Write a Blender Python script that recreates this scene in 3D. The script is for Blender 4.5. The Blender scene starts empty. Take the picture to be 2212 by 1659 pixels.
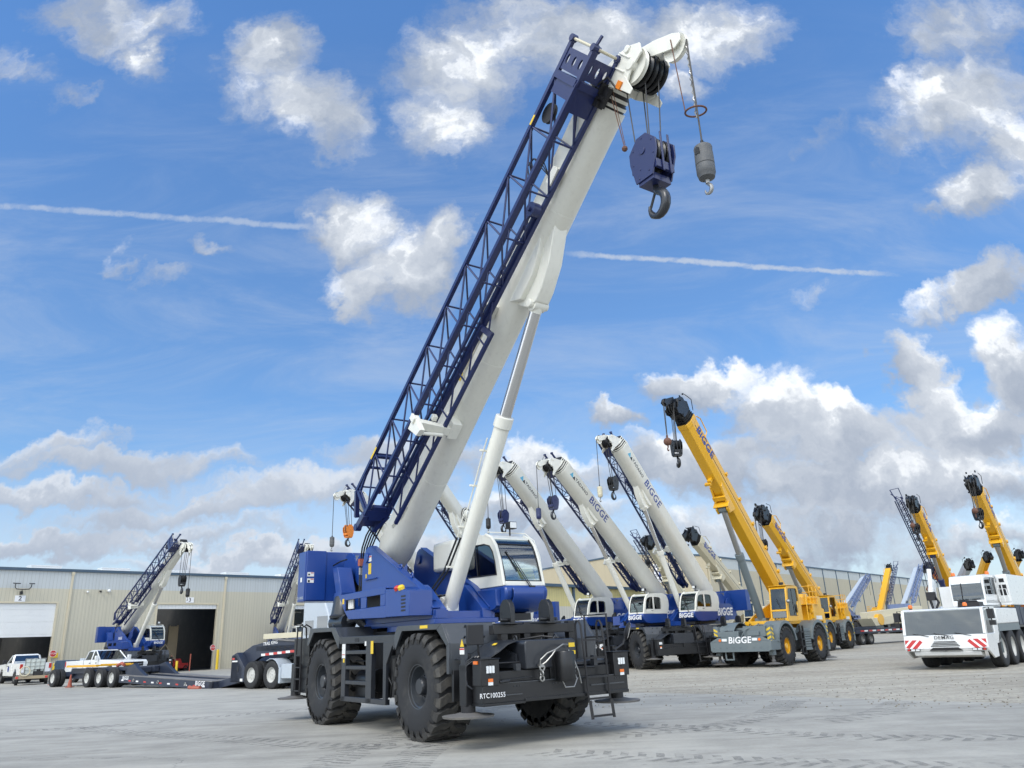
import bpy, bmesh, math, random
from mathutils import Vector as V, Matrix as M
R = math.radians
random.seed(7)
sc = bpy.context.scene
COL = sc.collection

# ------------------------------------------------------------------ camera
CAM_H, PITCH, ROLL = 1.66, R(18.6), R(2.4)
cd = bpy.data.cameras.new('camera'); cam = bpy.data.objects.new('camera', cd); COL.objects.link(cam)
cd.sensor_width = 36.0; cd.lens = 36.0 * 2989.0 / 4032.0; cd.clip_start = .1; cd.clip_end = 5000
cam.matrix_world = M.Translation((0, 0, CAM_H)) @ M.Rotation(math.pi/2 + PITCH, 4, 'X') @ M.Rotation(-ROLL, 4, 'Z')
sc.camera = cam

# ------------------------------------------------------------------ exposure
vs = sc.view_settings
vs.view_transform = 'Standard'; vs.look = 'None'; vs.gamma = 1.0; vs.use_curve_mapping = False
vs.exposure = 0.80

# ------------------------------------------------------------------ node helper
class NT:
    def __init__(s, tree): s.t = tree; s.n = tree.nodes; s.l = tree.links
    def new(s, typ, **kw):
        n = s.n.new(typ)
        for k, v in kw.items():
            if k.startswith('i_'):
                key = k[2:]; key = int(key) if key.isdigit() else key
                s.put(n.inputs[key], v)
            else: setattr(n, k, v)
        return n
    def put(s, sock, v):
        if isinstance(v, bpy.types.NodeSocket): s.l.new(v, sock)
        else: sock.default_value = v
    def math(s, op, a, b=0.0, c=0.0, clamp=False):
        n = s.n.new('ShaderNodeMath'); n.operation = op; n.use_clamp = clamp
        s.put(n.inputs[0], a); s.put(n.inputs[1], b); s.put(n.inputs[2], c); return n.outputs[0]
    def vmath(s, op, a, b=(0, 0, 0)):
        n = s.n.new('ShaderNodeVectorMath'); n.operation = op
        s.put(n.inputs[0], a)
        if op == 'SCALE': s.put(n.inputs[3], b)
        else: s.put(n.inputs[1], b)
        return n.outputs['Value'] if op in ('LENGTH', 'DOT_PRODUCT', 'DISTANCE') else n.outputs[0]
    def noise(s, vec, scale, detail=4, rough=.55, dist=0.0, dims='3D'):
        n = s.n.new('ShaderNodeTexNoise'); n.noise_dimensions = dims
        if vec is not None: s.l.new(vec, n.inputs['Vector'])
        n.inputs['Scale'].default_value = scale; n.inputs['Detail'].default_value = detail
        n.inputs['Roughness'].default_value = rough; n.inputs['Distortion'].default_value = dist
        return n
    def map(s, x, a, b, c=0.0, d=1.0, smooth=True):
        n = s.n.new('ShaderNodeMapRange'); n.interpolation_type = 'SMOOTHSTEP' if smooth else 'LINEAR'
        s.put(n.inputs[0], x); s.put(n.inputs[1], a); s.put(n.inputs[2], b); s.put(n.inputs[3], c); s.put(n.inputs[4], d)
        return n.outputs[0]
    def mix(s, f, a, b, mode='MIX'):
        n = s.n.new('ShaderNodeMix'); n.data_type = 'RGBA'; n.blend_type = mode
        s.put(n.inputs[0], f); s.put(n.inputs[6], a); s.put(n.inputs[7], b); return n.outputs[2]
def C4(c): return (c[0], c[1], c[2], 1.0)

# ------------------------------------------------------------------ world: clear blue sky with broken cloud
SUN_AZ, SUN_EL = R(-160), R(46)          # azimuth from +Y towards +X
def cam_dir(px, py):                      # direction of a point of the sky, as measured on a 2212-wide copy of the photo
    f = 2989/4032*2212; x = (px-1106)/f; y = (829.5-py)/f
    v = cam.matrix_world.to_3x3() @ V((x, y, -1)); return v
def sky_uv(px, py):
    v = cam_dir(px, py); return v.x/v.y, v.z/v.y
w = bpy.data.worlds.new('World'); sc.world = w; w.use_nodes = True
T = NT(w.node_tree); T.n.clear()
out = T.new('ShaderNodeOutputWorld'); bg = T.new('ShaderNodeBackground'); T.l.new(bg.outputs[0], out.inputs[0])
bg.inputs[1].default_value = .09
sky = T.new('ShaderNodeTexSky'); sky.sky_type = 'NISHITA'; sky.sun_disc = False
sky.sun_elevation = SUN_EL; sky.sun_rotation = SUN_AZ; sky.altitude = 50; sky.air_density = 1.0; sky.dust_density = .6; sky.ozone_density = 2.5
tc = T.new('ShaderNodeTexCoord'); dirv = tc.outputs['Generated']
sep = T.new('ShaderNodeSeparateXYZ', i_0=dirv)
yy = T.math('MAXIMUM', sep.outputs[1], .12)
uu = T.math('DIVIDE', sep.outputs[0], yy); vv = T.math('DIVIDE', sep.outputs[2], yy)
uv = T.new('ShaderNodeCombineXYZ', i_0=uu, i_1=vv).outputs[0]
front = T.map(sep.outputs[1], .1, .3)
# ragged edges: warp the lookup with two octaves of vector noise
wn1 = T.noise(uv, 7.0, 5, .6); wn2 = T.noise(uv, 26.0, 5, .65)
o1 = T.vmath('SCALE', T.vmath('SUBTRACT', wn1.outputs['Color'], (.5, .5, .5)), .16)
o2 = T.vmath('SCALE', T.vmath('SUBTRACT', wn2.outputs['Color'], (.5, .5, .5)), .045)
uvw = T.vmath('ADD', uv, T.vmath('ADD', o1, o2))
KPX = 1/1640*1.12
def blob(px, py, rx, ry, rot=0, wgt=1.0, soft=1.0):
    u, v = sky_uv(px, py); u2, v2 = sky_uv(px+rx, py); u3, v3 = sky_uv(px, py-ry)
    mp = T.n.new('ShaderNodeMapping'); mp.vector_type = 'TEXTURE'; T.l.new(uvw, mp.inputs[0])
    mp.inputs['Location'].default_value = (u, v, 0); mp.inputs['Rotation'].default_value = (0, 0, R(rot))
    mp.inputs['Scale'].default_value = (math.hypot(u2-u, v2-v), math.hypot(u3-u, v3-v), 1)
    ln = T.vmath('LENGTH', T.vmath('MULTIPLY', mp.outputs[0], (1, 1, 0)))
    up = T.vmath('DOT_PRODUCT', mp.outputs[0], (math.sin(R(rot)), math.cos(R(rot)), 0))   # height within this cloud, -1 to 1
    d = T.map(ln, 1.40, .22, 0.0, wgt)
    return d, T.math('MULTIPLY', T.math('MULTIPLY', d, d), up), T.math('MULTIPLY', d, d)
blobs = [  # px, py, rx, ry, rot, weight
 (240, 40, 200, 75, -8, .8), (320, 130, 60, 75, 20, .85), (60, 150, 95, 42, -25, .5), (150, 205, 90, 26, 20, .35),
 (585, 120, 110, 90, -20, .95), (680, 230, 150, 85, -35, 1.0), (540, 215, 80, 80, 0, .6),
 (1000, 140, 170, 120, 30, .95), (960, 270, 110, 90, -35, .85), (1250, 90, 260, 100, 0, .95), (1520, 70, 200, 85, 5, .9), (1120, 40, 160, 60, 0, .8), (1460, 180, 90, 40, 0, .7),
 (770, 480, 115, 75, -15, 1.0), (890, 560, 120, 105, -15, 1.0), (800, 610, 85, 70, 20, .95), (950, 520, 70, 80, 0, .9),
 (2080, 60, 190, 95, 15, .75), (2080, 220, 190, 110, 25, .95), (1950, 270, 120, 60, 40, .55), (2120, 400, 130, 70, 15, .9), (2190, 290, 110, 120, 0, .9), (1790, 290, 110, 35, 40, .42), (2020, 455, 60, 30, 20, .55),
 (2120, 625, 110, 55, 12, .95), (1990, 665, 75, 40, 25, .7), (1730, 628, 70, 28, 15, .42), (450, 525, 60, 26, -25, .55), (270, 545, 50, 24, -45, .45), (350, 590, 80, 34, 10, .35),
 (1965, 790, 70, 75, 30, 1.1), (2030, 860, 100, 65, -30, 1.1), (2180, 800, 90, 100, 0, 1.1), (2130, 890, 160, 60, 0, 1.1), (1850, 940, 160, 70, -20, 1.1), (1325, 885, 62, 34, -5, .9), (1520, 820, 130, 48, -5, 1.0), (1680, 890, 140, 80, -20, 1.1), (1590, 850, 80, 45, -10, .7),
 (1790, 960, 200, 70, -5, .95), (2080, 920, 200, 80, 5, .95), (1500, 1000, 280, 85, 0, 1.0), (1900, 1050, 420, 110, 0, 1.0), (1160, 1010, 240, 60, -5, .8), (1150, 1120, 300, 60, 0, .75), (1700, 1150, 500, 80, 0, .75),
 (880, 985, 220, 50, 0, .8), (250, 1000, 420, 42, -3, .8), (60, 1075, 420, 34, 0, .85), (430, 1100, 420, 36, 2, .8), (720, 1060, 320, 50, 0, .8), (160, 1165, 500, 34, 0, .85), (560, 1195, 420, 30, 0, .8), (1100, 1205, 500, 50, 0, .8), (60, 975, 200, 36, 10, .75), (2100, 1180, 260, 40, 0, .7),
]
dens = None
for b in blobs:
    o, sh, dd = blob(*b)
    if dens is None: dens, shs, wsum = o, sh, dd
    else: dens = T.math('MAXIMUM', dens, o); shs = T.math('ADD', shs, sh); wsum = T.math('ADD', wsum, dd)
height = T.math('DIVIDE', shs, T.math('ADD', wsum, .02))
core = dens
# broken cumulus over the rest of the sky (behind and above)
dir3 = T.vmath('MULTIPLY', dirv, (1, 1, 2.2))
gn = T.noise(dir3, 2.4, 8, .58, .3).outputs[0]
back = T.map(gn, .36, .56)
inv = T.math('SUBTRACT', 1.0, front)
dens = T.math('ADD', T.math('MULTIPLY', dens, front), T.math('MULTIPLY', back, inv))
uvs = T.vmath('MULTIPLY', uvw, (1, 1.5, 1))
fb = T.noise(uvs, 8.0, 9, .62).outputs[0]; fb2 = T.noise(uvs, 27.0, 6, .6).outputs[0]
fbm = T.math('ADD', T.math('MULTIPLY', T.math('SUBTRACT', fb, .5), 1.0), T.math('MULTIPLY', T.math('SUBTRACT', fb2, .5), .45))
d2 = T.math('ADD', dens, T.math('MULTIPLY', fbm, 1.15))
d2 = T.math('MULTIPLY', d2, T.map(dens, .02, .22))
alpha = T.map(d2, T.map(vv, .35, .75, .14, .06), T.map(vv, .35, .75, .80, 1.02))
# thin high cirrus, drawn out along one direction
mpc = T.n.new('ShaderNodeMapping'); T.l.new(uv, mpc.inputs[0]); mpc.inputs['Rotation'].default_value = (0, 0, R(-28)); mpc.inputs['Scale'].default_value = (1.2, 4.2, 1)
ci = T.noise(mpc.outputs[0], 2.2, 9, .66, .8).outputs[0]
cirrus = T.math('MULTIPLY', T.map(ci, .36, .88, .04, .50), T.map(vv, 1.05, .45))
# vapour trail: a thin line right across, broken up by noise
def seg(p, q, wd, k):
    a = sky_uv(*p); b = sky_uv(*q); ang = math.atan2(b[1]-a[1], b[0]-a[0])
    mp = T.n.new('ShaderNodeMapping'); mp.vector_type = 'TEXTURE'
    T.l.new(T.vmath('ADD', uv, T.vmath('SCALE', o2, .35)), mp.inputs[0])
    mp.inputs['Location'].default_value = ((a[0]+b[0])/2, (a[1]+b[1])/2, 0); mp.inputs['Rotation'].default_value = (0, 0, ang)
    L = math.hypot(b[0]-a[0], b[1]-a[1])
    s2 = T.new('ShaderNodeSeparateXYZ', i_0=mp.outputs[0])
    ax = T.map(T.math('ABSOLUTE', s2.outputs[0]), L*.56, L*.40); ay = T.map(T.math('ABSOLUTE', s2.outputs[1]), wd, wd*.15)
    return T.math('MULTIPLY', T.math('MULTIPLY', ax, ay), k)
tr = T.math('MAXIMUM', seg((-60, 440), (700, 492), .0085, .55), seg((1230, 548), (1930, 595), .0070, .75))
tr = T.math('MULTIPLY', tr, T.map(fb2, .3, .6, .5, 1))
thin = T.math('MAXIMUM', T.math('MULTIPLY', cirrus, front), T.math('MULTIPLY', tr, front))
# cloud colour: silver where thin and on lit folds, lavender grey in the thick parts
lit = T.noise(T.vmath('ADD', uvw, (.03, -.05, 0)), 5.5, 7, .55, .4).outputs[0]
lit2 = T.noise(uvw, 17.0, 5, .5, .2).outputs[0]
lum = T.math('ADD', T.math('MULTIPLY', lit, .7), T.math('MULTIPLY', lit2, .3))
lowv = T.map(vv, .62, .40)
# low cumulus: sunlit crowns and grey bases; high cloud stands against the light: bright thin core, grey rim
wav = T.math('SUBTRACT', lum, .5)
klow = T.map(T.math('ADD', T.math('MULTIPLY', height, .55), T.math('MULTIPLY', wav, 2.3)), -.42, .52)
khigh = T.map(T.math('ADD', T.math('ADD', T.math('MULTIPLY', core, .30), T.math('MULTIPLY', height, .10)), T.math('MULTIPLY', wav, 2.6)), -.12, .62)
k = T.math('ADD', T.math('MULTIPLY', klow, lowv), T.math('MULTIPLY', khigh, T.math('SUBTRACT', 1.0, lowv)))
ccol = T.mix(k, (2.55, 2.95, 3.65, 1), (5.1, 5.4, 5.8, 1))
ccol = T.mix(T.math('MULTIPLY', T.map(k, .62, 1.0), .75), ccol, (7.4, 7.6, 7.8, 1))
leftlow = T.math('MULTIPLY', T.map(vv, .50, .30), T.map(uu, .05, -.2))
ccol = T.mix(T.math('MULTIPLY', leftlow, .6), ccol, (3.2, 3.65, 4.4, 1))
# added fill light: unseen cloud behind the camera is boosted well above visible cloud
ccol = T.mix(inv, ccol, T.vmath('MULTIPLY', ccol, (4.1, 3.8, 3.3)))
hs = T.new('ShaderNodeHueSaturation', i_Saturation=1.12, i_Value=1.0, i_Color=sky.outputs[0])
# the blue of the photographed sky: keep the physical gradient, nudge its tint
blue = T.mix(1.0, hs.outputs[0], (.79, .95, 1.07, 1), 'MULTIPLY')
gain = T.map(vv, .25, 1.0, .98, 1.50, smooth=False)
blue = T.vmath('SCALE', blue, gain)
skyc = T.mix(thin, blue, (3.9, 4.35, 5.0, 1))
skyc = T.mix(T.map(vv, .30, .08, 0, .55), skyc, (4.3, 4.7, 5.3, 1))
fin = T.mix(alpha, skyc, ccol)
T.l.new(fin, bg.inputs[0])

w.cycles.sampling_method = 'MANUAL'; w.cycles.sample_map_resolution = 512

# ------------------------------------------------------------------ sun (filtered through cloud)
sl = bpy.data.lights.new('sun', 'SUN'); sl.energy = 1.05; sl.angle = R(22); sl.color = (1, .95, .87)
so = bpy.data.objects.new('sun', sl); COL.objects.link(so)
sdir = V((math.sin(SUN_AZ)*math.cos(SUN_EL), math.cos(SUN_AZ)*math.cos(SUN_EL), math.sin(SUN_EL)))
so.rotation_euler = sdir.to_track_quat('Z', 'Y').to_euler()

# ------------------------------------------------------------------ materials
MATS = {}
def mat(name):
    m = bpy.data.materials.new(name); m.use_nodes = True; t = NT(m.node_tree)
    return m, t, t.n['Principled BSDF']
def paint(name, col, rough=.4, metal=0.0, dirt=.12, dirtcol=(.22, .2, .16), bump=.0, coat=0.0, streak=0.0, scale=1.0):
    m, t, p = mat(name); tcn = t.new('ShaderNodeTexCoord'); oc = tcn.outputs['Object']
    n1 = t.noise(oc, 1.3*scale, 6, .6).outputs[0]; n2 = t.noise(oc, 9*scale, 6, .65).outputs[0]
    f = t.math('MULTIPLY', t.map(t.math('ADD', t.math('MULTIPLY', n1, .6), t.math('MULTIPLY', n2, .4)), .47, .68), dirt)
    c = t.mix(f, C4(col), C4(dirtcol))
    if streak:
        mp = t.new('ShaderNodeMapping', i_0=oc); mp.inputs['Scale'].default_value = (7, 7, .5)
        n3 = t.noise(mp.outputs[0], 1.6, 5, .6).outputs[0]
        c = t.mix(t.math('MULTIPLY', t.map(n3, .5, .75), streak), c, C4([x*.55 for x in dirtcol]))
    v = t.math('ADD', .93, t.math('MULTIPLY', n1, .14))
    c = t.mix(1.0, c, t.new('ShaderNodeCombineColor', i_0=v, i_1=v, i_2=v).outputs[0], 'MULTIPLY')
    t.l.new(c, p.inputs['Base Color']); p.inputs['Metallic'].default_value = metal
    t.l.new(t.math('ADD', rough-.06, t.math('MULTIPLY', n2, .14)), p.inputs['Roughness'])
    if coat: p.inputs['Coat Weight'].default_value = coat; p.inputs['Coat Roughness'].default_value = .12
    if bump:
        b = t.new('ShaderNodeBump', i_Strength=bump, i_Distance=.01, i_Height=n2); t.l.new(b.outputs[0], p.inputs['Normal'])
    MATS[name] = m; return m
white = paint('white_paint', (.77, .76, .68), .40, dirt=.10, dirtcol=(.42, .38, .30), coat=.2, streak=.12)
blue = paint('blue_paint', (.010, .049, .24), .30, dirt=.02, dirtcol=(.12, .15, .26), coat=.25)
navy = paint('navy_paint', (.013, .022, .092), .36, dirt=.05, dirtcol=(.09, .10, .13), coat=.2)
dgrey = paint('dark_grey_paint', (.017, .020, .026), .36, dirt=.25, dirtcol=(.05, .05, .05), coat=.25)
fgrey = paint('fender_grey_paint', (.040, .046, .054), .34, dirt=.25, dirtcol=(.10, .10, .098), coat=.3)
dgrey2 = paint('black_frame_paint', (.006, .0065, .008), .40, dirt=.3, dirtcol=(.026, .025, .023), coat=.12)
black = paint('black_plastic', (.012, .012, .014), .5, dirt=.2, dirtcol=(.04, .04, .04))
yellow = paint('yellow_paint', (.76, .40, .012), .36, dirt=.16, dirtcol=(.40, .24, .06), coat=.35)
cgrey = paint('carrier_grey_paint', (.13, .16, .17), .45, dirt=.25, dirtcol=(.22, .22, .20), coat=.1)
cream = paint('cream_paint', (.60, .55, .40), .42, dirt=.2, dirtcol=(.34, .30, .2))
silver = paint('pale_blue_grey_paint', (.42, .47, .52), .4, dirt=.2)
orange = paint('orange_paint', (.75, .22, .02), .4, dirt=.15, dirtcol=(.3, .15, .05))
chrome = paint('chromed_steel', (.62, .62, .62), .22, metal=1.0, dirt=.1)
steel = paint('dull_steel', (.34, .34, .33), .42, metal=.9, dirt=.3)
rope_m = paint('wire_rope', (.06, .058, .055), .55, metal=.3)
rust = paint('rusty_steel', (.13, .06, .04), .75, dirt=.4, dirtcol=(.2, .11, .06))
rubber = paint('tyre_rubber', (.019, .020, .022), .80, dirt=.35, dirtcol=(.09, .086, .078), bump=.15)
rubber_d = paint('tyre_rubber_dusty_tread', (.045, .044, .042), .85, dirt=.6, dirtcol=(.12, .11, .092), bump=.2)
conc_pad = paint('worn_steel_pad', (.13, .125, .12), .7, dirt=.4)
sticker_y = paint('yellow_sticker', (.75, .52, .03), .5, dirt=.1)
sticker_w = paint('white_sticker', (.75, .75, .72), .5, dirt=.1)
red = paint('red_paint', (.5, .03, .03), .5)
wgrey = paint('weathered_grey_steel', (.10, .105, .11), .6, metal=.2, dirt=.4, dirtcol=(.2, .19, .17), bump=.2)
pblue = paint('faded_blue_paint', (.14, .19, .33), .5, dirt=.2)
stone = paint('pale_stone', (.27, .25, .21), .9, dirt=.5)
lgrey = paint('pale_grey_trim', (.30, .31, .31), .6, dirt=.1)
redor = paint('faded_orange_cloth', (.36, .095, .06), .8, dirt=.3)
vehwhite = paint('vehicle_white', (.74, .75, .74), .28, dirt=.12, coat=.6)
rim_w = paint('wheel_rim_white', (.55, .55, .52), .45, dirt=.4, dirtcol=(.25, .22, .18))
bluegrey = paint('dumpster_blue', (.06, .10, .16), .5, dirt=.3)
wood = paint('weathered_timber', (.33, .27, .18), .8, dirt=.4)
lower = paint('trailer_navy', (.018, .026, .048), .42, dirt=.3, dirtcol=(.08, .08, .085))
deckm = paint('worn_deck', (.16, .155, .15), .7, dirt=.5, dirtcol=(.28, .27, .25), bump=.3)
tote = paint('ibc_plastic', (.55, .60, .56), .5, dirt=.3)
fabric = paint('seat_fabric', (.05, .055, .06), .85)
flat_white = paint('white_lettering', (.80, .80, .80), .45, dirt=.03)
flat_black = paint('black_lettering', (.01, .01, .012), .45, dirt=.02)
flat_blue = paint('blue_lettering', (.03, .06, .26), .45, dirt=.05)
cyanm = paint('cyan_emblem', (.10, .38, .55), .45, dirt=.05)
def glass(name, tint, refl=.22, rough=.03):
    m = bpy.data.materials.new(name); m.use_nodes = True; t = NT(m.node_tree); t.n.clear()
    o = t.new('ShaderNodeOutputMaterial'); tr = t.new('ShaderNodeBsdfTransparent'); tr.inputs[0].default_value = C4(tint)
    gl = t.new('ShaderNodeBsdfGlossy'); gl.inputs['Roughness'].default_value = rough; gl.inputs[0].default_value = (.9, .95, 1, 1)
    fr = t.new('ShaderNodeFresnel'); fr.inputs[0].default_value = 1.5
    f = t.math('ADD', t.math('MULTIPLY', fr.outputs[0], 1.3), refl-.06, clamp=True)
    mx = t.n.new('ShaderNodeMixShader'); t.put(mx.inputs[0], f); t.l.new(tr.outputs[0], mx.inputs[1]); t.l.new(gl.outputs[0], mx.inputs[2])
    t.l.new(mx.outputs[0], o.inputs[0]); MATS[name] = m; return m
glass_cab = glass('cab_glass', (.80, .88, .86), .14)
glass_mid = glass('cab_glass_green', (.46, .54, .52), .07)
glass_dark = glass('tinted_glass', (.30, .37, .38), .13)
glass_car = glass('car_glass', (.10, .12, .13), .18)
film = glass('plastic_sheet', (.80, .86, .82), .30, .28)
lens_w = paint('clear_lens', (.72, .74, .74), .2, coat=.6, dirt=.05)
lens_o = paint('amber_lens', (.75, .16, .01), .3, coat=.5, dirt=.05)
lens_r = paint('red_lens', (.5, .02, .015), .3, coat=.5, dirt=.05)
mirrorm = paint('mirror_glass', (.8, .82, .85), .04, metal=1.0, dirt=.0)
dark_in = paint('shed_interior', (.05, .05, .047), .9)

def corrugated(name, col, col2=None, split=None, pitch=.3, rib=.35):
    # ribbed wall cladding: x of the object runs along the wall
    m, t, p = mat(name); oc = t.new('ShaderNodeTexCoord').outputs['Object']
    s = t.new('ShaderNodeSeparateXYZ', i_0=oc)
    fr = t.math('FRACT', t.math('DIVIDE', s.outputs[0], pitch))
    ridge = t.math('MULTIPLY', t.map(fr, .0, .07), t.map(fr, .20, .13))
    seam = t.math('LESS_THAN', t.math('ABSOLUTE', t.math('SUBTRACT', fr, .5)), .045)
    c = C4(col)
    if col2: c = t.mix(t.math('GREATER_THAN', s.outputs[2], split), C4(col), C4(col2))
    mp = t.new('ShaderNodeMapping', i_0=oc); mp.inputs['Scale'].default_value = (1.5, 1, .08)
    n = t.noise(mp.outputs[0], 2.0, 5, .6).outputs[0]
    pan = t.noise(t.new('ShaderNodeCombineXYZ', i_0=t.math('FLOOR', t.math('DIVIDE', s.outputs[0], .92))).outputs[0], 3.7, 0).outputs[0]
    v = t.math('ADD', t.math('ADD', .84, t.math('MULTIPLY', n, .20)), t.math('MULTIPLY', pan, .07))
    c = t.mix(1.0, c, t.new('ShaderNodeCombineColor', i_0=v, i_1=v, i_2=v).outputs[0], 'MULTIPLY')
    c = t.mix(t.math('MULTIPLY', seam, .42), c, C4([x*.35 for x in col]))
    t.l.new(c, p.inputs['Base Color']); p.inputs['Roughness'].default_value = .5
    b = t.new('ShaderNodeBump', i_Strength=.5, i_Distance=.02, i_Height=ridge); t.l.new(b.outputs[0], p.inputs['Normal'])
    MATS[name] = m; return m

# ------------------------------------------------------------------ mesh helpers
def I(p): return V(p)
class MB:
    """collects shapes and links them as ONE mesh object"""
    def __init__(s, T=None): s.v = []; s.f = []; s.T = T
    def add(s, vs, fs):
        o = len(s.v); s.v += [tuple(s.T(V(p))) if s.T else tuple(p) for p in vs]; s.f += [tuple(i+o for i in f) for f in fs]; return s
    def hexa(s, p):   # 8 points, bottom ring then top ring
        return s.add(p, [(3, 2, 1, 0), (4, 5, 6, 7), (0, 1, 5, 4), (1, 2, 6, 5), (2, 3, 7, 6), (3, 0, 4, 7)])
    def box(s, x0, x1, y0, y1, z0, z1):
        return s.hexa([(x0, y0, z0), (x1, y0, z0), (x1, y1, z0), (x0, y1, z0), (x0, y0, z1), (x1, y0, z1), (x1, y1, z1), (x0, y1, z1)])
    def prism(s, pts, a, b, ax='y'):
        n = len(pts)
        P = (lambda u, v, w: (u, w, v)) if ax == 'y' else ((lambda u, v, w: (w, u, v)) if ax == 'x' else (lambda u, v, w: (u, v, w)))
        vs = [P(u, v, a) for u, v in pts] + [P(u, v, b) for u, v in pts]
        return s.add(vs, [tuple(range(n)), tuple(range(2*n-1, n-1, -1))] + [(i, (i+1) % n, n+(i+1) % n, n+i) for i in range(n)])
    def ring(s, outer, inner, a, b, ax='y'):
        n = len(outer)
        P = (lambda u, v, w: (u, w, v)) if ax == 'y' else ((lambda u, v, w: (w, u, v)) if ax == 'x' else (lambda u, v, w: (u, v, w)))
        vs = [P(u, v, a) for u, v in outer] + [P(u, v, b) for u, v in outer] + [P(u, v, a) for u, v in inner] + [P(u, v, b) for u, v in inner]
        fs = []
        for i in range(n):
            j = (i+1) % n
            fs += [(i, j, n+j, n+i), (2*n+j, 2*n+i, 3*n+i, 3*n+j), (j, i, 2*n+i, 2*n+j), (n+i, n+j, 3*n+j, 3*n+i)]
        return s.add(vs, fs)
    def strip(s, prof, a, b, th, ax='y'):   # bent sheet: profile (u,v) swept from a to b, thickness th
        n = len(prof); off = []
        for i in range(n):
            p = V(prof[max(i-1, 0)]); q = V(prof[min(i+1, n-1)]); d = (q-p).normalized(); off.append((prof[i][0]-d.y*th, prof[i][1]+d.x*th))
        return s.prism(list(prof)+off[::-1], a, b, ax)
    def bar(s, p, q, w, h=None, up=(0, 0, 1)):
        p = V(p); q = V(q); h = h or w; d = (q-p).normalized(); u = V(up)
        x = d.cross(u)
        if x.length < 1e-4: x = d.cross(V((1, 0, 0)))
        x.normalize(); y = x.cross(d); x = x*(w/2); y = y*(h/2)
        return s.hexa([p-x-y, p+x-y, p+x+y, p-x+y, q-x-y, q+x-y, q+x+y, q-x+y])
    def tube(s, pts, r, seg=8, closed=False, r1=None):
        pts = [V(p) for p in pts]; n = len(pts); vs = []; fs = []; prev = None
        for i in range(n):
            a = pts[i-1] if (i or closed) else pts[i]; b = pts[(i+1) % n] if (i < n-1 or closed) else pts[i]
            d = (b-a).normalized()
            if prev is None:
                x = d.cross(V((0, 0, 1)));
                if x.length < .1: x = d.cross(V((1, 0, 0)))
            else: x = prev - d*prev.dot(d)
            x.normalize(); prev = x; y = d.cross(x)
            rr = r(i/(n-1)) if callable(r) else (r if r1 is None else r+(r1-r)*i/(n-1))
            for k in range(seg):
                t = 2*math.pi*k/seg; vs.append(pts[i]+x*(math.cos(t)*rr)+y*(math.sin(t)*rr))
        m = n if closed else n-1
        for i in range(m):
            for k in range(seg):
                i2 = (i+1) % n; k2 = (k+1) % seg; fs.append((i*seg+k, i*seg+k2, i2*seg+k2, i2*seg+k))
        if not closed: fs += [tuple(range(seg))[::-1], tuple((n-1)*seg+k for k in range(seg))]
        return s.add(vs, fs)
    def cyl(s, p, q, r, seg=16, r1=None): return s.tube([p, q], r, seg, False, r1 if r1 is not None else r)
    def lathe(s, prof, o=(0, 0, 0), axis=(0, 1, 0), seg=32, closed=False, caps=True):   # prof: (radius, height along the axis)
        a = V(axis).normalized(); x = a.cross(V((0, 0, 1)))
        if x.length < .1: x = a.cross(V((1, 0, 0)))
        x.normalize(); y = a.cross(x); o = V(o); n = len(prof); vs = []; fs = []
        for r, h in prof:
            for k in range(seg):
                t = 2*math.pi*k/seg; vs.append(o+a*h+x*(math.cos(t)*r)+y*(math.sin(t)*r))
        for i in range(n if closed else n-1):
            for k in range(seg):
                i2 = (i+1) % n; k2 = (k+1) % seg; fs.append((i*seg+k, i*seg+k2, i2*seg+k2, i2*seg+k))
        if not closed and caps:
            if prof[0][0] > 1e-4: fs.append(tuple(range(seg))[::-1])
            if prof[-1][0] > 1e-4: fs.append(tuple((n-1)*seg+k for k in range(seg)))
        return s.add(vs, fs)
    def torus(s, c, r, rr, axis=(0, 0, 1), seg=24, seg2=8):
        return s.lathe([(r+rr*math.cos(2*math.pi*i/seg2), rr*math.sin(2*math.pi*i/seg2)) for i in range(seg2)], c, axis, seg, True)
    def ball(s, c, r, seg=16, sx=1, sz=1):
        n = seg//2; return s.lathe([(max(r*math.sin(math.pi*i/n)*sx, 1e-5), -r*math.cos(math.pi*i/n)*sz) for i in range(n+1)], c, (0, 0, 1), seg)
    def build(s, name, mt, parent=None, bevel=0.0, sharp=32, label=None, kind=None):
        me = bpy.data.meshes.new(name); me.from_pydata(s.v, [], s.f); me.validate()
        b = bmesh.new(); b.from_mesh(me); bmesh.ops.recalc_face_normals(b, faces=b.faces)
        for f in b.faces: f.smooth = True
        b.to_mesh(me); b.free(); me.set_sharp_from_angle(angle=R(sharp))
        me.materials.append(mt); o = bpy.data.objects.new(name, me); COL.objects.link(o)
        if parent: o.parent = parent
        if label: o['label'] = label
        if kind: o['kind'] = kind
        if bevel:
            md = o.modifiers.new('bevel', 'BEVEL'); md.width = bevel; md.segments = 2; md.limit_method = 'ANGLE'; md.angle_limit = R(40)
        return o
def tag(o, label, cat, group=None):
    o['label'] = label; o['category'] = cat
    if group: o['group'] = group
    return o
def thing(name, label, cat, loc=(0, 0, 0), yaw=0.0, S=1.0, group=None):
    o = bpy.data.objects.new(name, None); COL.objects.link(o); o.empty_display_size = .3
    o.location = loc; o.rotation_euler = (0, 0, yaw); o.scale = (S, S, S); return tag(o, label, cat, group)
def structure(o): o['kind'] = 'structure'; return o
def share(src, parent, loc=None, rot=None, name=None):
    c = src.copy(); COL.objects.link(c); c.parent = parent
    if name: c.name = name
    if loc is not None: c.location = loc
    if rot is not None: c.rotation_euler = rot
    return c
TXT = {}
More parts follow.
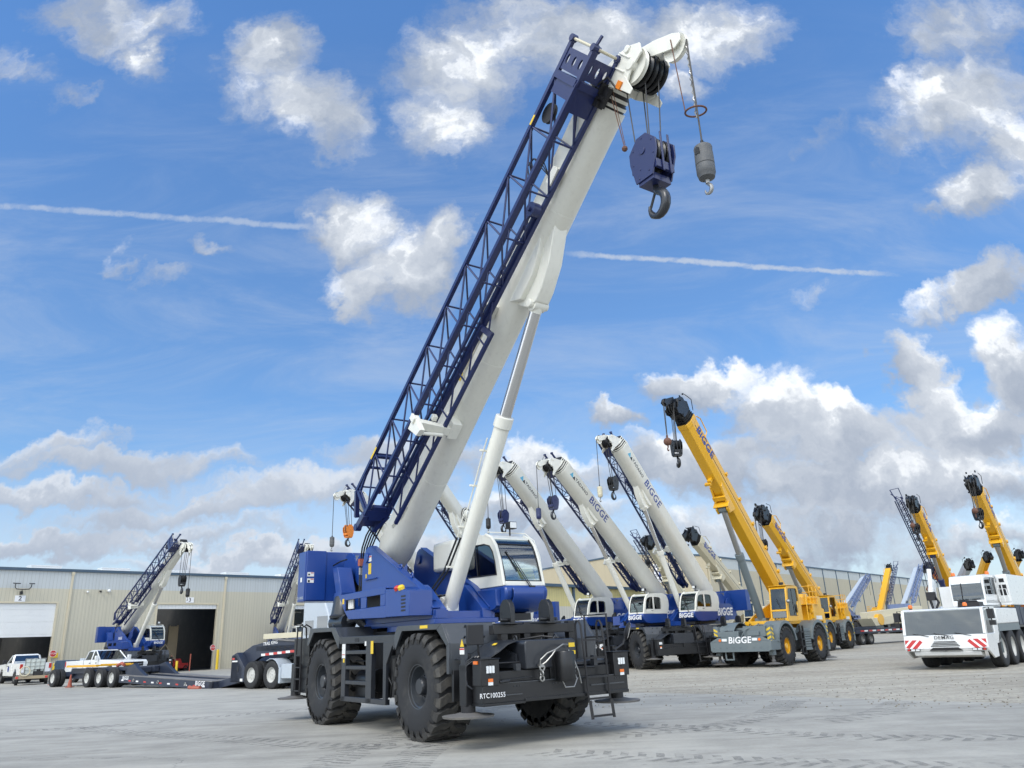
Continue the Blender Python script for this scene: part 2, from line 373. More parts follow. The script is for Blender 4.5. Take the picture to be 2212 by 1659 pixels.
def txt(s, size, o, x, y, mt, parent, bold=0.0, shear=0.0, align='CENTER', name='lettering', sx=1.0):
    key = (s, bold, shear, align, mt.name, sx)
    if key not in TXT:
        cu = bpy.data.curves.new('lettering', 'FONT'); cu.body = s; cu.size = 1.0; cu.align_x = align; cu.align_y = 'CENTER'
        cu.offset = bold; cu.shear = shear; cu.extrude = .004; cu.space_character = 1.06; cu.resolution_u = 3
        ob = bpy.data.objects.new('lettering', cu); COL.objects.link(ob)
        dg = bpy.context.evaluated_depsgraph_get(); me = bpy.data.meshes.new_from_object(ob.evaluated_get(dg))
        bpy.data.objects.remove(ob); me.materials.clear(); me.materials.append(mt); TXT[key] = me
    ob = bpy.data.objects.new(name, TXT[key]); COL.objects.link(ob); ob.parent = parent
    x = V(x).normalized(); y = V(y).normalized(); z = x.cross(y); y = z.cross(x)
    mm = M((x, y, z)).transposed().to_4x4(); mm.translation = V(o)
    ob.matrix_basis = mm @ M.Diagonal((size*sx, size, size, 1)); return ob

# ------------------------------------------------------------------ wheels (meshes made once, shared by the copies)
def tyre_mesh(Rr=.93, W=.75, lugs=22, name='wheel', mt=None, big=True):
    k = Rr/.93; w = W/.75
    b = MB()
    half = [(.36, .30), (.40, .345), (.50, .372), (.64, .380), (.76, .372), (.845, .345), (.868, .28), (.878, .12)]
    prof = [(r*k, -h*w) for r, h in half] + [(r*k, h*w) for r, h in half[::-1]]
    b.lathe(prof, (0, 0, 0), (0, 1, 0), 48, caps=False)
    pit = 2*math.pi/lugs; body = b; b = MB()
    for sg in (-1, 1):
        for i in range(lugs):
            t0 = pit*(i+(.5 if sg > 0 else 0)); vs = []; fs = []
            st = [(.384, .745, .752, 0, .20), (.384, .83, .865, 0, .235), (.352, .86, .927, .0, .245), (.20, .872, .934, .10, .235), (.10, .874, .935, .09, .23), (-.02, .874, .935, .21, .17)]
            for h, ri, ro, off, wd in st:
                for rr in (ri, ro):
                    for q in (-1, 1):
                        t = t0+off+q*wd*pit*1.25; vs.append((math.cos(t)*rr*k, sg*h*w, math.sin(t)*rr*k))
            for a in range(len(st)-1):
                o = a*4; p = o+4
                fs += [(o, o+1, p+1, p), (o+2, o+3, p+3, p+2), (o, o+2, p+2, p), (o+1, o+3, p+3, p+1)]
            e = (len(st)-1)*4; fs += [(0, 1, 3, 2), (e, e+1, e+3, e+2)]
            b.add(vs, fs)
    return body, b
def rim_mesh(k=1.0):
    b = MB(); b.lathe([(.372*k, -.325), (.395*k, -.33), (.395*k, -.30), (.345*k, -.28), (.335*k, -.16), (.30*k, -.10), (.17*k, -.09), (.17*k, -.04), (.02*k, -.02)], (0, 0, 0), (0, 1, 0), 36, caps=False)
    b.torus((0, -.30, 0), .43*k, .012, (0, 1, 0), 36, 6); b.torus((0, -.355*1.02, 0), .52*k, .008, (0, 1, 0), 40, 6)
    return b
def hub_mesh(k=1.0, out=-.30):
    b = MB(); b.lathe([(.20*k, -.08), (.20*k, -.17), (.155*k, -.19), (.15*k, out+.03), (.13*k, out), (.02, out)], (0, 0, 0), (0, 1, 0), 24)
    for i in range(16):
        t = i*math.pi/8; b.cyl((math.cos(t)*.178*k, -.16, math.sin(t)*.178*k), (math.cos(t)*.178*k, -.20, math.sin(t)*.178*k), .012, 6)
    return b
WH = {}
def wheel(parent, x, y, side, key='rt', Rr=.93, W=.75, tm=None, rm=None, hm=None, flip=0.0, hub=True, steer=0.0):
    kk = (key, (tm or rubber).name, (rm or dgrey2).name)
    if kk not in WH:
        tb, lb = tyre_mesh(Rr, W); t = tb.build('wheel', tm or rubber, parent, sharp=40); k = Rr/.93; g = lb.build('tread', rubber_d, t, sharp=40)
        r = rim_mesh(k).build('rim', rm or dgrey2, t); h = hub_mesh(k).build('hub', hm or rm or dgrey2, t) if hub else None
        WH[kk] = (t.data, r.data, h.data if h else None, g.data)
    else:
        d = WH[kk]
        t = bpy.data.objects.new('wheel', d[0]); COL.objects.link(t); t.parent = parent
        r = bpy.data.objects.new('rim', d[1]); COL.objects.link(r); r.parent = t
        g = bpy.data.objects.new('tread', d[3]); COL.objects.link(g); g.parent = t
        if d[2]: h = bpy.data.objects.new('hub', d[2]); COL.objects.link(h); h.parent = t
    t.location = (x, y, Rr-.012); t.rotation_euler = (0, flip, (math.pi if side > 0 else 0)+steer)
    return t
def road_tyre(name, Rr, W):
    b = MB(); hw = W/2
    b.lathe([(Rr*.54, -hw*.9), (Rr*.62, -hw), (Rr*.85, -hw*1.02), (Rr*.95, -hw*.93), (Rr*.985, -hw*.8), (Rr*.985, -hw*.56), (Rr*.965, -hw*.55), (Rr*.965, -hw*.47), (Rr, -hw*.46), (Rr, -.04*W), (Rr*.98, -.035*W), (Rr*.98, .035*W), (Rr, .04*W), (Rr, hw*.46), (Rr*.965, hw*.47), (Rr*.965, hw*.55), (Rr*.985, hw*.56), (Rr*.985, hw*.8), (Rr*.95, hw*.93), (Rr*.85, hw*1.02), (Rr*.62, hw), (Rr*.54, hw*.9)], (0, 0, 0), (0, 1, 0), 40, caps=False)
    n = 44
    for i in range(n):
        t = 2*math.pi*i/n
        for sg in (-1, 1):
            c, s_ = math.cos(t), math.sin(t); w2 = Rr*2.1/n
            vs = []
            for h in (hw*.56, hw*.96):
                for rr in (Rr*.96, Rr*1.0 if h < hw*.9 else Rr*.965):
                    for q in (-.5, .5): vs.append((c*rr - s_*q*w2, sg*h, s_*rr + c*q*w2))
            b.add(vs, [(0, 1, 3, 2), (4, 5, 7, 6), (0, 1, 5, 4), (2, 3, 7, 6), (0, 2, 6, 4), (1, 3, 7, 5)])
    return b
def road_rim(Rr, W, dish=.5):
    b = MB(); hw = W/2; r = Rr*.56
    b.lathe([(r, -hw*.92), (r*1.04, -hw*.95), (r*1.04, -hw*.85), (r*.9, -hw*.75), (r*.86, hw*(dish-.6)), (r*.62, hw*(dish-.55)), (r*.36, hw*(dish-.75)), (r*.34, -hw*.3*dish-.05), (.02, -hw*.3*dish-.06)], (0, 0, 0), (0, 1, 0), 28, caps=False)
    for i in range(8):
        t = i*math.pi/4; rr = r*.5; b.cyl((math.cos(t)*rr, hw*(dish-.55), math.sin(t)*rr), (math.cos(t)*rr, hw*(dish-.55)-.04, math.sin(t)*rr), .016, 6)
    return b
def road_wheel(parent, x, y, z, side, key, Rr, W, rm, dual=0.0, dish=.5):
    """wheel on the outer face of y; side -1 looks towards -y; dual adds an inner tyre as its own part"""
    kk = ('road', key, rm.name)
    if kk not in WH:
        t = road_tyre('wheel', Rr, W).build('wheel', rubber, parent, sharp=40); r = road_rim(Rr, W, dish).build('rim', rm, t); WH[kk] = (t.data, r.data)
    else:
        t = bpy.data.objects.new('wheel', WH[kk][0]); COL.objects.link(t); t.parent = parent
        r = bpy.data.objects.new('rim', WH[kk][1]); COL.objects.link(r); r.parent = t
    t.location = (x, y, z); t.rotation_euler = (0, random.uniform(0, 6), math.pi if side > 0 else 0)
    if dual:
        u = bpy.data.objects.new('wheel', WH[kk][0]); COL.objects.link(u); u.parent = parent
        u.location = (x, y - side*dual, z); u.rotation_euler = (0, random.uniform(0, 6), math.pi if side < 0 else 0)
        r = bpy.data.objects.new('rim', WH[kk][1]); COL.objects.link(r); r.parent = u
    return t

# ------------------------------------------------------------------ hooks
def hook_curve(b, c, r, th, T=None, seg=12):
    """a forged crane hook hanging from c (shank top), bowl radius r, in the local xz plane"""
    x, y, z = c; pts = [(x, y, z), (x, y, z-r*.55)]
    zc = z-r*1.9
    for i in range(15):
        t = R(75) - R(265)*i/14; pts.append((x+math.cos(t)*r*.86, y, zc+math.sin(t)*r))
    n = len(pts); b.tube(pts, lambda u: th*(.62+.75*math.sin(min(1, u*1.25)*math.pi)**.8*(1 if u < .8 else 1)) if u < .8 else th*(1.0-(u-.8)*3.2), seg)
def hook_block(name, label, loc, yaw, mt, S=1.0, n=3, hookm=None, cat='hook block', group=None, stripes=False):
    """loc is the top of the block; plates lie in xz, sheaves turn about y"""
    o = thing(name, label, cat, loc, yaw, S, group)
    pts = [(-.10, -.02), (.10, -.02), (.29, -.22), (.29, -.42), (.16, -.80), (-.20, -.80), (-.29, -.42), (-.29, -.22)]
    for y in (-.20, .20):
        b = MB(); b.prism(pts, y-.014, y+.014); b.cyl((0, y-.03, -.30), (0, y+.03, -.30), .06, 14)
        for px, pz in [(-.2, -.2), (.2, -.2), (-.22, -.45), (.22, -.45), (-.08, -.6), (.1, -.7), (-.12, -.74), (0, -.07)]: b.cyl((px, y-.022, pz), (px, y+.022, pz), .018, 8)
        pl = b.build('side_plate', mt, o, .004)
        if stripes and y < 0:
            sb = MB()
            for i in range(3): sb.prism([(-.18+.02*i, -.62+.22*i), (.02+.02*i, -.50+.22*i), (.02+.02*i, -.42+.22*i), (-.18+.02*i, -.54+.22*i)], y-.018, y-.0145)
            sb.build('stripes', black, pl)
    for i in range(n):
        y = (i-(n-1)/2)*.30/n
        b = MB(); b.lathe([(.05, y-.03), (.24, y-.03), (.265, y-.034), (.225, y), (.265, y+.034), (.24, y+.03), (.05, y+.03)], (0, 0, -.32), (0, 1, 0), 24); b.build('sheave', dgrey2, o)
    b = MB(); b.box(-.17, .15, -.19, .19, -.86, -.74); b.box(-.27, -.23, -.21, .21, -.60, -.28); b.box(.255, .275, -.08, -.04, -.75, -.05); b.box(.255, .275, .08, .12, -.75, -.05)
    b.box(.20, .25, -.19, .19, -.70, -.56)
    b.build('crosshead', mt, o, .006)
    b = MB(); hook_curve(b, (0, 0, -.80), .20, .058); hk = b.build('hook', hookm or dgrey, o)
    b = MB(); b.bar((-.02, 0, -.95), (-.15, 0, -1.18), .04, .02, (0, 1, 0)); b.build('safety_latch', black, hk)
    return o
def overhaul_weight(name, label, loc, yaw, mt, S=1.0, round_ball=False, cat='hook weight', group=None):
    o = thing(name, label, cat, loc, yaw, S, group)
    b = MB()
    if round_ball: b.ball((0, 0, -.26), .20); b.cyl((0, 0, .05), (0, 0, -.1), .05, 10)
    else:
        b.lathe([(.02, 0), (.11, -.005), (.140, -.03), (.148, -.06), (.142, -.10), (.148, -.2), (.15, -.36), (.142, -.37), (.15, -.385), (.148, -.52), (.142, -.53), (.125, -.60), (.06, -.63), (.02, -.63)], (0, 0, 0), (0, 0, 1), 24)
    b.build('weight', mt, o)
    if not round_ball:
        b = MB(); b.prism([(-.035, -.10), (-.045, -.20), (.045, -.21), (.035, -.10), (0, -.07)], -.155, -.10); b.build('socket_window', black, o)
    b = MB(); b.cyl((0, 0, .1), (0, 0, -.02), .025, 8); b.box(-.05, .05, -.012, .012, -.02, .05); b.build('rope_socket', black, o)
    b = MB(); z = -.44 if round_ball else -.60
    b.cyl((0, 0, z+.02), (0, 0, z-.1), .035, 10); hook_curve(b, (0, 0, z-.06), .075, .024, seg=8); b.build('hook', steel if not round_ball else rust, o)
    return o

# ------------------------------------------------------------------ cab shared by the blue and white cranes
def cab(root, det, up, lo, text=None):
    y0, y1 = .74, 1.86
    lowp = [(-.72, 2.77), (-.70, 2.40), (-.45, 2.24), (1.00, 2.20), (1.50, 2.24), (1.74, 2.40), (1.83, 2.56), (1.84, 2.66), (1.78, 2.77)]
    c = MB(); c.prism(lowp, y0, y1)
    c.build('cab_base', lo, root, .05 if det > 1 else .03)
    nose = MB(); nose.strip([(1.62, 2.30), (1.79, 2.40), (1.875, 2.54), (1.885, 2.64), (1.845, 2.72)], y0+.16, y1-.16, -.02)
    nose.build('nose_panel', lo, root, .01)
    outer = [(1.73, 2.765), (1.60, 3.30), (1.46, 3.64), (1.30, 3.83), (1.05, 3.93), (.30, 3.975), (-.45, 3.97), (-.80, 3.86), (-.98, 3.60), (-1.00, 3.25), (-.90, 2.95), (-.74, 2.765)]
    inner = [(1.50, 3.02), (1.44, 3.30), (1.36, 3.52), (1.24, 3.66), (1.02, 3.72), (.55, 3.73), (.18, 3.72), (-.02, 3.70), (-.08, 3.62), (-.10, 3.40), (-.10, 3.20), (-.06, 3.05)]
    body = MB()
    for y in (y0, y1-.07): body.ring(outer, inner, y, y+.07)
    prof = outer[3:]
    body.strip(prof, y0+.07, y1-.07, .05)          # roof and back
    body.box(1.60, 1.735, y0+.07, y1-.07, 2.765, 2.86)
    for y in (y0+.035, y1-.035): body.tube([(x-.01, y, z) for x, z in outer[:5]], .045, 8)
    cb = body.build('cab_shell', up, root, .02 if det > 1 else 0)
    # glazing
    g = MB(); ws = [(1.70, 2.87), (1.645, 3.10), (1.575, 3.33), (1.50, 3.53), (1.42, 3.67), (1.29, 3.81), (1.05, 3.905)]
    g.strip(ws, y0+.09, y1-.09, .008); g.build('windscreen', glass_cab if det > 1 else glass_mid, root)
    fr = MB()
    for y in (y0+.085, y1-.085): fr.tube([(x+.006, y, z) for x, z in ws], .016, 6)
    fr.tube([(1.706, y0+.085, 2.87), (1.706, y1-.085, 2.87)], .016, 6); fr.tube([(1.415, y0+.085, 3.69), (1.415, y1-.085, 3.69)], .012, 6)
    fr.build('windscreen_seal', black, root)
    for y, sd in ((y0, -1), (y1, 1)):
        s2 = MB(); yy = y+.03*(-sd) 
        s2.prism(inner, yy-.004, yy+.004); s2.build('side_window', glass_cab if det > 1 else glass_mid, root)
        sl = MB(); sl.tube([(x, y+.004*sd, z) for x, z in inner], .015, 6, True); sl.bar((.72, y, 3.03), (.62, y, 3.73), .018, .02, (1, 0, 0))
        sl.build('window_seal', black, root)
        if sd > 0:   # door leaf and sloping belt on the entry side
            d = MB(); d.box(.60, .74, y+.002, y+.02, 2.98, 3.74); d.prism([(1.46, 2.80), (.70, 2.80), (.70, 3.04), (1.44, 3.04)], y+.002, y+.016); d.build('door', up, root, .004)
            h = MB(); h.box(.78, .95, y+.018, y+.035, 2.92, 2.95); h.build('door_handle', black, root)
    # inside: seat, console, wheel, sun board
    i = MB(); i.box(.05, .58, 1.02, 1.52, 2.80, 3.02); i.prism([(.0, 2.95), (.16, 2.95), (.02, 3.62), (-.10, 3.60)], 1.04, 1.50); i.box(.0, .5, .88, .98, 3.02, 3.14); i.box(0, .5, 1.56, 1.66, 3.02, 3.14)
    i.build('seat', lgrey, root, .03)
    i = MB(); i.box(-.7, 1.62, y0+.08, y1-.08, 2.775, 2.80); i.box(1.15, 1.60, y0+.12, y1-.2, 2.80, 2.92); i.cyl((1.05, 1.28, 2.9), (.95, 1.28, 3.12), .04, 8); i.torus((.93, 1.28, 3.14), .17, .014, (-.6, 0, 1), 20, 6)
    i.box(-.62, -.55, y0+.08, y1-.08, 2.8, 3.2)
    i.build('cab_interior', lgrey, root, .01)
    if det > 1:
        i = MB(); i.hexa([(1.50, 1.34, 2.9), (1.56, 1.74, 2.9), (1.54, 1.74, 2.9), (1.48, 1.34, 2.9), (1.38, 1.34, 3.18), (1.44, 1.74, 3.18), (1.42, 1.74, 3.18), (1.36, 1.34, 3.18)]); i.build('notice_board', sticker_y, root)
        random.seed(5); sh = MB(); vs = []; fs = []; n = 15; m_ = 11
        for a in range(n):
            for b_ in range(m_):
                u = a/(n-1); t = b_/(m_-1); fold = .05*math.sin(9*t+5*u)+.03*math.sin(23*t*u+4)
                vs.append((1.26-.20*u**2+fold*(1-u*.4), y0+.16+(y1-y0-.5)*t, 2.98+.60*u+.02*math.sin(12*t)))
        for a in range(n-1):
            for b_ in range(m_-1): fs.append((a*m_+b_, a*m_+b_+1, (a+1)*m_+b_+1, (a+1)*m_+b_))
        sh.add(vs, fs); sh.build('plastic_cover', film, root, sharp=25)
        i = MB(); i.box(1.22, 1.30, y0+.1, y0+.2, 3.05, 3.40); i.build('fire_extinguisher', red, root, .02)
    wp = MB(); wp.tube([(1.80, 1.42, 2.73), (1.76, 1.35, 2.85), (1.58, 1.08, 3.40)], .012, 6); wp.tube([(1.80, 1.46, 2.73), (1.62, 1.16, 3.32)], .009, 6); wp.bar((1.665, 1.18, 3.08), (1.52, .98, 3.52), .02, .03, (1, 0, 0)); wp.box(1.77, 1.86, 1.38, 1.50, 2.68, 2.76)
    wp.build('wiper', black, root)
    r = MB(); r.tube([(1.45, y1-.0, 2.9), (1.62, y1+.03, 3.0), (1.52, y1+.04, 3.45), (1.35, y1+.03, 3.80), (1.05, y1, 4.0), (.8, y1-.3, 4.04), (.7, y0+.3, 4.05)], .014, 6); r.build('grab_rail', up, root)
    l = MB(); l.cyl((.95, 1.5, 3.95), (.95, 1.5, 4.12), .02, 8); l.box(.92, 1.10, 1.40, 1.60, 4.10, 4.26); l.build('work_lamp', black, root, .015)
    l = MB(); l.box(1.101, 1.108, 1.415, 1.585, 4.115, 4.245); l.build('lamp_glass', lens_w, root)
    return cb

# ------------------------------------------------------------------ rough terrain crane (x forward, y to its left)
FOOT = V((-2.0, 0, 3.84))
def boomf(al):
    u = V((math.cos(al), 0, math.sin(al))); n = V((-math.sin(al), 0, math.cos(al)))
    return lambda p: FOOT + u*p[0] + V((0, p[1], 0)) + n*p[2]
def sect(k, w=.36, top=.42, cb=-.10):
    pts = [(-w, top-.07), (-w+.07, top), (w-.07, top), (w, top-.07)]
    for i in range(13):
        t = -math.pi*i/12; pts.append((math.cos(t)*w, cb+math.sin(t)*w))
    return [(y*k, n*k) for y, n in pts]
def loft(b, stations):
    n = len(stations[0][1]); vs = []; fs = []
    for s, pr in stations: vs += [(s, y, m) for y, m in pr]
    for i in range(len(stations)-1):
        for k in range(n): fs.append((i*n+k, i*n+(k+1) % n, (i+1)*n+(k+1) % n, (i+1)*n+k))
    fs += [tuple(range(n)), tuple(range(len(stations)*n-1, (len(stations)-1)*n-1, -1))]
    return b.add(vs, fs)
def stick(parent, mt, *boxes, T=None, name='sticker'):
    for bx in boxes: MB(T).box(*bx).build(name, mt, parent)
def fender_set(root, sg, m):
    Y = 1.66*sg
    spec = [([(3.57, 1.14), (3.57, 1.64), (3.31, 1.985), (1.55, 2.0), (1.42, 1.84), (1.42, 1.62)],
             [(3.48, 1.14), (3.48, 1.60), (3.13, 1.885), (1.74, 1.90), (1.50, 1.60), (1.46, 1.56)]),
            ([(-1.38, 1.80), (-1.40, 1.87), (-1.67, 2.09), (-3.26, 2.115), (-3.44, 1.81), (-3.46, 1.72)],
             [(-1.44, 1.62), (-1.48, 1.66), (-1.87, 2.0), (-3.05, 2.01), (-3.30, 1.76), (-3.36, 1.72)])]
    for k, (o, i) in enumerate(spec):
        b = MB(); n = len(o)
        for a in range(n-1): b.prism([o[a], o[a+1], i[a+1], i[a]], Y-.0*sg, Y-.05*sg)
        inn = .58 if k == 0 else .75
        b.strip([(x, z-.004) for x, z in o], Y-.05*sg, inn*sg, .035 if True else 0)
        f = b.build('fender', m, root, .006)
        if k == 0 and sg < 0:
            s = MB(); s.box(2.50, 2.80, Y-.004, Y-.001, 1.92, 1.975); s.build('sticker', sticker_y, f)
            s = MB()
            for x, z in ((3.36, -1.2), (3.36, -.95), (3.50, -1.3), (3.5, -.9)):
                zz = 1.985-(x-3.31)/.26*.345; s.cyl((x, z, zz-.01), (x+.02, z, zz+.02), .018, 8)
            s.build('bolts', dgrey2, f)
def side_frame(root, sg, m, det):
    Y = 1.66*sg
    b = MB(); q = lambda x0, x1, z0, z1, d=.10: b.box(x0, x1, min(Y, Y-d*sg), max(Y, Y-d*sg), z0, z1)
    b.prism([(-1.40, 1.87), (1.44, 1.845), (1.40, 1.55), (1.30, 1.70), (-1.36, 1.72)], Y, Y-.06*sg)
    q(-1.22, -1.00, .55, 1.72); q(.08, .36, .55, 1.71); q(-1.2, 1.04, .545, .645)
    b.prism([(.92, 1.71), (1.38, 1.71), (1.07, 1.30), (1.05, .55), (.92, .55)], Y+.001*sg, Y-.06*sg)
    for z in (1.50, 1.19, .89): b.box(-1.0, .08, min(Y-.005*sg, Y-.16*sg), max(Y-.005*sg, Y-.16*sg), z, z+.075)
    f = b.build('side_step_frame', m, root, .006)
    b = MB(); b.box(-1.15, 1.0, min(.82*sg, .90*sg), max(.82*sg, .90*sg), .6, 1.8)
    b.cyl((-.85, 1.25*sg, .95), (-.05, 1.25*sg, .95), .24, 18); b.box(-.9, -.1, 1.0*sg if sg > 0 else -1.45, 1.45 if sg > 0 else -1.0, .60, .88)
    b.cyl((.65, 1.2*sg, .65), (.65, 1.2*sg, 1.4), .14, 14); b.cyl((.65, 1.35*sg, 1.45), (.65, 1.35*sg, 1.60), .09, 12); b.tube([(.5, 1.4*sg, 1.6), (.55, 1.45*sg, 1.2), (.8, 1.4*sg, .9), (.75, 1.4*sg, .65)], .02, 6)
    b.cyl((-.55, 1.3*sg, 1.53), (-.55, 1.3*sg, 1.62), .09, 12); b.tube([(-.9, 1.45*sg, 1.36), (.0, 1.45*sg, 1.34), (.05, 1.4*sg, .8)], .018, 6)
    b.build('valve_block_and_tank', dgrey2, root, .01)
    if det > 1 and sg < 0:
        stick(f, sticker_w, (-1.20, -1.02, Y-.004, Y-.001, 1.42, 1.715), (.02, .10, Y-.004, Y-.001, 1.66, 1.75))
        stick(f, sticker_y, (.33, .45, Y-.006, Y-.001, 1.50, 1.75), (-1.13, -1.05, Y-.004, Y-.001, 1.33, 1.41))
        s = MB(); s.box(-1.19, -1.03, Y-.0055, Y-.0045, 1.485, 1.50); s.build('sticker_stripe', red, f)
        s = MB(); s.box(-.50, -.30, Y-.006, Y-.001, 1.75, 1.82); s.build('latch', black, f)
def outrigger(root, x, sg, m, det):
    b = MB(); Y = 1.62*sg
    b.box(x-.16, x+.16, -1.6 if sg < 0 else 0.2, -.2 if sg < 0 else 1.6, .80, 1.12)
    b.box(x-.11, x+.11, Y-.10, Y+.10, .66, 1.30); b.box(x-.05, x+.05, Y-.05, Y+.05, 1.3, 1.48)
    o = b.build('outrigger', m, root, .012)
    b = MB(); b.cyl((x, Y, .52), (x, Y, .68), .12, 14); b.build('jack_rod', black, o)
    b = MB(); b.lathe([(.42, -.0), (.43, .03), (.30, .035), (.16, .07), (.02, .07)], (x, Y, .49), (0, 0, 1), 28); b.build('pad', conc_pad, o)
    return o
def jib(root, F, det, m):
    Jt = lambda p: F((7.72+p[0], -1.1+.038*p[0]+p[1]*(.56+.001*p[0])/.56, -.25-.0105*p[0]+p[2]*(.825+.002*p[0])/.825))
    a, h = .56, .825; A, B, C_, D = (0, h), (0, 0), (a, 0), (a, h)
    b = MB(Jt); up = (0, 0, 1)
    for y, n in (A, B, C_, D):
        b.bar((-6.35, y, n), (4.05, y, n), .085, .085, up)
    j = b.build('lattice_jib', m, root)
    b = MB(Jt); nb = 10; st = 10.2/nb; r = .021 if det > 1 else .026; sg = 7 if det > 1 else 5
    for i in range(nb+1):
        s0 = -6.2+i*st
        for P, Q in ((A, B), (B, C_), (D, C_), (A, D)):
            b.tube([(s0, *P), (s0, *Q)], r, sg)
            if i > 0: b.tube([(s0, *P), (s0-st, *Q)], r, sg)
    b.build('lacing', m, j)
    # head frame: plates with three oval holes, corner posts, tie rods
    b = MB(Jt)
    def cell(fr, uc, vc, du, dv, axis):
        ou = []; inn = []; k = 16
        for i in range(k):
            t = 2*math.pi*i/k; cx, cy = math.cos(t), math.sin(t); mx = max(abs(cx), abs(cy))
            ou.append((uc+cx/mx*du, vc+cy/mx*dv)); inn.append((uc+cx*du*.50, vc+cy*dv*.42))
        return ou, inn
    for kf in range(3):
        o_, i_ = cell(None, 4.36, h*(.2+.30*kf), .20, h*.15, 'y'); b.ring(o_, i_, -.02, .02, 'y')
        o_, i_ = cell(None, 4.36, a*(.2+.30*kf), .20, a*.15, 'z'); b.ring(o_, i_, -.02, .02, 'z')
    for y, n in (A, B, C_, D): b.bar((4.0, y, n), (4.72, y, n), .07, .10); b.cyl((4.72, y-.06, n), (4.72, y+.06, n), .07, 10)
    for P, Q in ((A, B), (B, C_), (D, C_), (A, D)):
        b.bar((4.05, *P), (4.05, *Q), .10, .14, (1, 0, 0))
    b.box(3.72, 4.05, -.02, .02, .03, h*.86); b.box(3.55, 4.02, .02, a-.02, -.02, .02)
    b.bar((4.70, 0, 0), (4.95, 0, -.05), .035, .06)
    hf = b.build('head_frame', m, j)
    b = MB(Jt); b.cyl((4.72, 0, .05), (4.72, 0, h-.05), .028, 8); b.cyl((4.72, .05, 0), (4.72, a-.05, 0), .028, 8); b.build('tie_rod', steel if det < 2 else cream, hf)
    b = MB(Jt); b.lathe([(.05, -.03), (.17, -.03), (.20, -.035), (.17, 0), (.20, .035), (.17, .03), (.05, .03)], (3.35, .12, .62), (0, 1, 0), 20)
    b.build('jib_sheave', black, j)
    # folded second stage: a slim box beam inside and a small lattice below
    b = MB(Jt); b.bar((-6.3, .37, .06), (1.6, .37, .06), .06, .08); b.cyl((1.62, .33, .06), (1.62, .50, .06), .15, 16); b.cyl((1.62, .28, .06), (1.62, .55, .06), .05, 10)
    b.bar((-6.2, .49, .05), (1.5, .49, .05), .06, .07)
    for i in range(9): b.bar((-5.9+i*.85, .37, .06), (-5.9+i*.85, .49, .05), .07)
    b.bar((-6.3, .66, -.34), (-1.0, .64, -.30), .075, .08); b.bar((-6.3, .50, -.02), (-1.0, .50, -.02), .06, .08)
    for i in range(6):
        s0 = -6.1+i*.95; b.tube([(s0, .66, -.34), (s0+.1, .5, 0)], r, sg); b.tube([(s0, .66, -.34), (s0+.9, .5, 0)], r, sg)
    b.bar((-1.05, .64, -.33), (-1.05, .5, .05), .12, .08)
    b.build('folded_stage', m, j)
    b = MB(Jt); b.bar((-6.35, 0, h), (-6.9, .12, h*.62), .10, .12); b.bar((-6.35, 0, 0), (-6.95, .10, h*.25), .12, .14); b.bar((-6.35, a, 0), (-6.9, a*.8, h*.1), .12, .14)
    b.bar((-6.3, 0, 0), (-6.3, a, 0), .12, .2, (1, 0, 0)); b.bar((-6.45, a*.5, .1), (-6.85, a*.5, .2), .5, .10); b.box(-6.5, -6.1, .1, .46, -.05, .05); b.cyl((-6.95, .02, .2), (-6.95, .16, .2), .09, 12)
    b.bar((-6.3, 0, h), (-6.3, 0, 0), .06, .08, (1, 0, 0)); b.bar((-6.3, 0, h*.8), (-5.6, 0, h), .05); b.bar((-5.6, 0, h), (-5.2, 0, h*.9), .05); b.bar((-5.6, 0, h), (-5.6, a, h), .05, .05, (1, 0, 0)); b.bar((-5.2, 0, h*.9), (-5.2, a, h*.9), .07, .07, (1, 0, 0))
    b.build('jib_foot', m, j)
    if det > 1:
        stick(j, sticker_y, (-5.35, -5.0, -.048, -.044, h-.03, h+.03), (3.0, 3.2, -.048, -.044, h-.03, h+.03), T=Jt)
    return j

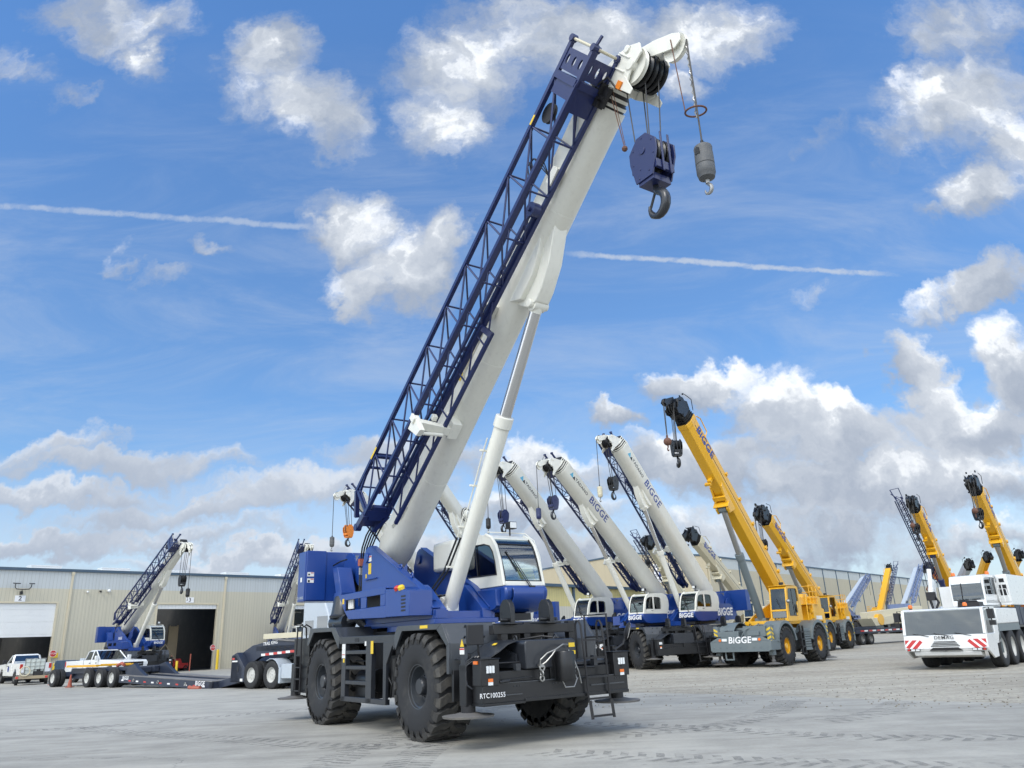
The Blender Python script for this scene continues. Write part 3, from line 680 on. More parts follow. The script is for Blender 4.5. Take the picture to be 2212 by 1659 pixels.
def front_fittings(root, bp):
    for y in (-1.0, -.2, .45, 1.2):
        b = MB(); [b.cyl((4.57, y+.06*i, .93), (4.59, y+.06*i, .93), .014, 6) for i in range(3)]; b.build('bolt_row', dgrey, bp)
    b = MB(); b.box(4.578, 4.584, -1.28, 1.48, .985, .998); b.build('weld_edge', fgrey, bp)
    for k in range(3):
        b = MB(); b.tube([(4.30, -1.60+.05*k, 1.42), (4.22, -1.70, 1.34-.03*k), (4.20, -1.71, 1.12), (4.24, -1.70, .98), (4.30, -1.64, .92)], .013, 6); b.build('jack_hose', dgrey, root)
    b = MB(); b.tube([(4.45, -1.30, 1.17), (4.45, -1.30, 1.30), (4.45, -.80, 1.30), (4.45, -.80, 1.17)], .014, 6); b.build('deck_rail', black, root)
    b = MB(); b.tube([(3.7, 1.30, 1.26), (3.7, 1.30, 2.05), (4.35, 1.30, 2.05), (4.35, 1.30, 1.26)], .02, 6); b.cyl((3.7, 1.3, 1.65), (4.35, 1.3, 1.65), .016, 6); b.build('deck_rail', black, root)
    b = MB(); b.tube([(3.75, -.3, 1.655), (3.9, .1, 1.70), (4.2, .28, 1.66), (4.4, .25, 1.655)], .018, 6); b.build('deck_hose', black, root)
    for x, y, z in ((4.0, -.55, 1.65), (4.3, .1, 1.65), (3.8, .2, 1.65)):
        b = MB(); b.torus((x, y, z+.03), .045, .012, (0, 1, 0), 14, 6); b.build('lifting_eye', dgrey, root)
    for y in (-.50, .38):
        b = MB(); b.bar((3.66, y+.09, 1.97), (3.66, y+.09, 2.25), .03, .05); b.cyl((3.58, y-.05, 2.12), (3.58, y+.12, 2.12), .022, 8); b.build('rest_pin', dgrey, root)
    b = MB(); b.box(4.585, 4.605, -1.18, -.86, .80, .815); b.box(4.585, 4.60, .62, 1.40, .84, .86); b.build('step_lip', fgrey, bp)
    MB().box(4.50, 4.60, .72, .80, 1.17, 1.34).build('lock_bracket', dgrey, bp); MB().box(4.50, 4.58, -.95, -.86, 1.17, 1.28).build('lock_bracket', dgrey, bp)
def rt_crane(name, label, loc, yaw, luff, det=1, S=1.0, group=None, bm=None, cabup=None, body=None, jm=None, logo=None, reel=False, tip=True, hooks=True, hookmat=None, balls=None, hlabel='', blabel='', hyaw=0.0, hlen=1.0, tadano=False, nosejib=True, cyaw=None, SU=1.0, lift=None, cabdy=0.0, hdrop=1.05, bdrop=2.02, hxo=0.0, hookS=1.0, bw=1.0):
    root = thing(name, label, 'crane', loc, yaw, S, group)
    bm = bm or white; cabup = cabup or white; body = body or blue; jm = jm or navy
    main = det > 1; F = boomf(luff); bv = .008 if main else 0
    # --- carrier
    b = MB(); b.box(-4.0, 4.2, -.62, .62, .78, 1.45); b.box(-1.6, 1.6, -.8, .8, 1.3, 1.95); b.box(-3.5, -1.4, -.74, .74, 1.4, 2.06); b.box(1.4, 3.4, -.6, .6, 1.4, 1.94)
    for x in (-2.41, 2.41): b.cyl((x, -1.3, .92), (x, 1.3, .92), .17, 14); b.ball((x, 0, .9), .34, 14)
    b.build('chassis', dgrey2, root)
    for sg in (-1, 1):
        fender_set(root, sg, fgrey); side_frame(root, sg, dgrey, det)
        for x in (-2.41, 2.41):
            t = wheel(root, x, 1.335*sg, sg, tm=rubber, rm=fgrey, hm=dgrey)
        outrigger(root, 4.12, sg, dgrey2, det); outrigger(root, -4.22, sg, dgrey2, det)
    # --- front bumper and its fittings
    b = MB(); b.box(4.28, 4.58, -1.62, 1.50, .70, 1.0); b.box(4.2, 4.50, -1.30, 1.30, 1.0, 1.17); b.box(4.575, 4.60, -.80, 1.50, .68, .735); b.box(4.25, 4.60, -1.62, -.80, .66, .70)
    b.box(3.55, 3.62, -1.6, 1.6, .70, 1.2); b.box(4.3, 4.55, -.22, .18, .98, 1.3)
    b.cyl((4.60, -1.25, 1.03), (4.60, -.65, 1.06), .012, 6); b.cyl((4.60, -1.3, 1.01), (4.60, -1.1, 1.02), .022, 8); b.cyl((4.60, .5, 1.15), (4.6, .72, 1.15), .02, 8)
    bp = b.build('front_bumper', dgrey2, root, bv)
    b = MB(); b.prism([(-.74, 1.18), (-.74, 1.60), (-.70, 1.645), (.30, 1.645), (.36, 1.60), (.36, 1.18)], 3.62, 4.56, 'x'); b.box(3.66, 4.45, .38, 1.3, 1.18, 1.26)
    b.build('front_hood', dgrey, root, .02 if main else 0)
    b = MB(); b.strip([(-.735, 1.66), (-.95, 1.60), (-1.15, 1.48), (-1.32, 1.40), (-1.55, 1.38)], 3.60, 4.35, .02, 'x'); b.prism([(3.6, 1.2), (4.35, 1.2), (4.35, 1.42), (3.6, 1.64)], -.80, -.76)
    b.build('splash_panel', dgrey, root)
    for sg in (-1, 1):
        yo = 1.66 if sg < 0 else 1.54; y0, y1 = sorted((sg*yo, sg*(yo-.36)))
        b = MB(); b.box(4.34, 4.60, y0, y1, .97, 1.37); b.box(4.30, 4.63, y0-.012, y1+.012, 1.37, 1.385)
        h = b.build('headlamp_box', dgrey2, root, bv)
        ym = (y0+y1)/2
        l = MB()
        for d in (-.055, 0, .055): l.box(4.602, 4.614, ym+d-.021, ym+d+.021, 1.16, 1.27)
        l.build('headlamp', lens_w, h)
        l = MB(); l.box(4.602, 4.612, ym-.045, ym+.045, 1.025, 1.075); l.build('indicator', lens_o, h)
        l = MB(); l.box(4.602, 4.612, ym-.045, ym+.045, .975, 1.022); l.build('marker_lamp', lens_w, h)
        if main:
            l = MB(); l.torus((4.605, ym, 1.215), .09, .008, (1, 0, 0), 4, 5); l.build('lamp_guard', black, h)
            l = MB(); l.box(4.40, 4.52, sg*yo-.02, sg*yo+.02, 1.30, 1.35) if sg < 0 else l.box(4.40, 4.52, yo-.02, yo+.02, 1.30, 1.35); l.build('side_marker', lens_o, h)
    # boom rest on the hood
    b = MB(); b.box(3.62, 3.78, -.86, 1.02, 1.76, 1.92)
    for y in (-.62, -.12, .42, .92): b.box(3.63, 3.77, y-.07, y+.07, 1.62 if y < .4 else 1.26, 1.96 if y in (-.12, .92) else 1.78)
    for y in (-.50, .38):
        b.prism([(3.52, 1.93), (3.88, 1.93), (3.88, 2.2), (3.84, 2.30), (3.76, 2.36), (3.64, 2.36), (3.56, 2.30), (3.52, 2.2)], y-.05, y+.05); b.box(3.45, 3.95, y-.16, y+.16, 1.92, 1.955); b.cyl((3.8, y-.22, 2.0), (3.8, y+.0, 2.0), .035, 8)
    b.build('boom_rest', dgrey2, root, bv)
    # ladders
    b = MB()
    for y in (.50, .99): b.tube([(4.63, y+.02, .60), (4.66, y-.04, 1.3), (4.64, y-.07, 1.86), (4.60, y-.08, 1.93), (4.54, y-.08, 1.93), (4.50, y-.08, 1.86), (4.50, y-.06, 1.3)], .020, 6)
    for z, o in ((.63, .01), (.98, 0), (1.30, -.04), (1.60, -.05)): b.bar((4.645, .50+o, z), (4.645, .99+o, z), .035, .03)
    for y in (.54, 1.03): b.bar((4.64, y, .60), (4.66, y+.02, .30), .05, .05)
    b.bar((4.655, .55, .345), (4.655, 1.05, .345), .05, .03)
    b.build('front_ladder', black, root)
    b = MB()
    for x in (-4.05, -3.72): b.tube([(x, -1.70, .6), (x, -1.71, 1.75), (x+.0, -1.70, 2.15), (x+.06, -1.62, 2.22), (x+.06, -1.5, 2.15), (x+.04, -1.48, 1.9)], .02, 6)
    for z in (.68, .95, 1.22, 1.5): b.bar((-4.05, -1.71, z), (-3.72, -1.71, z), .04, .03)
    b.build('rear_ladder', black, root)
    # rear of the carrier
    b = MB(); b.box(-4.55, -3.46, -1.60, -.9, .63, 1.90); b.box(-4.55, -3.46, .9, 1.60, .63, 1.90); b.box(-4.75, -3.5, -.9, .9, .75, 2.05); b.box(-4.9, -4.7, -1.5, 1.5, .75, 1.2)
    b.build('rear_body', dgrey2, root, bv)
    b = MB(); b.lathe([(.24, 0), (.26, .05), (.24, .10), (.12, .13), (.12, .2), (.33, .22), (.34, .27), (.30, .30), (.23, .70), (.20, .74), (.02, .76)], (-2.95, -.95, 2.12), (0, 0, 1), 24); b.cyl((-3.3, -1.0, 2.22), (-2.45, -1.0, 2.22), .20, 18)
    b.tube([(-2.4, -1.0, 2.25), (-2.2, -.9, 2.3), (-2.1, -.7, 2.1)], .11, 10); b.prism([(-2.6, 2.1), (-2.05, 2.1), (-2.25, 2.9), (-2.6, 2.75)], -.62, -.5)
    b.build('air_cleaner', dgrey, root)
    if main:
        # tow cylinder, shackles, cable, mirrors, plates
        b = MB(); b.lathe([(.0, 0), (.15, 0), (.16, .02), (.16, .46), (.15, .48), (.02, .48)], (4.70, 0, .96), (0, 0, 1), 22); b.box(4.5, 4.62, -.18, .18, 1.0, 1.4)
        tc_ = b.build('hose_canister', dgrey2, bp)
        b = MB(); b.tube([(4.72, -.10, .97), (4.74, -.06, .86), (4.75, .12, .86), (4.74, .20, .98), (4.66, .22, 1.05)], .012, 6); b.build('canister_handle', steel, tc_)
        b = MB(); b.tube([(4.64, -.50, 1.23), (4.66, -.50, 1.32), (4.70, -.38, 1.42), (4.72, -.22, 1.47), (4.72, -.05, 1.55), (4.66, .10, 1.54), (4.60, .14, 1.50)], .013, 6); b.tube([(4.64, -.47, 1.23), (4.68, -.40, 1.28), (4.72, -.30, 1.38), (4.72, -.22, 1.46)], .013, 6); b.tube([(4.60, .16, 1.45), (4.68, .20, 1.3), (4.72, .26, 1.1), (4.70, .32, .9)], .012, 6)
        b.build('cable', steel, bp)
        for y in (-.46, .22):
            b = MB(); b.torus((4.64, y, 1.19), .045, .016, (1, 0, 0), 16, 6); b.torus((4.64, y-.01, 1.10), .04, .015, (0, 1, 0), 14, 6); b.torus((4.63, y, 1.02), .04, .014, (1, 0, 0), 14, 6); b.box(4.58, 4.66, y-.05, y+.03, 1.20, 1.25)
            b.build('tow_shackle', steel, bp)
        stick(root, sticker_y, (4.561, 4.565, .20, .33, 1.50, 1.57), (4.561, 4.565, .26, .34, 1.38, 1.44)); s = MB(); s.hexa([(3.95, -1.02, 1.58), (4.05, -1.0, 1.585), (4.0, -.93, 1.615), (3.92, -.95, 1.61), (3.95, -1.02, 1.583), (4.05, -1.0, 1.588), (4.0, -.93, 1.618), (3.92, -.95, 1.613)]); s.build('sticker', sticker_y, root)
        txt('RTC100255', .105, (4.612, -1.45, .82), (0, 1, -.0), (0, 0, 1), flat_white, bp, .006, sx=.92)
        b = MB(); b.box(4.25, 4.31, -1.72, -1.40, 1.60, 1.92); b.tube([(4.28, -1.50, 1.6), (4.25, -1.48, 1.5), (4.25, -1.46, 1.38)], .02, 6); b.build('mirror', black, root, .04)
        b = MB(); b.tube([(4.28, 1.5, 1.4), (4.26, 1.74, 1.5), (4.26, 1.84, 1.66)], .018, 6); b.lathe([(.02, -.05), (.12, -.03), (.17, .01), (.17, .03), (.02, .035)], (4.28, 1.86, 1.74), (.62, .72, -.30), 22); rm_ = b.build('round_mirror', black, root)
        b = MB(); b.lathe([(.155, 0), (.12, .012), (.01, .02)], (4.302, 1.886, 1.729), (.62, .72, -.30), 22); b.build('mirror_glass', mirrorm, rm_)
        front_fittings(root, bp)
        b = MB(); b.prism([(4.05, 1.2), (4.23, 1.2), (4.18, 1.62), (4.10, 1.62)], -1.72, -1.66); b.build('outrigger_pin_bracket', dgrey, root)
        s = MB(); s.box(4.06, 4.2, -1.728, -1.722, 1.46, 1.56); s.build('sticker', sticker_w, root); s = MB(); s.box(4.06, 4.2, -1.729, -1.723, 1.53, 1.555); s.build('sticker', red, root); s = MB(); s.prism([(4.07, 1.58), (4.19, 1.58), (4.13, 1.70)], -1.727, -1.721); s.build('sticker', sticker_y, root)
    carrier_parts = list(root.children)
    # --- superstructure
    b = MB(); b.box(-2.2, 1.45, -.78, .78, 2.03, 2.13); b.cyl((-.2, 0, 1.92), (-.2, 0, 2.03), .95, 28); b.box(-2.6, 1.3, -.70, .70, 2.13, 2.28)
    b.build('turntable', body, root, bv)
    plate = [(-2.30, 2.13), (-2.30, 3.55), (-2.12, 3.90), (-1.99, 3.965), (-1.72, 3.93), (.69, 2.80), (1.36, 2.32), (1.36, 2.13)]
    for sg in (-1, 1):
        b = MB(); y0, y1 = sorted((sg*.75, sg*.67)); b.prism(plate, y0, y1)
        y0, y1 = sorted((sg*.75, sg*.42))
        b.strip([(-1.72, 3.935), (.69, 2.806), (1.36, 2.326), (1.365, 2.13)], y0, y1 if False else sg*(.42 if sg > 0 else .42), .03) if False else b.prism([(.55, 2.87), (.69, 2.806), (1.36, 2.326), (1.36, 2.13), (.8, 2.13), (.5, 2.7)], *sorted((sg*.672, sg*.44)))
        b.strip([(-1.80, 3.95), (.69, 2.81), (1.37, 2.33)], *sorted((sg*.78, sg*.60)), .03)
        b.cyl((-2.0, sg*.63, 3.70), (-2.0, sg*.80, 3.70), .12, 16)
        p = b.build('boom_support_plate', body, root, bv)
        if main and sg < 0:
            stick(p, sticker_w, (-1.93, -1.75, -.756, -.752, 3.60, 3.74), (-.62, -.5, -.756, -.752, 2.84, 2.9))
            stick(p, sticker_y, (-1.92, -1.76, -.756, -.752, 3.30, 3.56), (-2.08, -2.02, -.756, -.752, 3.22, 3.32))
            s = MB(); s.box(-1.92, -1.76, -.757, -.7565, 3.70, 3.73); s.build('sticker_stripe', red, p)
            for x, z in ((-.30, 3.30), (.25, 3.06)):
                s = MB(); s.torus((x, -.68, z+.03), .05, .018, (0, 1, 0), 14, 6); s.build('lifting_eye', body, p)
            s = MB(); s.hexa([(.62, -.785, 2.86), (1.22, -.785, 2.50), (1.05, -.785, 2.42), (.5, -.785, 2.74), (.62, -.60, 2.87), (1.22, -.60, 2.51), (1.05, -.6, 2.43), (.5, -.6, 2.75)]); s.build('cover_plate', body, p)
            s = MB(); s.tube([(-2.05, -.78, 3.18), (-1.4, -.78, 3.18)], .015, 6); s.build('handrail', body, p)
    # right and left lower boxes
    for sg in (-1, 1):
        if sg > 0:
            b = MB(); yl = 1.80+cabdy; b.prism([(-2.65, 3.05), (-2.35, 3.22), (-1.05, 3.22), (-.76, 2.80), (-.76, 2.22), (-2.0, 2.22), (-2.65, 2.6)], .70, yl)
            [b.box(-2.55, -2.38, yl-.005, yl+.008, 2.75+.06*i, 2.78+.06*i) for i in range(5)]
            b.build('side_locker', body, root, bv)
        else:
            yo, yi = sg*1.30, sg*.76; b = MB()
            ol = [(-2.43, 2.84), (-1.95, 2.86), (-.9, 2.87), (-.4, 2.86), (.14, 2.85), (.24, 2.22), (-.6, 2.23), (-1.2, 2.24), (-1.79, 2.25), (-2.05, 2.47)]
            t = .03; P = lambda x0, x1, z0, z1: b.box(x0, x1, *sorted((yo, yo-t*sg)), z0, z1)
            # outer face built round its two openings
            b.prism([(-2.43, 2.84), (.20, 2.85), (.20, 2.70), (-2.26, 2.70)], yo, yo-t*sg); b.prism([(-2.26, 2.70), (-2.0, 2.70), (-2.0, 2.46), (-2.04, 2.46)], yo, yo-t*sg)
            P(-1.07, -.78, 2.46, 2.70); P(-.04, .20, 2.46, 2.70); b.prism([(-2.04, 2.46), (.20, 2.46), (.24, 2.21), (-1.76, 2.26)], yo, yo-t*sg)
            b.prism([(-2.43, 2.84), (.22, 2.85), (.22, 2.82), (-2.42, 2.81)], yo-t*sg, yi); b.prism([(-1.79, 2.25), (.24, 2.22), (.24, 2.245), (-1.78, 2.275)], yo-t*sg, yi)
            b.hexa([(.22, yo, 2.22), (1.34, yo, 2.20), (1.34, yi, 2.20), (.22, yi, 2.22), (.22, yo, 2.80), (1.34, yo, 2.70), (1.34, yi, 2.70), (.22, yi, 2.84)])
            bx = b.build('side_locker', body, root, bv)
            b = MB(); b.box(-1.9, 0, *sorted((sg*.80, sg*.86)), 2.3, 2.8); b.build('locker_backing', black, bx)
            if main and sg < 0:
                b = MB(); [b.cyl((-1.95+.10*i, -1.2, 2.5), (-1.95+.10*i, -1.2, 2.78), .035, 8) for i in range(3)]; b.build('filters', sticker_w, bx)
                b = MB(); [b.box(.98, 1.18, -1.304, -1.300, 2.30+.07*i, 2.335+.07*i) for i in range(5)]; b.build('louvres', black, bx)
                b = MB(); b.box(-2.15, -2.05, -1.304, -1.301, 2.62, 2.74); b.build('sticker', sticker_y, bx); b = MB(); b.box(1.38, 1.48, -.756, -.752, 2.45, 2.6)
                for i, (x, mm) in enumerate(((.75, lens_r), (.93, sticker_y))):
                    b = MB(); b.lathe([(.07, 0), (.075, .06), (.05, .09), (.02, .10)], (x, -1.26, 2.74), (0, -.4, 1), 16); b.build('status_lamp', mm, bx)
                b = MB(); b.prism([(1.36, 2.14), (1.44, 2.14), (1.44, 2.3), (1.36, 2.3)], -.74, -.45); b.build('front_step', body, root)
    # counterweight
    b = MB(); b.prism([(-4.30, -1.50), (-4.30, 1.50), (-4.80, 1.50), (-5.06, 1.1), (-5.06, -1.1), (-4.80, -1.50)], 2.82, 4.10, 'z')
    b.box(-4.298, -4.27, -1.47, -.93, 2.84, 4.12)
    cw = b.build('counterweight', body, root, .02 if main else 0)
    if main:
        stick(cw, sticker_w, (-4.268, -4.264, -1.44, -1.26, 3.45, 3.56), (-4.268, -4.264, -1.44, -1.26, 3.29, 3.40), (-4.6, -4.48, -1.506, -1.502, 3.32, 3.44))
        stick(cw, red, (-4.263, -4.260, -1.35, -1.27, 3.53, 3.55), (-4.263, -4.260, -1.35, -1.27, 3.37, 3.39), name='sticker_stripe'); stick(cw, flat_black, (-4.263, -4.26, -1.42, -1.37, 3.48, 3.52), (-4.263, -4.26, -1.42, -1.37, 3.30, 3.36), name='pictogram')
        txt('GR-1000XL', .10, (-4.56, -1.506, 2.91), (1, 0, 0), (0, 0, 1), silver, cw, .01, sx=.95)
    # winches between the plates and the counterweight
    b = MB(); b.box(-4.28, -2.2, -.70, .70, 2.28, 2.95)
    for sg in (-1, 1): b.prism([(-4.28, 2.9), (-3.95, 3.45), (-3.6, 3.62), (-3.42, 3.55), (-3.10, 2.95), (-3.05, 2.6), (-4.28, 2.6)], *sorted((sg*.62, sg*.55)))
    b.hexa([(-3.62, -1.0, 3.60), (-3.30, -1.0, 3.60), (-3.30, -.62, 3.60), (-3.62, -.62, 3.60), (-3.35, -1.0, 2.95), (-2.98, -1.0, 2.95), (-2.98, -.62, 2.95), (-3.35, -.62, 2.95)]); b.box(-3.40, -2.95, -1.02, -.62, 2.68, 2.96); b.box(-3.25, -2.9, -.9, -.62, 2.35, 2.7)
    b.build('winch_frame', body, root, bv)
    for x, z in ((-3.72, 3.62), (-2.95, 3.50)):
        b = MB(); b.lathe([(.12, -.50), (.40, -.50), (.40, -.46), (.26, -.45), (.26, .45), (.40, .46), (.40, .50), (.12, .50)], (x, 0, z), (0, 1, 0), 28)
        wn = b.build('winch_drum', body, root)
        b = MB(); b.lathe([(.27, -.44)]+[(.33+(.008 if i % 2 else 0), -.43+.86*i/20) for i in range(21)]+[(.27, .44)], (x, 0, z), (0, 1, 0), 24); b.build('rope_layers', steel if main else rope_m, wn)
    if main or det == 1:
        b = MB(); random.seed(3)
        for i in range(9): b.box(-4.2+.1*i, -4.12+.1*i, -.5+.1*(i % 5), -.3+.1*(i % 4), 3.0, 3.3+.05*(i % 3)); 
        b.tube([(-4.1, -.8, 3.72), (-3.6, -.8, 3.78), (-3.3, -.75, 3.8)], .02, 6)
        b.build('winch_motor', dgrey2 if main else body, root)
    # hose bundle up to the boom foot
    b = MB()
    for i in range(5):
        y = -.70+.07*i; b.tube([(-2.55-.04*i, y, 2.6), (-2.56-.04*i, y, 3.25), (-2.55-.05*i, y, 3.6), (-2.45-.02*i, y, 4.0), (-2.22, y, 4.28), (-1.95+.03*i, y+.04, 4.52+.02*i)], .022, 6)
    b.build('hoses', dgrey2, root)
    if main:
        b = MB()
        for i in range(3): b.cyl((-2.55-.05*i, -.70+.07*i, 3.35), (-2.55-.05*i, -.70+.07*i, 3.52), .032, 8)
        b.build('hose_ends', steel, root)
        b = MB(); b.box(-2.46, -2.34, -.8, -.7, 3.55, 3.72); b.build('warning_tag', redor, root)
    # --- cab
    before = set(root.children); cb = cab(root, det, cabup, body)
    b = MB(); b.prism([(-.10, 2.25), (.10, 2.22), (1.0, 2.2), (1.55, 2.3), (1.62, 2.36), (1.62, 2.70), (.10, 2.73), (-.10, 2.7)], .62, .738); b.build('cab_side_guard', body, root, bv)
    b = MB(); b.box(-.6, 1.2, .7, 1.7, 2.10, 2.21); b.box(1.0, 1.5, 1.0, 1.6, 2.06, 2.2); b.build('cab_tray', black, root)
    if cabdy:
        for o_ in set(root.children)-before: o_.matrix_basis = M.Translation((0, cabdy, 0)) @ o_.matrix_basis
    # --- boom
    b = MB(F); loft(b, [(-.30, sect(.80)), (.15, sect(bw)), (11.45, sect(bw)), (11.50, sect(1.03*bw)), (11.62, sect(1.03*bw))])
    bo = b.build('boom', bm, root, sharp=28)
    b = MB(F)      # cylinder lug under the boom
    b.prism([(7.35, -.25), (7.55, -.80), (7.80, -.98), (8.05, -.96), (8.6, -.80), (9.25, -.42)], -.17, .17); b.prism([(7.3, -.2), (7.62, -.62), (8.2, -.62), (8.65, -.48), (9.1, -.2)], -.29, .29)
    b.cyl((7.68, -.24, -.86), (7.68, .24, -.86), .09, 14)
    b.build('cylinder_lug', bm, bo, .02 if main else 0)
    b = MB(F)
    for i in range(4): loft(b, [(11.6+.13*i, sect((.93-.05*i)*bw)), (11.75+.13*i, sect((.93-.05*i)*bw))])
    b.build('nested_sections', black, bo)
    for i in range(4):
        b = MB(F); loft(b, [(11.66+.13*i, sect((.985-.05*i)*bw)), (11.72+.13*i, sect((.985-.05*i)*bw))]); b.build('section_collar', bm, bo, sharp=28)
    b = MB(F)
    for s_ in (2.55, 5.9, 9.45): loft(b, [(s_, sect(1.006*bw)), (s_+.03, sect(1.006*bw))])
    b.build('weld_band', bm, bo, sharp=28)
    if main:
        b = MB(F)   # pipes along the right side of the boom
        for k_ in (0, 1): b.tube([(.8, -.375, .10-.06*k_), (1.3, -.375, -.10-.05*k_), (4.0, -.375, -.10-.05*k_), (4.3, -.385, -.22-.06*k_), (5.0, -.385, -.22-.06*k_), (5.4, -.375, .04-.05*k_), (9.2, -.375, .06-.05*k_)], .012, 5)
        for s in (1.6, 2.6, 3.5, 6.2, 7.2, 8.4): b.box(s, s+.06, -.40, -.35, -.18 if s < 5 else -.03, -.05 if s < 5 else .10)
        b.build('boom_pipes', bm, bo)
        s = MB(F); s.box(5.15, 6.0, -.366, -.363, .02, .22); s.build('warning_plate', sticker_y, bo)
        stick(bo, bm, (9.9, 10.25, -.52, -.34, -.22, -.02), (11.5, 11.62, -.44, -.36, -.25, -.12), (6.85, 7.15, -.68, -.34, -.14, .02), T=F, name='jib_pin_bracket')
        b = MB(F)
        for i in range(3): b.tube([(9.7+.1*i, -.62, .35), (9.95+.08*i, -.66, .62), (10.15, -.64, .55), (10.2-.06*i, -.56, .3), (10.0, -.42, .1)], .012, 5)
        b.build('hose_loops', black, bo)
        b = MB(F)
        for i in range(16):
            q = random.uniform; b.box(*sorted((11.55+q(0, .3), 11.65+q(0, .4))), *sorted((-.50+q(0, .1), -.42+q(0, .1))), *sorted((-.55+q(0, .5), -.4+q(0, .5))))
        b.tube([(11.6, -.45, -.1), (11.9, -.55, -.3), (12.1, -.48, -.4), (12.0, -.4, -.7)], .02, 6); b.build('pin_locks_and_cables', black, bo)
        b = MB(F); b.box(12.0, 12.14, -.42, -.34, -.80, -.66); b.build('switch_box', orange, bo)
        b = MB(F); b.bar((.55, -.3, .45), (.5, -.6, .8), .03); b.bar((.5, -.75, .62), (.9, .3, .62), .03); b.tube([(.5, -.6, .7), (1.6, -.5, .5), (3.0, -.42, .44)], .018, 6); b.build('hose_carrier', bm, bo)
    # jib stowing bracket
    b = MB(F); b.bar((4.15, -.30, -.50), (4.25, -1.30, -.52), .14, .20, (1, 0, 0)); b.box(4.0, 4.4, -.44, -.2, -.58, -.1); b.prism([(3.98, -.36), (4.36, -.36), (4.32, -.85), (4.12, -.80)], -1.32, -1.20); b.cyl((4.10, -1.1, -.64), (4.10, -.6, -.61), .04, 10); b.box(4.22, 4.36, -1.36, -1.30, -.5, -.30); b.box(4.3, 4.42, -.88, -.77, -.42, -.30)
    b.build('jib_bracket', bm, bo, bv)
    if reel:
        b = MB(F); b.lathe([(.30, 0), (.32, .06), (.26, .08), (.26, .16), (.20, .22), (.02, .22)], (8.3, .38, .25), (0, 1, 0), 22); b.torus((8.3, .45, .25), .42, .025, (0, 1, 0), 24, 6)
        rl = b.build('hose_reel', bm, bo)
        b = MB(F); b.lathe([(.28, .01), (.47, .01), (.47, .05), (.28, .05)], (8.3, .38, .25), (0, 1, 0), 24, True); b.build('reel_hose', black, rl)
    # boom head
    b = MB(F); hp = [(11.95, .22), (12.25, -.02), (12.52, -.20), (12.72, -.40), (12.84, -.66), (12.72, -.84), (12.40, -.78), (12.15, -.86), (12.00, -.66), (11.95, -.35)]
    for y in (-.34, .34): b.prism(hp, y-.02, y+.02)
    b.prism([(11.95, .18), (12.25, -.06), (12.5, -.24), (12.5, -.30), (11.95, .10)], -.32, .32); b.box(11.95, 12.1, -.32, .32, -.35, .10); b.cyl((12.45, -.38, -.70), (12.45, .38, -.70), .10, 14); b.bar((12.3, -.36, -.15), (12.3, -.36, -.65), .05, .03); b.bar((12.55, -.36, -.25), (12.55, -.36, -.62), .05, .03)
    for y in (-.36, .36): b.cyl((12.66, y-.03, -.42), (12.66, y+.03, -.42), .07, 12); b.prism([(12.0, -.55), (12.25, -.75), (12.12, -1.14), (12.02, -1.14)], y-.03, y-.01)
    bh = b.build('boom_head', bm, bo, bv)
    for i in range(5):
        y = -.24+.12*i; b = MB(F); b.lathe([(.10, y-.025), (.29, y-.025), (.325, y-.04), (.28, y), (.325, y+.04), (.29, y+.025), (.10, y+.025)], (12.45, 0, -.70), (0, 1, 0), 28); b.build('sheave', bm if i == 0 else dgrey2, bh)
    if nosejib:
        b = MB(F); rp = [(12.60, -.36), (12.78, -.42), (12.98, -.70), (13.18, -1.08), (13.23, -1.26), (13.14, -1.38), (12.98, -1.34), (12.80, -1.0), (12.62, -.64)]
        for y in (-.10, .10): b.prism(rp, y-.012, y+.012)
        b.box(12.66, 12.74, -.36, .36, -.50, -.44); b.box(12.9, 13.0, -.1, .1, -.84, -.76)
        au = b.build('auxiliary_sheave_arm', bm, bh, bv)
        b = MB(F); b.lathe([(.04, -.03), (.23, -.03), (.25, -.04), (.22, 0), (.25, .04), (.23, .03), (.04, .03)], (13.0, 0, -1.24), (0, 1, 0), 24); b.build('sheave', bm, au)
        b = MB(F); b.tube([(12.0, .0, .30), (13.22, 0, -1.08)], .016, 6); b.build('rope_over_head', rope_m, au)
    # ropes and hooks
    tipw = F((12.45, 0, -.70)); 
    aux = F((13.0, 0, -1.24)); ax_ = aux.x+.24
    hx = tipw.x-.25+hxo; hz = tipw.z-hdrop*hlen; bz = aux.z-bdrop*hlen
    b = MB()
    for dx, y, zz in ((-.38, -.20, .05), (.10, -.10, .0), (.22, .14, -.1), (-.30, .16, 0)):
        b.tube([(tipw.x+dx*.8, y, tipw.z-.2), (hx+dx*.55, y*.8, hz-.12+zz)], .011 if main else .018, 6)
    b.tube([(ax_, 0, aux.z), (ax_+.02, 0, bz+.08)], .014 if main else .02, 6)
    b.build('hoist_rope', rope_m, root)
    if main:
        b = MB(); b.tube([(tipw.x-.62, -.30, tipw.z-.1), (hx-.42, -.22, hz-.0)], .009, 6)
        b.tube([(tipw.x-.55, -.30, tipw.z-.1), (hx-.40, -.22, hz+.05)], .007, 6); b.ball((hx-.42, -.22, hz-.02), .055, 10)
        b.build('limit_switch_weight', rust, root); b = MB(); b.tube([(aux.x, -.12, aux.z+.12), (aux.x+.14, -.16, aux.z-1.46)], .009, 6); b.torus((ax_-.0, -.02, aux.z-1.48), .17, .016, (.12, -.1, 1), 26, 8)
        b.build('limit_switch_ring', rust, root)
        b = MB(); n = 52
        b.tube([(ax_-.02+.012*math.cos(i*1.4), .012*math.sin(i*1.4), aux.z-.05-i*.03) for i in range(n)], .014, 5); b.build('chain', steel, root)
    # lift cylinder
    foot = V((.70, 0, 2.36)); top = F((7.68, 0, -.86)); d = (top-foot).normalized(); L_ = (top-foot).length; bl = 4.42*(1 if L_ > 5.8 else .95)
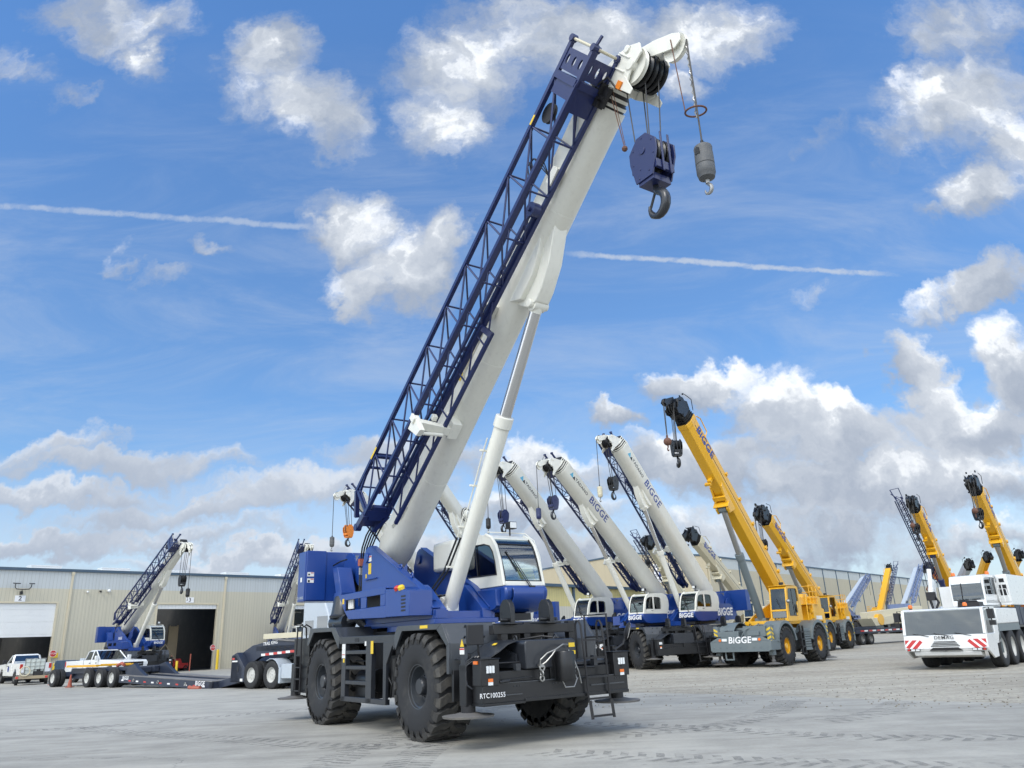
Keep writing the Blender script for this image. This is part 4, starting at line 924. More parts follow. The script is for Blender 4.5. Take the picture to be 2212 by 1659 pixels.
    b = MB(); b.cyl(foot, foot+d*bl, .165, 24); b.cyl(foot+d*(bl-.22), foot+d*(bl+.02), .195, 24); b.ball(foot, .17, 16)
    b.prism([(.45, 2.40), (.56, 2.62), (.85, 2.5), (.86, 2.3), (.6, 2.28)], -.15, .15)
    ly = b.build('lift_cylinder', bm, root, bv)
    b = MB(); b.cyl(foot+d*bl, top-d*.10, .125, 24); b.build('cylinder_rod', chrome, ly)
    b = MB(); b.cyl(top-d*.16, top, .13, 16); b.cyl(top-V((0, .14, 0)), top+V((0, .14, 0)), .14, 16); b.build('rod_eye', bm, ly)
    if main:
        b = MB(); q = lambda t, y, o: foot+d*t+V((-d.z*o, y, d.x*o))
        for y in (-.05, -.14): b.tube([q(.35, y-.18, -.05), q(.25, y-.28, .05), q(.30, y-.30, .22), q(.75, y-.12, .22), q(1.6, y-.06, .175)], .022, 6)
        b.tube([(.98, -.72, 2.62), (.95, -.5, 2.5), (.85, -.34, 2.42), (.72, -.28, 2.45)], .028, 6)
        b.build('cylinder_hoses', dgrey2, ly)
        b = MB(); 
        for y in (-.11, -.20): b.tube([q(1.55, y, .175), q(2.1, y+.0, .18), q(2.3, y+.05, .16), q(3.6, y+.02, .16), q(3.9, y, .12)], .016, 6)
        for t in (.9, 1.85, 2.8, 3.6): b.bar(q(t, -.26, .17), q(t, .05, .17), .04)
        b.box(.95, 1.18, -.78, -.70, 2.55, 2.63)
        b.build('cylinder_pipes', bm, ly)
        b = MB(); b.box(-.9, .1, .45, .68, 3.25, 3.95); b.build('hose_drum_cover', bm, root, .09)
    jib(root, F, det, jm)
    # lettering
    if logo:
        ux = (-math.cos(luff), 0, -math.sin(luff)); nx = (-math.sin(luff), 0, math.cos(luff))
        if logo.get('boom'):
            txt('BiGGE', .68, F((8.0, .362*bw+.008, .02)), ux, nx, flat_blue, bo, .008, .1)
        if tadano:
            txt('TADANO', .30, F((9.9, .362*bw+.008, .02)), ux, nx, flat_black, bo, .004)
            e = MB(F); e.prism([(10.75, -.1), (10.95, .22), (11.1, -.1)], .362*bw, .362*bw+.006); e.build('emblem', cyanm, bo); e = MB(F); e.prism([(10.55, -.1), (10.70, .12), (10.82, -.1)], .362*bw, .362*bw+.006); e.build('emblem', flat_black, bo)
        if logo.get('side'):
            txt('BiGGE', .62, (-1.66, 1.808+cabdy, 2.72), (-1, 0, 0), (0, 0, 1), flat_white, root, .035, .12)
            txt('BiGGE', .34, (1.925, 1.30+cabdy, 2.56), (0, 1, 0), (0, 0, 1), flat_white, root, .035, .12)
        if logo.get('right'):
            txt('BiGGE', .30, (-.9, -.758, 3.05), (1, 0, 0), (0, 0, 1), flat_white, root, .02, .12); txt('BiGGE', .24, (1.925, 1.30+cabdy, 2.58), (0, 1, 0), (0, 0, 1), flat_white, root, .02, .12)
        if logo.get('tag'):
            txt('BiGGE', .30, (4.70, -.1, 1.02), (0, 1, 0), (0, 0, 1), flat_white, root, .02, .12)
    UP = M.Translation((0, 0, 2.03*(1-SU) if lift is None else lift)) @ M.Scale(SU, 4)
    if SU != 1.0:
        for o_ in set(root.children)-set(carrier_parts): o_.matrix_basis = UP @ o_.matrix_basis
    if cyaw is not None:
        for o_ in carrier_parts: o_.matrix_basis = M.Rotation(cyaw-yaw, 4, 'Z') @ o_.matrix_basis
    if hooks:
        mw = M.Translation(loc) @ M.Rotation(yaw, 4, 'Z') @ M.Scale(S, 4) @ UP
        hook_block('hook_block', hlabel, mw @ V((hx, 0, hz)), yaw+hyaw, hookmat or navy, S*SU*hookS, hookm=dgrey, group='hook blocks hanging from the boom heads', stripes=hookmat is not None and hookmat.name == 'orange_paint')
        overhaul_weight('hook_weight', blabel, mw @ V((ax_+.02, 0, bz)), yaw, balls or wgrey, S*SU, group='single line hook weights on the auxiliary ropes')
    return root

# ------------------------------------------------------------------ yellow rough terrain crane on a grey carrier
YF = V((-2.0, 0, 2.95))
def ysect(k, w=.40, t=.46, bz=-.46):
    pts = [(-w, t), (w, t), (w, -.12), (w*.62, bz), (-w*.62, bz), (-w, -.12)]
    return [(y*k, n*k) for y, n in pts]
def yellow_crane(name, label, loc, yaw, luff, L=12.4, det=1, S=1.0, group=None, logo=True, hlabel='', blabel='', cyl=None, rimc=None, lattice=False, carrier=True, paintm=None, headm=None, hooks=True):
    root = thing(name, label, 'crane', loc, yaw, S, group); ym = paintm or yellow; hm = headm or dgrey2; cyl = cyl or cgrey
    u = V((math.cos(luff), 0, math.sin(luff))); n = V((-math.sin(luff), 0, math.cos(luff)))
    F = lambda p: YF+u*p[0]+V((0, p[1], 0))+n*p[2]
    if carrier:
        b = MB(); b.box(-3.6, 4.0, -.6, .6, .75, 1.4); b.box(-1.2, 1.6, -1.35, 1.35, 1.5, 1.62); b.cyl((-.2, 0, 1.5), (-.2, 0, 1.95), .8, 24)
        for x in (-2.15, 2.15): b.cyl((x, -1.2, .92), (x, 1.2, .92), .17, 12)
        b.build('chassis', cgrey, root)
        for sg in (-1, 1):
            for x in (-2.15, 2.15):
                wheel(root, x, 1.24*sg, sg, key='ry', rm=rimc or yellow, tm=rubber)
                b = MB(); ar = lambda r: [(x+math.cos(t)*r, .93+math.sin(t)*r) for t in [R(12+156*i/14) for i in range(15)]]
                b.ring(ar(1.16)+[(x-1.16, .93), (x+1.16, .93)], ar(1.05)+[(x-1.05, .93), (x+1.05, .93)], sg*1.62, sg*1.55) if False else b.strip(ar(1.16), sg*1.64, sg*.75, -.04)
                for i in range(14):
                    a0, a1 = R(12+156*i/14), R(12+156*(i+1)/14)
                    b.prism([(x+math.cos(a0)*1.06, .93+math.sin(a0)*1.06), (x+math.cos(a0)*1.16, .93+math.sin(a0)*1.16), (x+math.cos(a1)*1.16, .93+math.sin(a1)*1.16), (x+math.cos(a1)*1.06, .93+math.sin(a1)*1.06)], sg*1.645, sg*1.60)
                b.build('fender', cgrey, root)
            # centre steps and mesh guard
            b = MB()
            for xx in (-.10, .30): b.box(xx, xx+.06, *sorted((sg*1.60, sg*1.52)), .42, 1.85)
            for z in (.46, .80, 1.15, 1.5): b.box(-.1, .36, *sorted((sg*1.62, sg*1.45)), z, z+.06)
            st = b.build('side_steps', black, root)
            b = MB()
            for i in range(8): b.box(-.95, -.18, *sorted((sg*1.58, sg*1.55)), .72+.12*i, .77+.12*i)
            for i in range(10): b.box(-.95+.083*i, -.925+.083*i, *sorted((sg*1.575, sg*1.555)), .70, 1.66)
            b.box(-1.0, -.15, *sorted((sg*1.59, sg*1.54)), 1.62, 1.72); b.box(-1.0, -.15, *sorted((sg*1.59, sg*1.54)), .64, .72)
            b.build('guard_grille', cgrey, root)
            b = MB(); b.box(-1.0, .9, *sorted((sg*1.3, sg*.7)), .7, 1.6); b.build('tank', dgrey2, root)
            for x in (3.62, -3.55):
                b = MB(); b.box(x-.14, x+.14, *sorted((sg*1.52, sg*1.28)), .55, 1.95); o = b.build('outrigger', cgrey, root, .01)
                s = MB()
                for i in range(4): s.hexa([(x-.10, sg*1.524, 1.05+.2*i), (x+.10, sg*1.524, 1.15+.2*i), (x+.10, sg*1.530, 1.15+.2*i), (x-.10, sg*1.530, 1.05+.2*i), (x-.10, sg*1.524, 1.15+.2*i), (x+.10, sg*1.524, 1.25+.2*i), (x+.10, sg*1.530, 1.25+.2*i), (x-.10, sg*1.530, 1.15+.2*i)])
                    
                if x > 0:
                    for i in range(4): s.hexa([(x+.142, sg*1.30, 1.05+.2*i), (x+.142, sg*1.50, 1.15+.2*i), (x+.147, sg*1.50, 1.15+.2*i), (x+.147, sg*1.30, 1.05+.2*i), (x+.142, sg*1.30, 1.15+.2*i), (x+.142, sg*1.50, 1.25+.2*i), (x+.147, sg*1.50, 1.25+.2*i), (x+.147, sg*1.30, 1.15+.2*i)])
                s.build('hazard_stripes', sticker_y, o)
                b = MB(); b.cyl((x, sg*1.4, .25), (x, sg*1.4, .56), .07, 12); b.ball((x, sg*1.4, .28), .10, 12); b.lathe([(.42, 0), (.44, .02), (.12, .10), (.02, .12)], (x, sg*1.4, .13), (0, 0, 1), 24); b.build('pad', conc_pad, o)
        b = MB(); b.box(3.0, 4.10, -1.60, 1.60, .78, 1.22); b.box(3.0, 4.05, -1.20, 1.20, 1.22, 1.42); b.prism([(-1.60, 1.22), (1.60, 1.22), (1.15, 1.42), (-1.15, 1.42)], 4.06, 4.102, 'x')
        b.box(2.6, 3.9, .15, 1.3, 1.42, 1.92); b.box(2.3, 3.8, -1.3, -.15, 1.42, 1.7); b.box(1.2, 2.6, -.9, .9, 1.4, 1.85); b.box(3.92, 4.0, .4, 1.0, 1.46, 1.66)
        bx = b.build('front_deck', cgrey, root, .015)
        b = MB(); b.box(4.11, 4.16, -1.5, 1.5, .74, .80); [b.cyl((4.10, -1.4+.35*i, .95), (4.125, -1.4+.35*i, .95), .03, 8) for i in range(9)]; b.tube([(4.05, .1, 1.42), (4.0, .3, 1.75), (3.7, .9, 1.98), (3.5, 1.1, 1.95)], .025, 6)
        b.bar((4.0, -.45, .8), (4.0, -.45, .35), .06); b.bar((4.0, -.85, .8), (4.0, -.85, .35), .06); b.bar((4.0, -.45, .38), (4.0, -.85, .38), .06)
        b.build('front_fittings', cgrey, bx)
        for y in (-.80, .80):
            b = MB(); b.box(4.106, 4.125, y-.13, y+.13, 1.24, 1.36); b.build('headlamp', lens_w, bx); b = MB(); b.cyl((4.10, y*1.3, 1.29), (4.125, y*1.3, 1.29), .07, 12); b.build('indicator', lens_o, bx)
        if logo: txt('BiGGE', .42, (4.112, .0, 1.27), (0, 1, 0), (0, 0, 1), flat_white, bx, .022, .12)
    # superstructure
    b = MB(); b.box(-2.3, 1.5, -.85, .85, 1.95, 2.15)
    for sg in (-1, 1): b.prism([(-2.6, 2.1), (-2.6, 3.1), (-2.1, 3.25), (-1.7, 3.2), (.9, 2.45), (1.5, 2.2), (1.5, 2.1)], *sorted((sg*.62, sg*.52)))
    b.build('turntable', ym, root, .01)
    b = MB(); b.prism([(-3.9, 2.05), (-3.9, 3.35), (-3.3, 3.4), (-3.2, 2.05)], -1.3, 1.3); b.prism([(-4.25, 1.75), (-4.2, 2.7), (-3.9, 2.75), (-3.9, 1.75)], -1.3, 1.3); b.box(-3.3, -2.2, -1.2, 1.3, 2.0, 2.9)
    cw = b.build('counterweight', ym, root, .02)
    b = MB(); b.box(-3.75, -2.9, 1.301, 1.306, 2.14, 2.34); b.build('warning_labels', sticker_w, cw)
    b = MB()   # rear platform with railing, hoses
    b.box(-3.3, -1.6, .9, 1.4, 2.92, 2.97)
    for x in (-3.2, -2.7, -2.2, -1.7): b.cyl((x, 1.38, 2.97), (x, 1.38, 3.95 if x < -2 else 3.5), .022, 6)
    for z in (3.3, 3.62, 3.95): b.cyl((-3.2, 1.38, z), (-2.2, 1.38, z), .022, 6); b.cyl((-3.2, .6, z), (-3.2, 1.38, z), .022, 6)
    b.tube([(-1.5, 1.4, 2.1), (-1.5, 1.42, 3.2), (-1.6, 1.4, 3.4), (-1.8, 1.4, 3.4)], .03, 6); b.box(-2.9, -2.2, 1.1, 1.4, 2.5, 2.7); b.box(-2.6, -2.3, 1.25, 1.42, 2.2, 2.95)
    b.cyl((-1.9, .65, 3.1), (-1.9, 1.0, 3.1), .25, 14); b.cyl((-2.7, -.5, 3.2), (-2.7, .9, 3.2), .34, 18)
    b.build('service_platform', ym, root)
    # cab (on the left)
    y0, y1 = .70, 1.62
    outer = [(1.66, 2.08), (1.62, 2.5), (1.42, 3.72), (1.36, 3.82), (.1, 3.84), (-.05, 3.78), (-.2, 3.0), (-.2, 2.08)]; inner = [(1.40, 2.35), (1.42, 2.6), (1.28, 3.58), (1.22, 3.68), (.25, 3.70), (.15, 3.62), (.10, 3.1), (.35, 2.35)]
    b = MB()
    for y in (y0, y1-.06): b.ring(outer, inner, y, y+.06)
    b.strip([(1.45, 3.70), (1.36, 3.82), (.1, 3.84), (-.05, 3.78), (-.2, 3.0), (-.2, 2.08)], y0+.06, y1-.06, .05); b.box(1.55, 1.66, y0+.06, y1-.06, 2.08, 2.24); b.bar((1.60, y0+.06, 2.62), (1.60, y1-.06, 2.62), .09, .09); b.box(-.2, 1.6, y0+.06, y1-.06, 2.08, 2.14)
    b.prism([(-.2, 2.1), (.5, 2.1), (.42, 2.5), (.25, 3.05), (-.2, 3.1)], y1-.06, y1+.012); b.prism([(.35, 3.88), (1.5, 3.86), (1.5, 3.83), (.35, 3.85)], y0-.03, y1+.03)
    for y in (y0+.04, y1-.04): b.bar((1.63, y, 2.2), (1.41, y, 3.76), .08, .08)
    cb = b.build('cab_shell', ym, root, .012)
    b = MB(); b.hexa([(1.60, y0+.08, 2.68), (1.60, y1-.08, 2.68), (1.59, y1-.08, 2.68), (1.59, y0+.08, 2.68), (1.42, y0+.08, 3.72), (1.42, y1-.08, 3.72), (1.41, y1-.08, 3.72), (1.41, y0+.08, 3.72)]); b.build('windscreen', glass_mid, root)
    b = MB(); b.box(1.60, 1.61, y0+.10, y1-.10, 2.26, 2.57); b.build('lower_window', glass_dark, root)
    for y in (y0+.03, y1-.03): b = MB(); b.prism(inner, y-.004, y+.004); b.build('side_window', glass_mid, root)
    b = MB(); b.tube([(x, y1+.002, z) for x, z in inner], .014, 6, True); b.bar((.72, y1-.03, 2.35), (.80, y1-.03, 3.7), .03, .03, (1, 0, 0)); b.box(.40, .46, y1, y1+.03, 2.5, 2.9); b.build('window_seal', black, root)
    b = MB(); b.box(.2, .7, .95, 1.4, 2.2, 2.75); b.prism([(.2, 2.7), (.35, 2.7), (.22, 3.35), (.1, 3.35)], .98, 1.38); b.box(1.1, 1.45, .9, 1.45, 2.2, 2.95); b.build('seat_and_console', fabric, root, .03)
    b = MB(); b.bar((1.60, 1.3, 2.66), (1.53, 1.05, 3.2), .02, .02); b.box(1.40, 1.5, 1.3, 1.5, 3.88, 4.0); b.cyl((1.0, 1.2, 3.85), (1.0, 1.2, 3.95), .06, 10); b.build('wiper_and_lamp', black, root)
    b = MB(); b.ball((1.62, 1.72, 3.05), .10, 12); b.build('mirror', steel, root)
    if logo and det: txt('BiGGE', .20, (1.67, (y0+y1)/2, 2.17), (0, 1, 0), (0, 0, 1), flat_black, root, .02, .1)
    # boom
    b = MB(F); loft(b, [(-.4, ysect(.8)), (.2, ysect(1)), (L-1.3, ysect(1)), (L-1.25, ysect(1.05)), (L-1.0, ysect(1.05))])
    bo = b.build('boom', ym, root, .02, sharp=20)
    b = MB(F); s0 = L*.56
    for y in (-.30, .30): b.prism([(s0-.55, -.3), (s0-.25, -.98), (s0+.05, -.98), (s0+.2, -.75), (s0+1.1, -.44), (s0+1.2, -.2)], y-.05, y+.05)
    b.prism([(s0+.1, -.92), (s0+.2, -.98), (s0+.25, -.62), (s0+.15, -.5)], -.42, .42); b.cyl((s0-.1, -.38, -.84), (s0-.1, .38, -.84), .10, 12); b.box(s0+.35, s0+.6, -.36, .36, -.70, -.58)
    b.build('cylinder_lug', ym, bo, .01)
    b = MB(F); b.box(s0+1.6, s0+1.75, -.1, .1, -.75, -.4); b.box(s0+1.5, s0+1.62, -.28, .05, -.85, -.68); b.build('rope_guide', ym, bo)
    b = MB(F); b.tube([(s0-.3, -.41, -.5), (s0+.5, -.43, -.1), (s0+.8, -.43, -.35)], .02, 6); b.build('hydraulic_hose', black, bo)
    b = MB(F); b.tube([(L-2.4, .42, .3), (L-2.3, .45, .7), (L-1.5, .45, .75), (L-1.2, .42, .55)], .03, 6); b.build('grab_rail', ym, bo)
    for k_ in range(5): MB(F).box(2+1.7*k_, 2.15+1.7*k_, .39, .46, .38, .56).build('boom_bracket', ym, bo)
    b = MB(F); b.box(.2, L-1.4, .402, .408, .02, .05); b.build('boom_seam', black, bo)
    b = MB(F); random.seed(int(L*100)); q = random.uniform
    for k_ in range(3): loft(b, [(L-1.0+.12*k_, ysect(.98-.05*k_)), (L-.93+.12*k_, ysect(1.03-.05*k_))])
    loft(b, [(L-1.0, ysect(.86)), (L-.4, ysect(.80))])
    for y in (-.32, .32): b.prism([(L-.65, .42), (L-.25, .55), (L-.05, .35), (L+.30, .22), (L+.36, -.1), (L+.12, -.45), (L+.15, -.62), (L-.1, -.70), (L-.30, -.5), (L-.6, -.40)], y-.03, y+.03)
    for i in range(4): yy = -.21+.14*i; b.lathe([(.1, yy-.03), (.30, yy-.03), (.34, yy-.045), (.29, yy), (.34, yy+.045), (.30, yy+.03), (.1, yy+.03)], F((L+.1, 0, -.42))-F((L+.1, 0, -.42)), (0, 1, 0), 4) if False else b.cyl((L+.08, yy-.04, -.40), (L+.08, yy+.04, -.40), .29, 18)
    for i in range(3): yy = -.16+.16*i; b.cyl((L-.1, yy-.04, .42), (L-.1, yy+.04, .42), .22, 14)
    for y in (-.10, .10): b.prism([(L+.2, -.1), (L+.5, -.05), (L+.85, -.75), (L+.8, -1.0), (L+.6, -.95)], y-.02, y+.02)
    b.cyl((L+.68, -.06, -.80), (L+.68, .06, -.80), .2, 14)
    for i in range(34): a, c, d = q(L-.95, L+.25), q(-.46, .36), q(-.6, .60); b.box(a, a+q(.05, .2), c, c+q(.05, .12), d, d+q(.04, .13))
    b.tube([(L-.8, .44, .5), (L-.3, .5, .75), (L+.2, .44, .5)], .02, 6); b.tube([(L-.6, -.44, .4), (L-.4, -.5, .72), (L+.1, -.44, .55)], .02, 6)
    b.build('boom_head', hm, bo)
    if logo: txt('BiGGE', .66, F((L-2.55, .408, .10)), -u, n, flat_blue, bo, .02, .1)
    if lattice:
        b = MB(F)
        ch = [(-.95, -.1), (-.95, -.55), (-.52, -.1), (-.52, -.55)]
        for y, m_ in ch: b.bar((3.0, y, m_-.15), (L+.6, y-.1, m_), .07)
        for i in range(14):
            s1 = 3.2+i*.68
            for a_, c_ in ((0, 1), (0, 2), (1, 3), (2, 3)): b.tube([(s1, *ch[a_]), (s1+.34, *ch[c_])], .022, 5); b.tube([(s1+.34, *ch[c_]), (s1+.68, *ch[a_])], .022, 5)
        b.bar((L+.5, -1.0, -.3), (L+1.3, -1.25, .1), .06); b.bar((L+.5, -.6, -.5), (L+1.2, -1.2, -.3), .05); b.bar((L+.3, -.55, 0), (L+1.3, -.6, .2), .05); b.bar((L+1.3, -1.25, .1), (L+1.3, -.6, .2), .03)
        b.build('lattice_jib', navy, bo)
    foot = V((1.15, 0, 2.12)); top = F((s0-.1, 0, -.84)); d = (top-foot).normalized(); Lc = (top-foot).length
    b = MB(); b.cyl(foot, foot+d*Lc*.60, .20, 20); b.cyl(foot+d*Lc*.56, foot+d*Lc*.605, .23, 20); b.box(.9, 1.4, -.3, .3, 1.95, 2.3); ly = b.build('lift_cylinder', cyl, root)
    b = MB(); b.cyl(foot+d*Lc*.6, top, .145, 20); b.build('cylinder_rod', steel, ly); b = MB(); b.cyl(top-V((0, .2, 0)), top+V((0, .2, 0)), .17, 14); b.build('rod_eye', cyl, ly)
    if hooks:
        t1 = F((L+.1, 0, -.4)); t2 = F((L+.72, 0, -.85)); hz = t1.z-1.65; bz = t2.z-1.75
        b = MB()
        for dx, y in ((-.1, -.18), (.0, -.05), (.16, .1), (.26, .2)): b.tube([(t1.x+dx, y, t1.z), (t1.x+.05+dx*.6, y*.7, hz-.1)], .018, 5)
        for dx in (0, .1): b.tube([(t2.x+.15-dx, 0, t2.z), (t2.x+.12-dx*.5, 0, bz+.05)], .018, 5)
        b.build('hoist_rope', rope_m, root)
        mw = M.Translation(loc) @ M.Rotation(yaw, 4, 'Z') @ M.Scale(S, 4)
        hook_block('hook_block', hlabel, mw @ V((t1.x+.05, 0, hz)), yaw+R(50), dgrey2, S, n=3, hookm=dgrey2, group='hook blocks hanging from the boom heads')
        overhaul_weight('hook_weight', blabel, mw @ V((t2.x+.10, 0, bz)), yaw, rust, S, round_ball=True, group='single line hook weights on the auxiliary ropes')
    return root

# ------------------------------------------------------------------ all terrain crane truck (white, low wide driving cab)
def all_terrain(loc, yaw):
    root = thing('all_terrain_crane', 'white multi-axle crane truck with a low wide windscreen and red striped front corners', 'crane truck', loc, yaw)
    W_ = 1.38
    ZT = lambda p: V((p.x, p.y, p.z if p.z < .5 else .5+(p.z-.5)*.83))
    outer = [(.0, .62), (.06, .80), (.02, 1.02), (-.02, 1.12), (-.10, 1.42), (-.28, 2.40), (-.38, 2.46), (-1.9, 2.48), (-1.9, .95), (-1.25, .95), (-1.1, .55), (-.7, .50)]
    b = MB(ZT)
    b.strip([(.0, .66), (.06, .80), (.03, 1.02), (-.02, 1.35)], -W_, W_, .06); b.strip([(-.27, 2.37), (-.40, 2.46), (-1.9, 2.48)], -W_, W_, .06); b.box(-1.95, -1.88, -W_, W_, .95, 2.46); b.box(-1.9, -.1, -W_+.06, W_-.06, .95, 1.02)
    b.prism([(.02, .66), (-.05, .50), (-.5, .42), (-.5, .60)], -1.1, 1.1)
    for sg in (-1, 1):
        o_ = [(.03, .70), (.06, .85), (.0, 1.2), (-.28, 2.42), (-.6, 2.47), (-1.6, 2.48), (-1.9, 2.48), (-1.9, 1.5), (-1.9, .95), (-1.3, .9), (-1.2, .40), (-.6, .38)]
        i_ = [(-.20, 1.36), (-.20, 1.40), (-.24, 1.55), (-.42, 2.28), (-.6, 2.32), (-1.0, 2.32), (-1.30, 2.32), (-1.30, 1.7), (-1.30, 1.36), (-1.0, 1.36), (-.7, 1.36), (-.4, 1.36)]
        b.ring(o_, i_, sg*W_, sg*(W_-.07)); b.bar((-.05, sg*(W_-.05), 1.35), (-.30, sg*(W_-.05), 2.42), .10, .12)
    cb = b.build('driving_cab', vehwhite, root, .02)
    b = MB(ZT); b.hexa([(-.05, -W_+.08, 1.33), (-.05, W_-.08, 1.33), (-.06, W_-.08, 1.33), (-.06, -W_+.08, 1.33), (-.285, -W_+.08, 2.39), (-.285, W_-.08, 2.39), (-.295, W_-.08, 2.39), (-.295, -W_+.08, 2.39)]); b.build('windscreen', glass_dark, cb)
    for sg in (-1, 1):
        b = MB(ZT); b.prism([(-.2, 1.36), (-.42, 2.28), (-.6, 2.32), (-1.30, 2.32), (-1.30, 1.36)], sg*(W_-.03), sg*(W_-.04)); b.build('side_window', glass_dark, cb)
        b = MB(ZT); b.box(-.45, -.25, *sorted((sg*1.48, sg*1.68)), 1.95, 2.35); b.box(-.45, -.25, *sorted((sg*1.5, sg*1.68)), 1.68, 1.88); b.tube([(-.4, sg*1.36, 2.4), (-.35, sg*1.55, 2.42), (-.35, sg*1.58, 1.7)], .02, 6); b.build('mirror', black, cb, .03)
        # warning stripes on the corners
        s = MB(ZT); y0 = sg*.80; 
        s.hexa([(.04, sg*.74, .80), (.04, sg*1.34, .80), (.075, sg*1.34, .80), (.075, sg*.74, .80), (-.02, sg*.74, 1.16), (-.02, sg*1.34, 1.16), (.035, sg*1.34, 1.16), (.035, sg*.74, 1.16)]); wp = s.build('warning_panel', flat_white, cb)
        s = MB(ZT); fx = lambda z: .080-.04*(z-.80)/.36
        for k in range(3):
            a0 = .66+.26*k
            def cl(v): return max(.74, min(1.34, v))
            pts = []
            for (aa, zz) in ((a0, 1.16), (a0+.16, 1.16), (a0+.16+.30, .80), (a0+.30, .80)):
                if aa < .74: zz = 1.16-(.74-a0)/.30*.36 if aa == a0 else zz
                if aa > 1.34: zz = .80+(aa-1.34)/.30*.36
                pts.append((fx(zz), sg*cl(aa), zz))
            s.add([p for p in pts]+[(p[0]-.004, p[1], p[2]) for p in pts], [(0, 1, 2, 3), (7, 6, 5, 4), (0, 1, 5, 4), (1, 2, 6, 5), (2, 3, 7, 6), (3, 0, 4, 7)])
        s.build('red_stripes', red, wp)
        l = MB(ZT); l.box(.045, .085, *sorted((sg*.86, sg*1.30)), .70, .79); hl = l.build('headlamp_cluster', black, cb)
        for y in (.94, 1.10): l = MB(ZT); l.box(.085, .092, sg*y-.065, sg*y+.065, .71, .78); l.build('headlamp', lens_w, hl)
        l = MB(ZT); l.box(.085, .092, sg*1.25-.04, sg*1.25+.04, .71, .78); l.build('tail_lamp', lens_r, hl)
    b = MB(ZT)
    for i in range(4): b.box(.01-.005*i, .075-.008*i, -.36-.04*(3-i), .36+.04*(3-i), .88+.06*i, .905+.06*i)
    b.prism([(-.55, .70), (.55, .70), (.42, .83), (-.42, .83)], .03, .075, 'x'); b.cyl((.05, 0, .76), (.12, 0, .76), .07, 10); b.build('grille', black, cb)
    for i, y in enumerate((-.5, .2, .9)): b = MB(ZT); b.bar((.02, y, 1.30), (-.05, y-.55, 1.42), .02, .02); b.build('wiper', black, cb)
    txt('DEMAG', .17, (.045, 0, 1.11), (0, 1, 0), (-.2, 0, 1), flat_black, cb, .006, 0, sx=1.1)
    b = MB(ZT); b.box(-1.2, -.5, -.9, -.3, 1.02, 1.8); b.box(-1.2, -.5, .3, .9, 1.02, 1.8); b.box(-.45, -.15, -1.2, 1.2, 1.02, 1.38); b.bar((-.3, -.75, 2.38), (-.33, -.75, 2.15), .03, .03); b.box(-.36, -.33, -.92, -.58, 2.02, 2.18); b.build('cab_interior', fabric, cb, .03)
    for x, y in ((-.55, -1.1), (-.75, .72)):
        b = MB(ZT); b.cyl((x, y, 2.47), (x, y, 2.52), .06, 10); bb = b.build('beacon', black, cb); b = MB(ZT); b.lathe([(.075, 0), (.08, .08), (.06, .15), (.02, .16)], (x, y, 2.52), (0, 0, 1), 14); b.build('beacon_lens', lens_o, bb)
    # carrier deck
    b = MB(ZT); b.box(-11.5, -1.95, -.45, .45, .55, 1.5); b.box(-11.5, -1.95, -1.37, 1.37, 1.52, 1.9); b.build('carrier_frame', dgrey2, root)
    b = MB(ZT); b.box(-5.5, -2.0, -1.40, 1.40, 1.72, 2.40); b.build('deck_locker', vehwhite, root, .03)
    b = MB(ZT); b.box(-11, -5.6, -1.40, 1.40, 1.6, 2.45); [b.box(-11+.8*i, -10.95+.8*i, -1.42, 1.42, 1.6, 2.45) for i in range(7)]; b.build('side_bin', lower, root, .02)
    b = MB(ZT)
    for sg in (-1, 1): b.box(-5.5, -2.0, *sorted((sg*1.385, sg*1.30)), 1.4, 1.72); b.strip([(-1.92, 1.5), (-1.95, .5)], sg*1.4, sg*1.1, .03)
    b.build('mudguard', cgrey, root)
    for i, x in enumerate((-2.15, -3.80, -5.45, -7.3, -8.95)):
        for sg in (-1, 1): road_wheel(root, x, 1.17*sg, .66, sg, 'at', .66, .42, rim_w, 0, .35)
    b = MB(ZT); [b.box(-2.15-1.65*i-.08, -2.15-1.65*i+.08, -1.1, 1.1, .6, .75) for i in range(5)]; b.build('axles', black, root)
    # superstructure cab, turned the same way, and machinery house
    b = MB(ZT); o_ = [(-3.05, 2.62), (-3.1, 3.55), (-3.3, 3.92), (-3.8, 3.98), (-5.2, 4.0), (-5.5, 3.9), (-5.5, 3.0), (-5.5, 2.62)]; i_ = [(-3.25, 3.05), (-3.3, 3.5), (-3.45, 3.78), (-3.8, 3.84), (-4.9, 3.86), (-5.2, 3.82), (-5.2, 3.4), (-5.2, 3.05)]
    yb = (-.25, .95)
    b.box(-5.5, -3.05, yb[0], yb[1], 2.55, 2.80)
    b.ring(o_, i_, yb[0], yb[0]+.06); b.ring(o_, i_, yb[1]-.06, yb[1]); b.strip(o_[1:7], yb[0]+.06, yb[1]-.06, .05)
    sc_ = b.build('crane_cab', vehwhite, root, .02)
    for y in (yb[0]+.03, yb[1]-.03): b = MB(ZT); b.prism(i_, y-.005, y+.005); b.bar((-4.5, y, 3.05), (-4.5, y, 3.86), .05, .03, (1, 0, 0)); b.build('crane_cab_window', glass_dark, sc_)
    b = MB(ZT); b.strip([(-3.05, 2.86), (-3.10, 3.55), (-3.29, 3.88)], yb[0]+.06, yb[1]-.06, .01); b.build('crane_cab_windscreen', glass_dark, sc_)
    b = MB(ZT); b.bar((-3.04, yb[0]+.4, 2.85), (-3.09, yb[0]+.42, 3.6), .03, .03, (1, 0, 0)); b.build('crane_cab_wiper', black, sc_)
    b = MB(ZT); b.box(-8.8, -5.2, .99, 1.39, 2.55, 4.0); b.box(-8.8, -5.6, -1.3, .2, 2.5, 3.6); [b.box(-6.2, -5.3, 1.35, 1.36, 2.7+.1*i, 2.75+.1*i) for i in range(8)]
    b.box(-5.25, -5.16, 1.02, 1.37, 2.7, 3.9)
